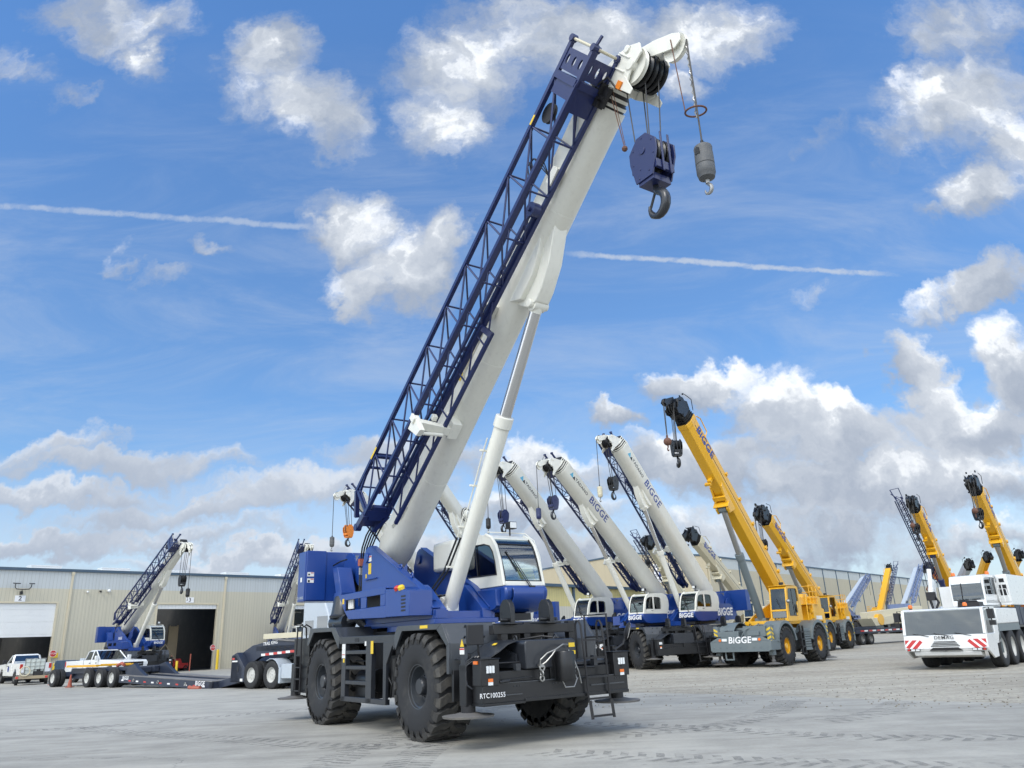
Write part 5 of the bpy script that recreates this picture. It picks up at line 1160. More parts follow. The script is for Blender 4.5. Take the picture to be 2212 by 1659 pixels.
    mh = b.build('machinery_house', vehwhite, root, .03)
    b = MB(ZT); b.box(-5.155, -5.15, 1.06, 1.32, 3.0, 3.5); b.box(-5.155, -5.15, 1.10, 1.28, 3.62, 3.80); b.build('vents', dgrey2, mh)
    b = MB(ZT); [b.cyl((-4.95, y, 2.7), (-4.9, y, 3.6), .02, 6) for y in (1.03, 1.2)]; b.tube([(-5.1, 1.02, 3.3), (-5.05, 1.3, 3.3), (-5.05, 1.33, 2.9), (-5.1, 1.02, 2.9)], .02, 6); b.build('rails', vehwhite, mh)
    b = MB(ZT); b.cyl((-6.5, 0, 1.9), (-6.5, 0, 2.5), 1.0, 24); b.build('slew_ring', black, root)
    b = MB(ZT); b.lathe([(.12, 0), (.12, 1.2), (.09, 1.25), (.09, 2.2)], (-3.6, -1.15, 2.3), (-.25, 0, 1), 16); b.bar((-3.9, -1.2, 2.5), (-4.4, -1.2, 3.9), .22, .3); b.build('stowed_boom', vehwhite, root)
    b = MB(ZT); b.tube([(-3.3, -1.05, 2.5), (-3.3, -1.1, 2.9), (-3.5, -.95, 3.1), (-3.3, -.8, 2.8), (-3.25, -.95, 2.45)], .05, 8); b.box(-3.5, -3.2, -1.2, -.9, 2.9, 3.3); b.build('rigging', black, root)
    for x, y, z in ((-3.6, -.15, 3.98), (-4.6, .85, 4.0)):
        b = MB(ZT); b.lathe([(.075, 0), (.08, .08), (.06, .15), (.02, .16)], (x, y, z), (0, 0, 1), 14); b.build('beacon_lens', lens_o, root)
    b = MB(ZT); b.tube([(-1.2, .4, 2.48), (-1.3, .4, 2.72), (-1.7, .9, 2.72), (-1.8, 1.1, 2.5)], .04, 8); b.box(-1.8, -1.2, .4, 1.1, 2.48, 2.68); b.build('spare_fittings', black, root)
    return root

# ------------------------------------------------------------------ lowboy trailer, tractor and yard vehicles
def lowboy():
    yaw = math.atan2(-13.65, 17.6)
    root = thing('lowboy_trailer', 'long dark blue lowboy trailer with an empty low deck and raised gooseneck', 'trailer', (-28.9, 49.75, 0), yaw)
    W = 2.6
    for x in (4.2, 5.72, 7.25):
        for sd, y in ((-1, .14), (1, W-.14)): road_wheel(root, x, y, .52, sd, 'tr', .52, .27, rim_w, .33, .3)
        b = MB(); b.cyl((x, .3, .52), (x, W-.3, .52), .07, 8); b.build('axle', black, root)
    for sd, y in ((-1, .14), (1, W-.14)): road_wheel(root, -.45, y, .52, sd, 'tr', .52, .27, rim_w, .33, .3)
    b = MB(); b.box(.9, 8.6, .55, .85, .75, 1.05); b.box(.9, 8.6, W-.85, W-.55, .75, 1.05); b.prism([(3.2, .98), (8.4, 1.10), (9.1, 1.25), (9.6, .95), (10.4, .62), (10.4, .45), (8.4, .50), (8.2, .9), (3.2, .85)], .30, .52); b.prism([(3.2, .98), (8.4, 1.10), (9.1, 1.25), (9.6, .95), (10.4, .62), (10.4, .45), (8.4, .50), (8.2, .9), (3.2, .85)], W-.52, W-.30)
    for x in (3.4, 4.95, 6.5, 8.3): b.box(x-.08, x+.08, .3, W-.3, .8, 1.0)
    b.box(.4, 3.4, .75, W-.75, .45, .95); b.box(-.9, .9, .6, W-.6, .6, .85); b.cyl((-.45, .3, .52), (-.45, W-.3, .52), .07, 8)
    b.build('rear_bogie_frame', lower, root, .01)
    b = MB(); b.box(.9, 4.8, .2, .36, 1.12, 1.24); b.box(.9, 4.8, W-.36, W-.2, 1.12, 1.24); [b.box(.9+.95*i, 1.0+.95*i, .36, W-.36, 1.14, 1.2) for i in range(5)]; b.build('ramp_rails', yellow, root)
    b = MB(); zt = lambda x: .66-(x-8.2)/9.4*.34
    def seg_(x0, x1, y0, y1, z0, z1): b.hexa([(x0, y0, zt(x0)+z0), (x1, y0, zt(x1)+z0), (x1, y1, zt(x1)+z0), (x0, y1, zt(x0)+z0), (x0, y0, zt(x0)+z1), (x1, y0, zt(x1)+z1), (x1, y1, zt(x1)+z1), (x0, y1, zt(x0)+z1)])
    for y0, y1 in ((.0, .12), (W-.12, W)): seg_(8.2, 17.6, y0, y1, -.38, -.02)
    for y0, y1 in ((.75, .88), (W-.88, W-.75)): seg_(8.2, 17.6, y0, y1, -.36, -.02)
    for i in range(15): seg_(8.5+.63*i, 8.62+.63*i, .12, W-.12, -.30, -.12)
    seg_(17.3, 17.6, 0, W, -.38, -.02); b.prism([(17.5, .30), (19.3, .60), (19.3, .25), (17.6, -.0), (17.5, .02)], .35, W-.35)
    dk = b.build('deck_frame', lower, root, .01)
    b = MB()
    for y0, y1 in ((.0, .78), (W-.78, W)): seg_(8.2, 17.55, y0, y1, -.015, .02)
    for i in range(5): seg_(16.6, 17.55, .9+.17*i, 1.0+.17*i, -.02, .015)
    b.build('deck_planks', deckm, dk)
    r_ = MB(); w_ = MB()
    for i in range(11):
        x = 8.5+.82*i; (r_ if i % 2 else w_).hexa([(x, -.006, zt(x)-.28), (x+.26, -.006, zt(x+.26)-.28), (x+.26, -.002, zt(x+.26)-.28), (x, -.002, zt(x)-.28), (x, -.006, zt(x)-.21), (x+.26, -.006, zt(x+.26)-.21), (x+.26, -.002, zt(x+.26)-.21), (x, -.002, zt(x)-.21)])
    r_.build('red_markers', lens_r, dk); w_.build('white_markers', flat_white, dk)
    txt('BiGGE', .30, (16.5, -.006, zt(16.5)-.13), (1, 0, -.036), (0, 0, 1), flat_white, dk, .02, .1); txt('BiGGE', .24, (8.95, -.006, zt(8.95)-.13), (1, 0, -.036), (0, 0, 1), flat_white, dk, .02, .1)
    b = MB()
    for x in (9.9, 12.5, 15.2): b.torus((x, -.03, zt(x)-.2), .07, .02, (0, 1, 0), 12, 6)
    b.build('chain_rings', steel, dk)
    b = MB(); g = [(19.1, .30), (19.1, 1.46), (20.2, 1.88), (21.8, 2.08), (24.1, 1.92), (24.1, 1.52), (20.85, 1.36), (20.35, 1.15), (20.2, .30)]
    b.prism(g, .35, .55); b.prism(g, W-.55, W-.35); b.prism([(19.1, .30), (19.1, 1.46), (19.5, 1.60), (20.2, .9), (20.2, .30)], .0, .35); b.prism([(19.1, .30), (19.1, 1.46), (19.5, 1.60), (20.2, .9), (20.2, .30)], W-.35, W)
    b.prism([(19.1, .3), (19.1, 1.42), (19.4, 1.5), (20.0, .9), (20.0, .3)], .0, W); b.box(20.5, 24.1, .35, W-.35, 1.6, 1.85)
    gn = b.build('gooseneck', lower, root, .015)
    b = MB(); b.prism([(21.8, 2.085), (24.15, 1.925), (24.15, 1.965), (21.8, 2.125)], .3, W-.3); b.build('gooseneck_top', deckm, gn)
    r_ = MB(); w_ = MB()
    for i in range(10):
        x = 20.95+.31*i; z = 1.40+(x-20.85)*.05; (r_ if i % 2 else w_).box(x, x+.31, .340, .348, z, z+.10)
    r_.box(19.15, 19.35, -.006, -.002, 1.28, 1.36); r_.build('red_markers', lens_r, gn); w_.build('white_markers', flat_white, gn)
    txt('TRAIL KING', .20, (21.6, .345, 1.95), (1, 0, .06), (0, 0, 1), flat_white, gn, .012, .15)
    MB().box(19.62, 19.72, -.01, -.002, .75, 1.0).build('frame_hole', black, gn); [MB().cyl((21.3+.36*i, .342, 1.75), (21.3+.36*i, .348, 1.75), .05, 10).build('frame_hole', black, gn) for i in range(6)]
    s = MB(); s.box(19.16, 19.6, -.007, -.003, 1.18, 1.24); s.box(19.9, 20.1, -.007, -.003, .33, .45); s.build('sticker', sticker_w, gn)
    tag_ = MB(); tag_.tube([(16.9, -.2, .04), (16.3, -.3, .05), (16.0, -.25, .08)], .09, 8); fl = tag_.build('warning_flag', redor, root)
    # beam on top of the gooseneck
    M_ = M.Translation((-28.9, 49.75, 0)) @ M.Rotation(yaw, 4, 'Z')
    bt = thing('timber_beam', 'long pale square beam lying across the dark blue gooseneck', 'beam', M_ @ V((20.5, .8, 2.14)), yaw)
    b = MB(); b.box(0, 4.4, -.10, .12, 0, .24); b.build('beam', cream, bt, .01); b = MB(); b.box(-.004, 0.0, -.07, .09, .03, .2); b.build('beam_end', black, bt)
    # cones resting by the booster
    return root, M_, yaw
def tractor(M_, yaw):
    root = thing('road_tractor', 'white road tractor coupled under the gooseneck of the lowboy', 'truck', M_ @ V((20.7, 0, 0)), yaw)
    W = 2.5
    for x in (0, 1.55):
        for sd, y in ((-1, .16), (1, W-.16)): road_wheel(root, x, y, .60, sd, 'tk', .60, .30, rim_w, .36, .3)
    for sd, y in ((-1, .17), (1, W-.17)): road_wheel(root, 6.4, y, .54, sd, 'tk2', .54, .3, rim_w, 0, .6)
    b = MB(); b.box(-.8, 7.2, .8, 1.0, .75, 1.05); b.box(-.8, 7.2, 1.5, 1.7, .75, 1.05); b.box(0, 2, .8, 1.7, 1.05, 1.2); b.build('chassis', black, root)
    b = MB(); arc = [(1.55+math.cos(R(a))*.70, .60+math.sin(R(a))*.70) for a in range(-20, 121, 20)]; b.strip(arc, -.02, .72, .03); b.strip(arc, W-.72, W+.02, .03); b.box(2.16, 2.30, -.02, .7, .25, .9); b.box(2.3, 3.3, .02, .6, .45, 1.05); b.build('rear_mudguard', silver, root, .01)
    b = MB(); b.prism([(3.55, 1.1), (3.55, 3.55), (3.8, 3.75), (5.0, 3.6), (5.5, 2.6), (5.6, 2.0), (7.3, 1.85), (7.4, 1.0), (7.2, .6), (5.6, .7), (3.6, .7)], .12, W-.12); b.build('cab_body', silver, root, .06)
    b = MB(); b.box(4.55, 5.25, .112, .118, 2.2, 2.95); b.box(3.70, 4.3, .112, .118, 2.2, 2.8); b.build('side_window', glass_car, root)
    b = MB(); b.box(-.95, -.88, .05, .7, .25, .95); b.box(-.95, -.88, W-.7, W-.05, .25, .95); b.build('mud_flap', black, root)
    return root

def pickup(name, label, loc, yaw, crew=True, toolbox=True, S=1.0, newer=True):
    """nose towards +x, origin below the middle of the tail"""
    root = thing(name, label, 'pickup truck', loc, yaw, S, 'white pickup trucks parked by the shed')
    hw = .98; L = 6.2 if crew else 5.6
    rb = 2.05; xc = 3.7 if crew else 3.3   # end of bed, windscreen base
    b = MB()
    b.prism([(0, .62), (.02, 1.34), (rb, 1.36), (rb, .52), (1.55, .52), (1.50, .72), (1.36, .93), (1.12, 1.0), (.88, .93), (.74, .72), (.70, .55), (.05, .55)], -hw, -hw+.06); b.prism([(0, .62), (.02, 1.34), (rb, 1.36), (rb, .52), (1.55, .52), (1.50, .72), (1.36, .93), (1.12, 1.0), (.88, .93), (.74, .72), (.70, .55), (.05, .55)], hw-.06, hw)
    b.box(0, rb, -hw+.06, hw-.06, .72, .78); b.box(-.0, .06, -hw+.06, hw-.06, .62, 1.34); b.box(rb-.05, rb, -hw+.06, hw-.06, .6, 1.36)
    bed = b.build('cargo_bed', vehwhite, root, .02)
    b = MB(); xf = L-.15
    b.prism([(rb+.03, .5), (rb+.03, 1.38), (xc, 1.38), (xc+.25, 1.36), (xf-.1, 1.28), (xf, 1.16), (xf+.02, .62), (xf-.55, .52), (xf-.62, .75), (xf-.78, .95), (xf-1.02, 1.0), (xf-1.26, .93), (xf-1.40, .72), (xf-1.45, .5)], -hw, hw)
    body = b.build('body', vehwhite, root, .05)
    g = MB(); g.hexa([(rb+.12, -hw+.06, 1.37), (xc+.12, -hw+.06, 1.37), (xc+.12, hw-.06, 1.37), (rb+.12, hw-.06, 1.37), (rb+.32, -hw+.2, 1.90), (xc-.55, -hw+.2, 1.92), (xc-.55, hw-.2, 1.92), (rb+.32, hw-.2, 1.90)]); g.build('cabin_glass', glass_car, body)
    b = MB(); b.hexa([(rb+.29, -hw+.17, 1.88), (xc-.52, -hw+.17, 1.90), (xc-.52, hw-.17, 1.90), (rb+.29, hw-.17, 1.88), (rb+.40, -hw+.26, 1.97), (xc-.72, -hw+.26, 1.98), (xc-.72, hw-.26, 1.98), (rb+.40, hw-.26, 1.97)])
    for sg in (-1, 1):
        b.bar((xc+.13, sg*(hw-.06), 1.37), (xc-.53, sg*(hw-.19), 1.91), .07, .07); b.bar((rb+.13, sg*(hw-.07), 1.37), (rb+.31, sg*(hw-.19), 1.90), .14, .05)
        if crew: b.bar((rb+.85, sg*(hw-.055), 1.37), (rb+.86, sg*(hw-.185), 1.90), .09, .05)
    b.build('roof', vehwhite, body, .03)
    b = MB()
    for sg in (-1, 1):
        for x in ([rb+.05, rb+.86, xc+.10] if crew else [rb+.10, xc+.08]): b.box(x-.006, x+.006, *sorted((sg*(hw+.001), sg*(hw-.01))), .60, 1.36)
        b.box(rb+.7, rb+.86, *sorted((sg*(hw+.02), sg*hw)), 1.16, 1.2); b.box(xc-.25, xc-.1, *sorted((sg*(hw+.02), sg*hw)), 1.16, 1.2)
        b.box(rb+.1, xc+.1, *sorted((sg*(hw+.08), sg*hw)), .42, .47)
    b.build('door_gaps', black, body)
    for sg in (-1, 1):
        b = MB(); b.box(xc+.02, xc+.14, *sorted((sg*(hw+.02), sg*(hw+.26))), 1.34, 1.62); b.build('mirror', vehwhite if newer else black, body, .03)
        b = MB(); b.box(-.012, .10, *sorted((sg*hw*1.003, sg*(hw-.16))), .98, 1.30); b.build('tail_lamp', lens_r, bed)
        b = MB(); b.box(xf-.18, xf+.024, *sorted((sg*(hw+.002), sg*(hw-.30))), .98, 1.15); b.build('headlamp', lens_w, body)
    b = MB(); b.box(xf+.0, xf+.035, -.66, .66, .90, 1.17); b.box(xf-.2, xf+.14, -hw, hw, .56, .62); gr = b.build('grille', black if not newer else dgrey2, body)
    b = MB(); b.box(xf-.1, xf+.12, -hw-.01, hw+.01, .62, .86); b.box(xf+.03, xf+.05, -.6, .6, 1.0, 1.05); b.box(-.18, 0, -.95, .95, .55, .75); b.build('bumper', chrome, body, .03)
    for x in (1.12, xf-1.02):
        for sg in (-1, 1): road_wheel(root, x, sg*(hw-.12), .40, sg, 'pk', .40, .26, steel, 0, .7)
    b = MB(); b.box(.2, L-.3, -.7, .7, .40, .60); b.build('chassis', black, root)
    if toolbox: b = MB(); b.box(rb-.6, rb-.08, -hw+.1, hw-.1, 1.1, 1.50); b.build('tool_box', silver, bed, .02)
    return root, body
def ibc_trailer(loc, yaw):
    root = thing('utility_trailer', 'small flatbed trailer carrying a water tote behind the white pickup', 'trailer', loc, yaw)
    b = MB(); b.box(0, 2.9, -.95, .95, .52, .60); b.box(2.9, 4.2, -.05, .05, .5, .58); b.box(-.08, 0, -.98, .98, .42, .62); b.build('flatbed', wood, root)
    for sd in (-1, 1): road_wheel(root, 1.0, sd*.9, .34, sd, 'ut', .34, .2, rim_w, 0, .4)
    for sd in (-1, 1):
        b = MB(); b.box(-.10, -.08, *sorted((sd*.95, sd*.80)), .45, .58); b.build('tail_lamp', lens_r, root)
    mw = M.Translation(loc) @ M.Rotation(yaw, 4, 'Z')
    t = thing('water_tote', 'translucent square water tote in a wire cage on the small trailer', 'water tank', mw @ V((1.35, -.1, .60)), yaw)
    b = MB(); b.box(-.52, .52, -.58, .58, .12, 1.10); b.cyl((0, 0, 1.1), (0, 0, 1.15), .11, 14); b.build('tank', tote, t, .06)
    b = MB()
    for sx in (-1, 1):
        for i in range(5): b.cyl((sx*.56, -.6+.3*i, 0.0), (sx*.56, -.6+.3*i, 1.14), .014, 5)
    for sy in (-1, 1):
        for i in range(5): b.cyl((-.56+.28*i, sy*.62, 0.0), (-.56+.28*i, sy*.62, 1.14), .014, 5)
    for z in (.12, .38, .64, .9, 1.14): b.tube([(-.56, -.62, z), (.56, -.62, z), (.56, .62, z), (-.56, .62, z)], .014, 5, True)
    b.box(-.55, .55, -.6, .6, 0, .1); b.build('cage', steel, t)
    h = thing('hose_coil', 'coil of pale hose hanging at the back of the water trailer', 'hose', mw @ V((-.02, .45, .62)), yaw)
    b = MB()
    for i in range(5): b.torus((.10*i-.1, 0, .30), .30, .035, (1, 0, .05*i), 22, 6)
    b.build('coil', cream, h)
    p = thing('water_pump', 'small dark motor pump on the tail of the water trailer', 'pump', mw @ V((.35, -.35, .60)), yaw)
    b = MB(); b.box(-.25, .25, -.3, .3, .02, .30); b.cyl((-.1, 0, .3), (-.1, 0, .42), .12, 12); b.tube([(-.3, -.3, .05), (-.3, -.3, .42), (-.3, .3, .42), (-.3, .3, .05)], .018, 6); b.build('pump_body', dgrey2, p, .02)
def bollard(name, label, loc, mt, h=1.1, r=.09, cat='bollard', group=None):
    o = thing(name, label, cat, loc, group=group); b = MB(); b.lathe([(r, 0), (r, h-.05), (r*.8, h-.01), (.01, h)], (0, 0, 0), (0, 0, 1), 14); b.build('post', mt, o); return o
def cone(label, loc, lean=None, group='orange marker cones in the yard', S=1.0):
    o = thing('traffic_cone', label, 'traffic cone', loc, 0, S, group)
    b = MB(); b.box(-.18, .18, -.18, .18, 0, .04); b.lathe([(.13, .04), (.03, .70), (.01, .71)], (0, 0, 0), (0, 0, 1), 16); b.build('cone_body', redor, o); return o
def stop_sign(label, loc, yaw):
    o = thing('stop_sign', label, 'sign', loc, yaw, 1, 'stop signs at the shed doors'); b = MB(); b.cyl((0, 0, 0), (0, 0, 2.25), .035, 8); b.build('post', steel, o)
    b = MB(); b.prism([(.30*math.cos(R(22.5+45*i)), 2.1+.30*math.sin(R(22.5+45*i))) for i in range(8)], -.05, -.036, 'y'); p = b.build('plate', flat_white, o)
    b = MB(); b.prism([(.27*math.cos(R(22.5+45*i)), 2.1+.27*math.sin(R(22.5+45*i))) for i in range(8)], -.056, -.0505, 'y'); b.build('red_face', red, p)
    txt('STOP', .20, (0, -.058, 2.1), (1, 0, 0), (0, 0, 1), flat_white, p, .012); return o

# ------------------------------------------------------------------ left shed
WO = V((-44.7955, 66.5006, 0)); WD = V((.66818, .74400, 0)); WN = V((.74400, -.66818, 0)); WYAW = math.atan2(.744, .66818)
def wp_(s, out=0.0, z=0.0): return WO+WD*s+WN*out+V((0, 0, z))
def left_shed():
    root = thing('shed', 'long cream metal shed with numbered roll-up doors and a pale grey upper band', 'building', WO, WYAW)
    m = corrugated('cream_cladding', (.54, .505, .395), (.50, .53, .53), 7.62, .30)
    X0, X1, H_ = -16.0, 36.5, 9.15
    doors = [(-.9, 4.88, 6.35), (13.88, 19.97, 6.30), (29.1, 35.2, 6.28)]
    # front wall at y=0 (outside is -y); built in panels around the doors
    b = MB(); xs = X0
    for d0, d1, dz in doors:
        b.box(xs, d0, 0, .20, -.1, H_); b.box(d0, d1, 0, .20, dz, H_); xs = d1
    b.box(xs, X1, 0, .20, -.1, H_); b.box(X1-.2, X1, .2, 40, -.1, H_)
    b.build('wall', m, root)
    b = MB(); b.box(X0-.1, X1+.1, -.16, .25, H_-.02, H_+.22); b.build('roof_trim', paint('trim_blue', (.045, .085, .13), .45), root)
    b = MB(); b.add([(X0, .2, H_+.1), (X1, .2, H_+.1), (X1, 20, H_+.9), (X0, 20, H_+.9), (X0, .2, H_+.2), (X1, .2, H_+.2), (X1, 20, H_+1.0), (X0, 20, H_+1.0)], [(3, 2, 1, 0), (4, 5, 6, 7), (0, 1, 5, 4), (1, 2, 6, 5), (2, 3, 7, 6), (3, 0, 4, 7)]); rf = b.build('roof', silver, root)
    for a, c in ((2.53, 5.03), (8.55, 11.1), (14.3, 16.8), (21.0, 23.6), (27.5, 30)):
        b = MB(); b.box(a, c, .6, 1.8, H_+.15, H_+.52); b.box(a-.03, c+.03, .57, 1.83, H_+.46, H_+.54); b.build('skylight_curb', sticker_w if False else vehwhite, rf)
    for x in (-8.9, 5.88, 20.7):
        b = MB(); b.box(x-.08, x+.08, -.12, 0, 0, H_); b.box(x-.12, x+.12, -.14, 0, H_-.3, H_); b.build('downspout', paint('downspout_cream', (.58, .52, .38), .5) if 'downspout_cream' not in MATS else MATS['downspout_cream'], root)
    tr_ = MATS['downspout_cream']
    for k, (d0, d1, dz) in enumerate(doors):
        b = MB(); t = .16; b.box(d0-t, d0, -.03, .26, 0, dz+t); b.box(d1, d1+t, -.03, .26, 0, dz+t); b.box(d0, d1, -.03, .26, dz, dz+t)
        fr = b.build('door_frame', tr_ if k else red if False else tr_, root)
        b = MB()
        zb = 3.54 if k == 0 else dz-.42
        z = dz; n = 0
        while z > zb+.02: h_ = min(.52 if k == 0 else .42, z-zb); b.box(d0, d1, .10+.012*(n % 2), .16, z-h_+.012, z); b.box(d0, d1, .125, .155, z-h_, z-h_+.012); z -= h_; n += 1
        sh = b.build('roll_up_door', vehwhite, fr)
        if k:
            b = MB(); [b.box(d0+.05+.35*i, d0+.06+.35*i, .09, .10, dz-.40, dz) for i in range(1, 17)]; b.build('door_ribs', silver, sh)
    # interior: floor, back and side walls, some stock
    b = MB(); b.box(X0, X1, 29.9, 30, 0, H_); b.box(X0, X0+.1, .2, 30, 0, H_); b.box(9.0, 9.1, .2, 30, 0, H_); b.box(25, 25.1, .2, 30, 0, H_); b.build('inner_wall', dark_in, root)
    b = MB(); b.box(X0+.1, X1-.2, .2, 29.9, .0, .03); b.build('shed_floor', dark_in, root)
    return root
def shed_contents():
    def at(s, dep, z=0): return wp_(s, -dep, z)
    t = thing('wooden_crate_stack', 'tall brown panel standing inside the shed behind door three', 'panel', at(17.9, 5), WYAW); b = MB(); b.box(-.45, .45, -.06, .06, 0, 4.4); b.box(-.5, -.38, -.1, .1, 0, 4.5); b.box(.38, .5, -.1, .1, 0, 4.5); b.build('panel', wood, t)
    t = thing('red_machine', 'low red machine parked in the dark just inside door three', 'machine', at(18.6, 4.5), WYAW, .9); b = MB(); b.box(-.9, .9, -.5, .5, .25, .8); b.prism([(-.9, .8), (.2, .8), (0, 1.3), (-.7, 1.3)], -.4, .4); b.build('machine_body', red, t, .03)
    for x in (-.6, .6): 
        for sg in (-1, 1): road_wheel(t, x, sg*.45, .28, sg, 'mc', .28, .18, dgrey2)
    t = thing('folding_scissor_frame', 'thin folded frame leaning in the dark doorway three', 'frame', at(15.9, 2.5), WYAW); b = MB(); b.bar((-1.1, 0, 1.1), (.2, 0, 2.6), .07); b.bar((.2, 0, 2.6), (1.5, 0, .9), .07); b.bar((-1.1, 0, 0), (-1.1, 0, 1.1), .06); b.bar((1.5, 0, 0), (1.5, 0, .9), .06); b.build('frame_bars', wood, t)
    t = thing('storage_rack', 'dark rack of boxes deep inside shed door three', 'rack', at(16.2, 9), WYAW)
    b = MB(); [b.box(-2, 2, -.4, .4, z, z+.08) for z in (.4, 1.5, 2.6)]; [b.box(x-.05, x+.05, -.4, .4, 0, 3.2) for x in (-2, 0, 2)]; b.build('rack_frame', steel, t)
    random.seed(2)
    for i in range(6): b = MB(); x = -1.6+.62*i; b.box(x-.25, x+.25, -.3, .3, (.48, 1.58, 2.68)[i % 3], (.48, 1.58, 2.68)[i % 3]+.5+.2*random.random()); b.build('box', random.choice((red, blue, cream, steel)), t)
    t = thing('overhead_lamp', 'short strip lamp hanging inside the shed behind door four', 'lamp', at(30.9, 3, 5.6), WYAW); b = MB(); b.box(-.9, .9, -.1, .1, 0, .12); b.build('lamp_body', sticker_w, t)
def number_sign(s, z, digit, label, W=.82, Hh=.52):
    o = thing('number_sign', label, 'sign', wp_(s, .03, z), WYAW, 1, 'number signs over the shed doors'); b = MB(); b.box(-W/2, W/2, -.03, 0, -Hh/2, Hh/2); p = b.build('board', flat_white, o, .004)
    txt(digit, .52, (0, -.031, .0), (1, 0, 0), (0, 0, 1), flat_black, p, .02); return o
def small_wall_things():
    o = thing('floodlight', 'twin arm floodlight on the wall above door two', 'floodlight', wp_(1.9, .05, 7.3), WYAW)
    b = MB(); b.tube([(0, -.15, 0), (0, -.3, .18), (-.5, -.35, .22), (-.62, -.4, .4), (-.62, -.45, .62)], .035, 8); b.tube([(0, -.3, .18), (.5, -.35, .22), (.62, -.4, .4), (.62, -.45, .62)], .035, 8); b.box(-.1, .1, -.2, 0, -.22, .05); b.build('bracket', dgrey2, o)
    for sg in (-1, 1): b = MB(); b.hexa([(sg*.55-.2, -.85, .60), (sg*.55+.2, -.85, .60), (sg*.62+.2, -.35, .66), (sg*.62-.2, -.35, .66), (sg*.55-.2, -.85, .68), (sg*.55+.2, -.85, .68), (sg*.62+.2, -.35, .74), (sg*.62-.2, -.35, .74)]); b.build('lamp_head', dgrey, o)
    for s, z, lb, r in ((9.11, 7.54, 'white dome camera on the cream wall, biggest of the wall row', .16), (8.39, 7.47, 'small dark camera between two pale wall cameras', .09), (7.26, 7.41, 'small white camera nearest the downspout on the cream wall', .10)):
        o = thing('security_camera', lb, 'camera', wp_(s, .02, z), WYAW, 1, 'cameras along the shed wall'); b = MB(); b.box(-.06, .06, -.12, 0, -.05, .05); b.ball((0, -.2, -.04), r, 12); b.build('camera_body', vehwhite if r != .09 else dgrey2, o)
    o = thing('gate_plate', 'yellow rectangular notice on the post by door two', 'sign', wp_(5.25, .10, 1.95), WYAW); b = MB(); b.box(-.28, .28, -.03, 0, -.2, .2); b.build('board', sticker_y, o); 

# ------------------------------------------------------------------ right hall
def right_hall():
    O = V((30.1, 124.1, 0)); D = V((.6457, .7636, 0)); yaw = math.atan2(D.y, D.x)
    root = thing('hall', 'tall cream metal hall with dark vertical seams and a low front annexe', 'building', O, yaw)
    m = corrugated('hall_cladding', (.47, .42, .30), (.48, .51, .50), 11.3, .4); m2 = corrugated('annexe_cladding', (.56, .54, .47), (.62, .54, .24), 4.3, .35)
    m3 = corrugated('gable_cladding', (.44, .38, .26), None, 0, .4)
    Hh = 12.95
    b = MB(); b.box(0, 190, 0, .3, 0, Hh); b.build('wall', m, root)
    b = MB(); b.box(-.15, 190, -.15, .3, Hh, Hh+.25); b.build('roof_trim', MATS['trim_blue'], root)
    for x in [2.9+7.95*i for i in range(24)]: b = MB(); b.box(x-.13, x+.13, -.10, 0, 0, Hh); b.build('downspout', MATS['trim_blue'], root)
    b = MB(); b.add([(0, 0, Hh+.2), (190, 0, Hh+.2), (190, 17, 15.0), (0, 17, 15.0), (190, 34.2, 14.0), (0, 34.2, 14.0)], [(0, 1, 2, 3), (3, 2, 4, 5)]); b.build('roof', silver, root)
    # gable end, facing the yard
    b = MB(); b.prism([(.3, 0), (34.1, 0), (34.1, 13.7), (14.5, 14.75), (.3, 13.05)], -.25, 0, 'x'); b.build('gable_wall', m3, root)
    b = MB(); b.prism([(-.2, 13.05), (14.5, 14.8), (34.3, 13.75), (34.3, 13.98), (14.5, 15.05), (-.2, 13.30)], -.4, -.25, 'x'); b.build('gable_trim', MATS['trim_blue'], root)
    # banner sign on the gable
    s = thing('banner_sign', 'white wall banner with a blue emblem high on the cream gable', 'sign', O+D*(-.27)+V((-D.y, D.x, 0))*8.4+V((0, 0, 11.15)), yaw)
    b = MB(); b.box(-.06, 0, -1.55, 1.55, -1.5, 1.5); p = b.build('board', flat_white, s)
    b = MB(); b.prism([(.55, -.6), (-.1, -.6), (-.0, -.35), (.22, -.35), (.1, .5), (.42, .7), (.55, .2)], -.07, -.061, 'x'); b.prism([(-.2, -.6), (-.75, -.6), (-.45, .1), (-.05, .75), (-.05, .1)], -.07, -.061, 'x'); b.build('emblem', flat_blue, p)
    a = thing('annexe', 'low pale annexe with a yellow upper band in front of the tall hall', 'building', (3.5, 70.3, 0), math.atan2(.78, .63))
    b = MB(); b.box(-8, 21.5, 0, .25, 0, 5.95); b.box(-8, -7.75, .25, 20, 0, 5.95); b.box(21.25, 21.5, .25, 20, 0, 5.95); b.build('wall', m2, a)
    b = MB(); b.box(-8.2, 21.8, -.35, .3, 5.95, 6.2); b.add([(-8.2, .2, 6.15), (21.8, .2, 6.15), (21.8, 20, 7), (-8.2, 20, 7)], [(0, 1, 2, 3)]); b.build('roof', MATS['trim_blue'], a)
    for x in (2.0, 10.5, 21.3): b = MB(); b.box(x-.12, x+.12, -.16, 0, 0, 5.95); b.build('downspout', MATS['trim_blue'], a)
    o = thing('number_sign', 'white board with black seven on the pale annexe wall', 'sign', V((5.29, 73.2, 4.7))+V((.12, -.1, 0)), math.atan2(.78, .63), 1, 'number signs over the shed doors'); b = MB(); b.box(-.4, .4, -.03, 0, -.32, .32); p = b.build('board', flat_white, o); txt('7', .5, (0, -.032, 0), (1, 0, 0), (0, 0, 1), flat_black, p, .02)
    return root

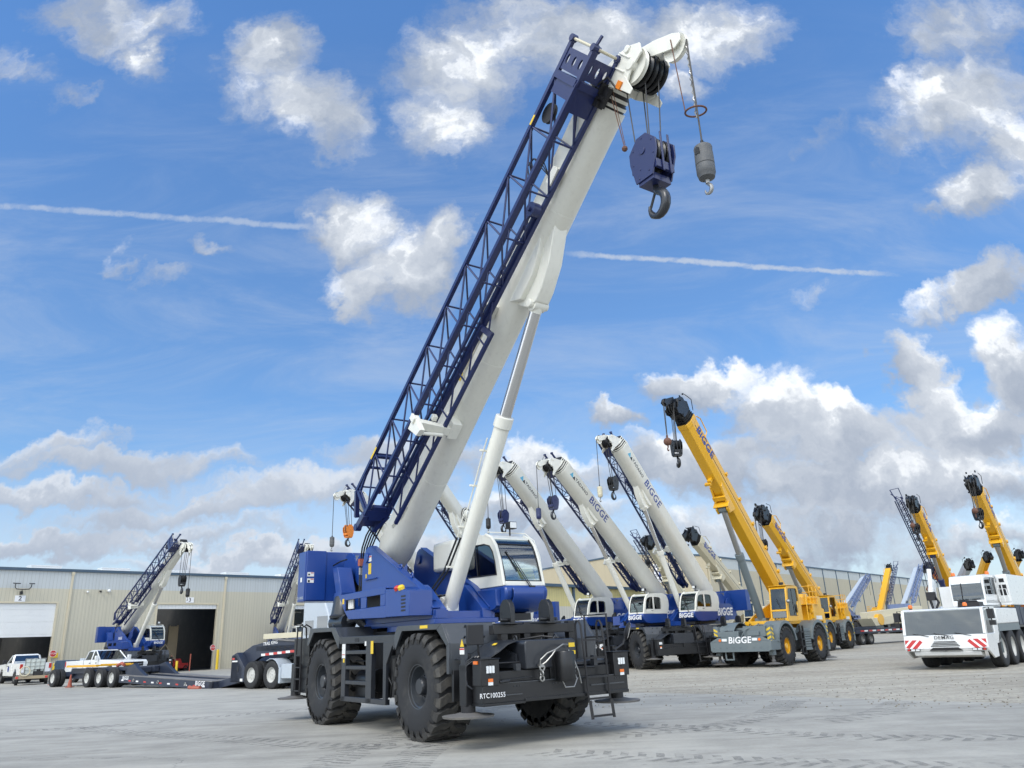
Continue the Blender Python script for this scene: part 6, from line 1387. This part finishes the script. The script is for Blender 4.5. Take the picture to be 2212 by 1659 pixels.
# ------------------------------------------------------------------ ground
def ground_mats():
    m, t, p = mat('concrete'); oc = t.new('ShaderNodeTexCoord').outputs['Object']
    n1 = t.noise(oc, .11, 5, .55).outputs[0]; n2 = t.noise(oc, 1.1, 8, .65).outputs[0]; n3 = t.noise(oc, 14, 6, .7).outputs[0]
    mp = t.new('ShaderNodeMapping', i_0=oc); mp.inputs['Rotation'].default_value = (0, 0, R(38)); mp.inputs['Scale'].default_value = (.25, 2.2, 1)
    sw = t.noise(mp.outputs[0], .9, 6, .6, .6).outputs[0]
    v = t.math('ADD', t.math('ADD', t.math('MULTIPLY', n1, .34), t.math('MULTIPLY', n2, .26)), t.math('ADD', t.math('MULTIPLY', n3, .12), t.math('MULTIPLY', sw, .28)))
    c = t.mix(t.map(v, .38, .62), (.262, .252, .222, 1), (.425, .41, .36, 1))
    # fine grit and small dark spots
    sp = t.noise(oc, 55, 3, .6).outputs[0]
    c = t.mix(t.math('MULTIPLY', t.map(sp, .62, .74), .25), c, (.12, .12, .115, 1))
    sp2 = t.noise(oc, 4.3, 2, .5).outputs[0]; c = t.mix(t.math('MULTIPLY', t.map(sp2, .70, .76), .35), c, (.14, .14, .135, 1))
    # hairline cracks, broken up by noise, and a few old oil stains
    vc = t.new('ShaderNodeTexVoronoi', feature='DISTANCE_TO_EDGE', i_Vector=t.vmath('ADD', oc, t.vmath('SCALE', t.noise(oc, .8, 5, .6).outputs['Color'], 1.6)), i_Scale=.16)
    ck = t.math('MULTIPLY', t.math('LESS_THAN', vc.outputs['Distance'], .0022), t.map(t.noise(oc, .21, 3, .5).outputs[0], .50, .58))
    c = t.mix(t.math('MULTIPLY', ck, .5), c, (.10, .10, .095, 1))
    oil = t.noise(oc, .55, 4, .55, .3).outputs[0]; c = t.mix(t.math('MULTIPLY', t.map(oil, .66, .74), .35), c, (.13, .125, .12, 1))
    # slab joints
    s = t.new('ShaderNodeSeparateXYZ', i_0=t.new('ShaderNodeMapping', i_0=oc).outputs[0]); 
    mj = t.new('ShaderNodeMapping', i_0=oc); mj.inputs['Rotation'].default_value = (0, 0, R(47)); s = t.new('ShaderNodeSeparateXYZ', i_0=mj.outputs[0])
    jj = None
    for k in (0, 1):
        fr = t.math('ABSOLUTE', t.math('SUBTRACT', t.math('FRACT', t.math('DIVIDE', s.outputs[k], 6.1)), .5)); l = t.map(fr, .4985, .4995); jj = l if jj is None else t.math('MAXIMUM', jj, l)
    c = t.mix(t.math('MULTIPLY', jj, .30), c, (.12, .12, .12, 1))
    t.l.new(c, p.inputs['Base Color']); p.inputs['Roughness'].default_value = .82
    b = t.new('ShaderNodeBump', i_Strength=.35, i_Distance=.02, i_Height=t.math('ADD', t.math('MULTIPLY', n3, .5), t.math('MULTIPLY', n2, .8))); t.l.new(b.outputs[0], p.inputs['Normal'])
    m2, t, p = mat('gravel'); oc = t.new('ShaderNodeTexCoord').outputs['Object']
    n1 = t.noise(oc, .16, 6, .6).outputs[0]; n2 = t.noise(oc, 3.0, 8, .7).outputs[0]; vo = t.new('ShaderNodeTexVoronoi', i_Vector=oc, i_Scale=13.0); n3 = t.noise(oc, 30, 4, .7).outputs[0]
    mp = t.new('ShaderNodeMapping', i_0=oc); mp.inputs['Rotation'].default_value = (0, 0, R(10)); mp.inputs['Scale'].default_value = (.12, 1.6, 1); sw = t.noise(mp.outputs[0], 1.0, 5, .6).outputs[0]
    v = t.math('ADD', t.math('ADD', t.math('MULTIPLY', n1, .3), t.math('MULTIPLY', n2, .3)), t.math('ADD', t.math('MULTIPLY', n3, .2), t.math('MULTIPLY', sw, .3)))
    c = t.mix(t.map(v, .40, .68), (.25, .225, .178, 1), (.46, .43, .355, 1))
    vv_ = t.new('ShaderNodeSeparateXYZ', i_0=vo.outputs['Color']).outputs[0]
    c = t.mix(t.math('MULTIPLY', t.map(vv_, .72, .95), .45), c, (.16, .15, .135, 1))
    t.l.new(c, p.inputs['Base Color']); p.inputs['Roughness'].default_value = .95
    b = t.new('ShaderNodeBump', i_Strength=.8, i_Distance=.04, i_Height=t.math('ADD', n2, t.math('MULTIPLY', vo.outputs['Distance'], .6))); t.l.new(b.outputs[0], p.inputs['Normal'])
    # tyre print in the dust: see-through between the lug marks
    m3 = bpy.data.materials.new('tyre_print'); m3.use_nodes = True; t = NT(m3.node_tree); pp = t.n['Principled BSDF']; pp.inputs['Base Color'].default_value = (.11, .113, .118, 1); pp.inputs['Roughness'].default_value = .85
    oc = t.new('ShaderNodeTexCoord').outputs['Object']; n = t.noise(oc, 2.3, 6, .65).outputs[0]; n4 = t.noise(oc, 22, 4, .6).outputs[0]
    t.l.new(t.math('MULTIPLY', t.math('MULTIPLY', t.map(n, .34, .58), t.map(n4, .25, .58)), .34), pp.inputs['Alpha'])
    MATS['tyre_print'] = m3
    return m, m2
concrete, gravelm = ground_mats()
def sheet(name, pts, z, mt):
    b = MB(); b.add([(x, y, z) for x, y in pts], [tuple(range(len(pts)))]); o = b.build(name, mt); o['kind'] = 'structure'; return o
# the gravel yard is the one sheet that reaches the horizon; the concrete apron lies on it
sheet('gravel_yard', [(-3000, -3000), (3000, -3000), (3000, 3000), (-3000, 3000)], 0.0, gravelm)
EDGE = [(60, -32.4), (30, -3.0), (16.5, 10.6), (10.22, 17.0), (7.9, 19.6), (5.88, 22.4), (2.95, 24.8), (-6, 33.4), (-14.0, 46), (-20, 62), (-24, 80), (-30, 86)]
random.seed(11); ed = []
for i in range(len(EDGE)-1):
    a, c = EDGE[i], EDGE[i+1]; n = max(2, int(math.hypot(c[0]-a[0], c[1]-a[1])/.35))
    for k in range(n): f = k/n; ed.append((a[0]+(c[0]-a[0])*f+random.gauss(0, .05), a[1]+(c[1]-a[1])*f+random.gauss(0, .05)))
sheet('concrete_apron', [(60, -60)]+ed+[(-22, 95), (-40, 110), (-120, 40), (-120, -60)], .004, concrete)
def tyre_track(pts, W=.72, pitch=.30, z=.0085, name='tyre_track'):
    """chevron lug prints following a path on the ground"""
    P = [V((x, y, 0)) for x, y in pts]; samp = []; 
    for i in range(len(P)-1):
        p0 = P[max(i-1, 0)]; p1 = P[i]; p2 = P[i+1]; p3 = P[min(i+2, len(P)-1)]
        for k in range(24):
            f = k/24; samp.append(.5*((2*p1)+(p2-p0)*f+(2*p0-5*p1+4*p2-p3)*f*f+(3*p1-p0-3*p2+p3)*f**3))
    b = MB(); acc = 0; last = samp[0]
    for i in range(1, len(samp)):
        acc += (samp[i]-last).length; d = (samp[i]-last); last = samp[i]
        while acc > pitch:
            acc -= pitch; dd = d.normalized(); n = V((-dd.y, dd.x, 0)); c = samp[i]-dd*acc
            for sg in (-1, 1):
                off = 0 if sg < 0 else pitch/2
                q = [c+dd*off+n*sg*W*.5, c+dd*(off+.13)+n*sg*W*.5, c+dd*(off+.22)+n*sg*W*.22, c+dd*(off+.27)+n*sg*.01, c+dd*(off+.15)+n*sg*.01, c+dd*(off+.09)+n*sg*W*.22]
                b.add([(v.x, v.y, z) for v in q], [tuple(range(6)) if sg > 0 else tuple(range(6))[::-1]])
    o = b.build(name, MATS['tyre_print']); o['kind'] = 'structure'; return o
def gp(px, py, z=0.0):     # ground point under a measured direction (authoring aid, photo scaled to 4032 wide)
    v = cam_dir(px/4032*2212, py/4032*2212); t = (z-CAM_H)/v.z; return (v.x*t, v.y*t)
tyre_track([gp(1540, 3080), gp(1640, 2980), gp(1720, 2930), gp(1800, 2900)], .72, .23)
tyre_track([gp(1180, 3060), gp(1500, 2920), gp(1800, 2820), gp(2100, 2770)], .72, .25, .0092)
tyre_track([gp(-80, 2890), gp(300, 2868), gp(700, 2836), gp(1100, 2800), gp(1400, 2780)], .72, .28)
tyre_track([gp(2200, 2850), gp(2600, 2862), gp(2950, 2880), gp(3400, 2905), gp(4150, 2905)], .74, .28)
tyre_track([gp(2050, 2960), gp(2500, 2980), gp(3000, 3000), gp(4100, 3030)], .74, .28, .0095)
tyre_track([gp(2350, 2905), gp(2750, 2870), gp(3000, 2820), gp(3120, 2760)], .72, .28, .010)
tyre_track([gp(3200, 2850), gp(3450, 2810), gp(3550, 2765)], .70, .30, .0088)
tyre_track([gp(250, 2870), gp(800, 2905), gp(1300, 2940), gp(1700, 2935)], .72, .3, .0105)
# loose stones near the edge of the apron
random.seed(4)
b = MB()
for i in range(420):
    x, y = gp(random.uniform(2250, 4100), random.uniform(2660, 2790)); r = random.uniform(.008, .024)
    b.ball((x, y, .006+r*.4), r, 6, 1, .7)
o = b.build('loose_stones', stone, sharp=60); o['kind'] = 'stuff'; o['label'] = 'loose grey stones scattered on the gravel and along the concrete edge'; o['category'] = 'stones'

# ------------------------------------------------------------------ the yard, placed
left_shed(); shed_contents(); small_wall_things(); right_hall()
number_sign(1.91, 6.74, '2', 'white board with black two above the shutter door')
number_sign(17.01, 6.74, '3', 'white board with black three above the open shed door')

rt_crane('rough_terrain_crane', 'big blue and white crane with black carrier in the foreground, boom raised to the right', (-1.969, 17.790, 0), -0.96149337, R(39.7), det=2, group=None, hdrop=1.40, bdrop=2.15, hxo=.20, hookS=1.10,
         hlabel='large dark blue hook block hanging in front of the sky from the foreground crane', blabel='grey cylindrical hook weight hanging right of the large blue hook block')
GR = 'blue and white cranes parked in the yard'
L1 = dict(boom=False, side=True); L2 = dict(boom=True, side=True, tag=True)
rt_crane('rough_terrain_crane', 'blue and white crane nearest the foreground cab, no big letters on its boom', (3.85, 46.0, 0), R(-134), R(42.0), group=GR, logo=L1, tadano=True, cyaw=R(-70), SU=.89, bw=1.2, cabdy=-.5, hdrop=2.5, bdrop=3.1, hlabel='dark hook block in front of the sky just above the foreground cab', blabel='dark hook weight beside the block above the foreground cab', balls=dgrey2)
rt_crane('rough_terrain_crane', 'blue and white crane in the middle of the white trio, lettered boom and lettered bumper', (6.55, 43.2, 0), R(-134), R(39.3), group=GR, logo=L2, tadano=True, cyaw=R(-72), SU=.87, bw=1.2, cabdy=-.5, hdrop=1.7, bdrop=2.5, hlabel='dark hook block in front of the white boom of the first of the trio', blabel='navy hook weight beside the block in front of the first trio boom', balls=navy)
rt_crane('rough_terrain_crane', 'blue and white crane beside the tall yellow crane, highest boom of the white trio', (9.2, 43.3, 0), R(-134.6), R(47.2), group=GR, logo=dict(boom=True, side=True), tadano=True, cyaw=R(-70), SU=.885, bw=1.2, cabdy=-.4, hdrop=2.0, bdrop=2.8, hlabel='black hook block hanging by the lattice of the highest white boom', blabel='cream hook weight hanging under the highest white boom', hookmat=dgrey2, balls=cream)
rt_crane('rough_terrain_crane', 'blue and white crane in front of shed door three, behind the white pickup', (-32.1, 65.7, 0), R(-45), R(29.5), group=GR, logo=dict(right=True), hdrop=2.0, bdrop=2.9, hlabel='black hook block hanging in front of the shed wall left of sign three', blabel='dark hook weight in front of the shed wall above sign three', hookmat=dgrey2, balls=dgrey2)
rt_crane('rough_terrain_crane', 'blue and white crane mostly hidden behind the tall blue counterweight', (-25.0, 84.0, 0), R(-60), R(39), group=GR, logo=dict(right=True), hooks=False)
rt_crane('rough_terrain_crane', 'white boomed crane with hose reel, its head showing left of the foreground boom foot', (-6.02, 55.6, 0), R(-128), R(37.9), S=1.0, hdrop=1.8, bdrop=2.6, group=GR, logo=dict(side=True), reel=True, hlabel='orange and black striped hook block left of the foreground boom', blabel='grey hook weight left of the striped orange block', hookmat=orange)
rt_crane('rough_terrain_crane', 'white boomed crane with hose reel showing between the foreground boom and lift cylinder', (-1.3, 53, 0), R(-125), R(41), S=1.0, group=GR, logo=dict(side=True), reel=True, hooks=False)

GY = 'yellow cranes standing in the yard'
yellow_crane('rough_terrain_crane', 'tall yellow crane on a grey carrier with yellow wheels, boom leaning left', (12.67, 40.51, 0), R(-131), R(44.6), 13.8, 1, .95, GY, hlabel='black hook block hanging from the tall yellow boom', blabel='brown ball weight hanging left of the tall yellow boom')
yellow_crane('rough_terrain_crane', 'yellow crane standing right behind the tall yellow crane', (22.3, 60.5, 0), R(-129), R(33.5), 12.0, 1, 1.0, GY, hlabel='black hook block hanging by the second yellow boom', blabel='ball weight hanging by the second yellow boom')
yellow_crane('rough_terrain_crane', 'yellow crane with a dark lattice jib, boom rising behind the white truck cab', (36.85, 67.9, 0), R(-130.6), R(43.5), 12.0, 1, 1.0, GY, lattice=True, cyl=navy, headm=dgrey2, hlabel='dark hook block in front of the lattice jib of the yellow boom', blabel='brown ball weight in front of the dark lattice jib')
yellow_crane('rough_terrain_crane', 'yellow crane at the right edge with its hook swinging clear of the boom', (35.9, 57.3, 0), R(-131.3), R(41.5), 11.8, 1, 1.0, GY, hlabel='dark hook block hanging left of the yellow boom at the right edge', blabel='brown ball weight hanging by the boom at the right edge')
yellow_crane('rough_terrain_crane', 'cream crane with dark boom head standing behind the highest white boom', (18.62, 66.66, 0), R(-131), R(32.1), 11.5, 1, 1.0, 'cream cranes behind the white trio', paintm=cream, hooks=False)
yellow_crane('rough_terrain_crane', 'cream crane with its boom peeping out between two white booms', (14.41, 78.32, 0), R(-131), R(36.3), 10.5, 1, 1.0, 'cream cranes behind the white trio', paintm=cream, hooks=False)
yellow_crane('rough_terrain_crane', 'cream crane with a pale lattice jib and brown ball behind the third white lift cylinder', (16.78, 81.43, 0), R(-128), R(41), 11.5, 1, 1.0, 'cream cranes behind the white trio', paintm=cream, logo=False, lattice=True, hlabel='dark hook block under the cream boom behind the white booms', blabel='brown ball weight under the cream boom behind the white booms')

all_terrain((15.25, 29.2, 0), R(-132.6))
root, MT_, TY = lowboy(); tractor(MT_, TY)
p1, b1 = pickup('pickup_truck', 'white pickup at the left edge, tail towards us and a round badge on its door', (-36.6, 60.3, 0), R(137), crew=False, S=1.06, newer=False)
b = MB(); b.lathe([(.001, 0), (.19, 0), (.19, .006), (.001, .006)], (2.75, .985, .98), (0, 1, 0), 18); b.build('door_badge', flat_blue, p1)
p2, b2 = pickup('pickup_truck', 'white crew cab pickup standing behind the lowboy trailer, nose to the right', (-32.6, 59.0, 0), R(-31), S=1.08)
txt('BiGGE', .30, (2.9, -.985, .95), (1, 0, 0), (0, 0, 1), flat_blue, p2, .02, .1)
ibc_trailer((-34.3, 56.2, 0), R(121))
o = thing('dumpster', 'open blue steel dumpster behind the crew cab pickup', 'dumpster', (-39.9, 69.7, 0), R(-48), .75); b = MB()
b.prism([(0, .2), (0, 1.5), (.5, 2.0), (3.6, 2.0), (3.6, .2)], -.9, -.85); b.prism([(0, .2), (0, 1.5), (.5, 2.0), (3.6, 2.0), (3.6, .2)], .85, .9); b.box(0, .05, -.85, .85, .2, 1.5); b.box(3.55, 3.6, -.85, .85, .2, 2.0); b.box(0, 3.6, -.85, .85, .15, .22); [b.box(.5+.6*i, .56+.6*i, -.95, .95, .2, 1.7) for i in range(5)]
b.build('body', bluegrey, o); b = MB(); b.hexa([(-.1, -1, 1.45), (.55, -1, 2.0), (.55, 1, 2.0), (-.1, 1, 1.45), (-.1, -1, 1.49), (.55, -1, 2.04), (.55, 1, 2.04), (-.1, 1, 1.49)]); b.build('lid', silver, o)
stop_sign('red stop sign beside the half open shutter door two', wp_(4.98, .5), WYAW); stop_sign('red stop sign at the right jamb of open door three', wp_(19.6, .5), WYAW)
bollard('bollard', 'tall yellow bollard at the right jamb of door three', wp_(20.1, .7), sticker_y, 1.9, .13, group='yellow bollards by the shed doors')
bollard('bollard', 'yellow bollard behind the water trailer at door two', wp_(5.15, .8), sticker_y, 1.3, .13, group='yellow bollards by the shed doors')
bollard('bollard', 'short yellow bollard standing inside the mouth of door three', wp_(16.4, -.2), sticker_y, 1.0, .12, group='yellow bollards by the shed doors')
bollard('marker_post', 'orange marker post left of the yellow one in door three', wp_(15.2, 1.2), redor, 1.5, .05, 'marker post', 'orange marker posts in front of door three'); bollard('marker_post', 'orange marker post in the middle of the dark opening three', wp_(17.2, .9), redor, 1.6, .05, 'marker post', 'orange marker posts in front of door three')
cone('tall orange cone by the yellow bollard of door two', wp_(5.7, .9), S=1.6)
cone('faded orange cone standing by the trailer bogie frame', MT_ @ V((2.4, -.1, .02)), S=1.0)
cone('faded orange cone standing behind the water trailer', (-31.9, 54.6, 0), S=.95)
fl = thing('warning_flag', 'small red flag lying on the rear bogie of the lowboy', 'flag', MT_ @ V((7.3, .4, 1.15)), TY); b = MB(); b.tube([(-.3, 0, 0), (.1, .05, .12), (.5, 0, .04)], .09, 7); b.build('cloth', redor, fl)

# far right: truck cranes on a flatbed, more booms behind the white truck
GF = 'distant cranes at the far right'
rt_crane('truck_crane', 'far pale blue and white crane with a short boom, left of the distant yellow boom', (60.34, 147.0, 0), R(47), R(23.5), S=1.2, group=GF, bm=silver, jm=pblue, body=pblue, logo=dict(side=True), hooks=False, nosejib=False)
yellow_crane('truck_crane', 'far yellow crane with grey lattice jib between two pale cranes', (69.27, 152.54, 0), R(50), R(36.6), 12.0, 0, 1.25, GF, lattice=True, logo=False, hooks=False)
rt_crane('truck_crane', 'far pale crane with blue lattice rising just above the white truck cab', (70.35, 144.8, 0), R(48), R(29), S=1.2, group=GF, bm=silver, jm=pblue, body=pblue, logo=None, hooks=False, nosejib=False)
yellow_crane('truck_crane', 'far orange crane boom leaning left above the white truck', (55.97, 99.33, 0), R(-140), R(22), 13, 0, 1.0, GF, paintm=orange, logo=False, hlabel='small dark hook block under the far orange boom', blabel='small ball weight under the far orange boom')
yellow_crane('truck_crane', 'far yellow crane with upright boom showing between the two right yellow booms', (60.06, 105.7, 0), R(-100), R(32), 12, 0, 1.0, GF, logo=False, hooks=False)
yellow_crane('truck_crane', 'far yellow crane with upright boom at the right edge of the yard', (60.7, 100.7, 0), R(-100), R(30), 12, 0, 1.0, GF, logo=False, hooks=False)
yellow_crane('truck_crane', 'far white crane with its boom top just above the white truck cab roof', (54, 100, 0), R(-100), R(25), 12, 0, 1.0, GF, paintm=silver, logo=False, hooks=False)
tr = thing('flatbed_trailer', 'distant dark flatbed trailer with red and white side strips', 'trailer', (28.6, 71.0, 0), R(38)); b = MB(); b.box(-.6, 15, -1.25, 1.25, .95, 1.35); b.box(0, 3.4, -.6, .6, .6, .95); b.box(-1.2, 3, -1.25, 1.25, 1.3, 1.5); b.build('bed', lower, tr)
for x in (0.4, 1.8):
    for sd in (-1, 1): road_wheel(tr, x, sd*1.1, .52, sd, 'fb', .52, .28, steel, .33, .3)
b = MB(); [b.box(.2+1.4*i, .8+1.4*i, -1.262, -1.252, 1.1, 1.22) for i in range(10)]; b.build('red_strips', lens_r, tr); b = MB(); [b.box(.8+1.4*i, 1.4+1.4*i, -1.262, -1.252, 1.1, 1.22) for i in range(10)]; b.build('white_strips', flat_white, tr)
lo_ = thing('boom_section', 'long cream boom section lying across the distant flatbed trailer', 'crane boom', MT_ @ V((0, 0, 0)), 0); lo_.location = (31.5, 73.5, 1.5); lo_.rotation_euler = (0, R(-3), R(36)); b = MB(); b.box(0, 9.5, -.35, .35, .7, 1.25); b.box(9.5, 10.2, -.25, .25, .75, 1.2); b.prism([(.5, .0), (3.5, .0), (4.5, .7), (0, .7)], -.7, .7); b.box(5.0, 8.0, -.9, .9, -.1, .5); b.build('section_body', cream, lo_, .02); b = MB(); b.cyl((1.5, -.75, .5), (1.5, .75, .5), .5, 18); b.build('winch_drum', yellow, lo_)
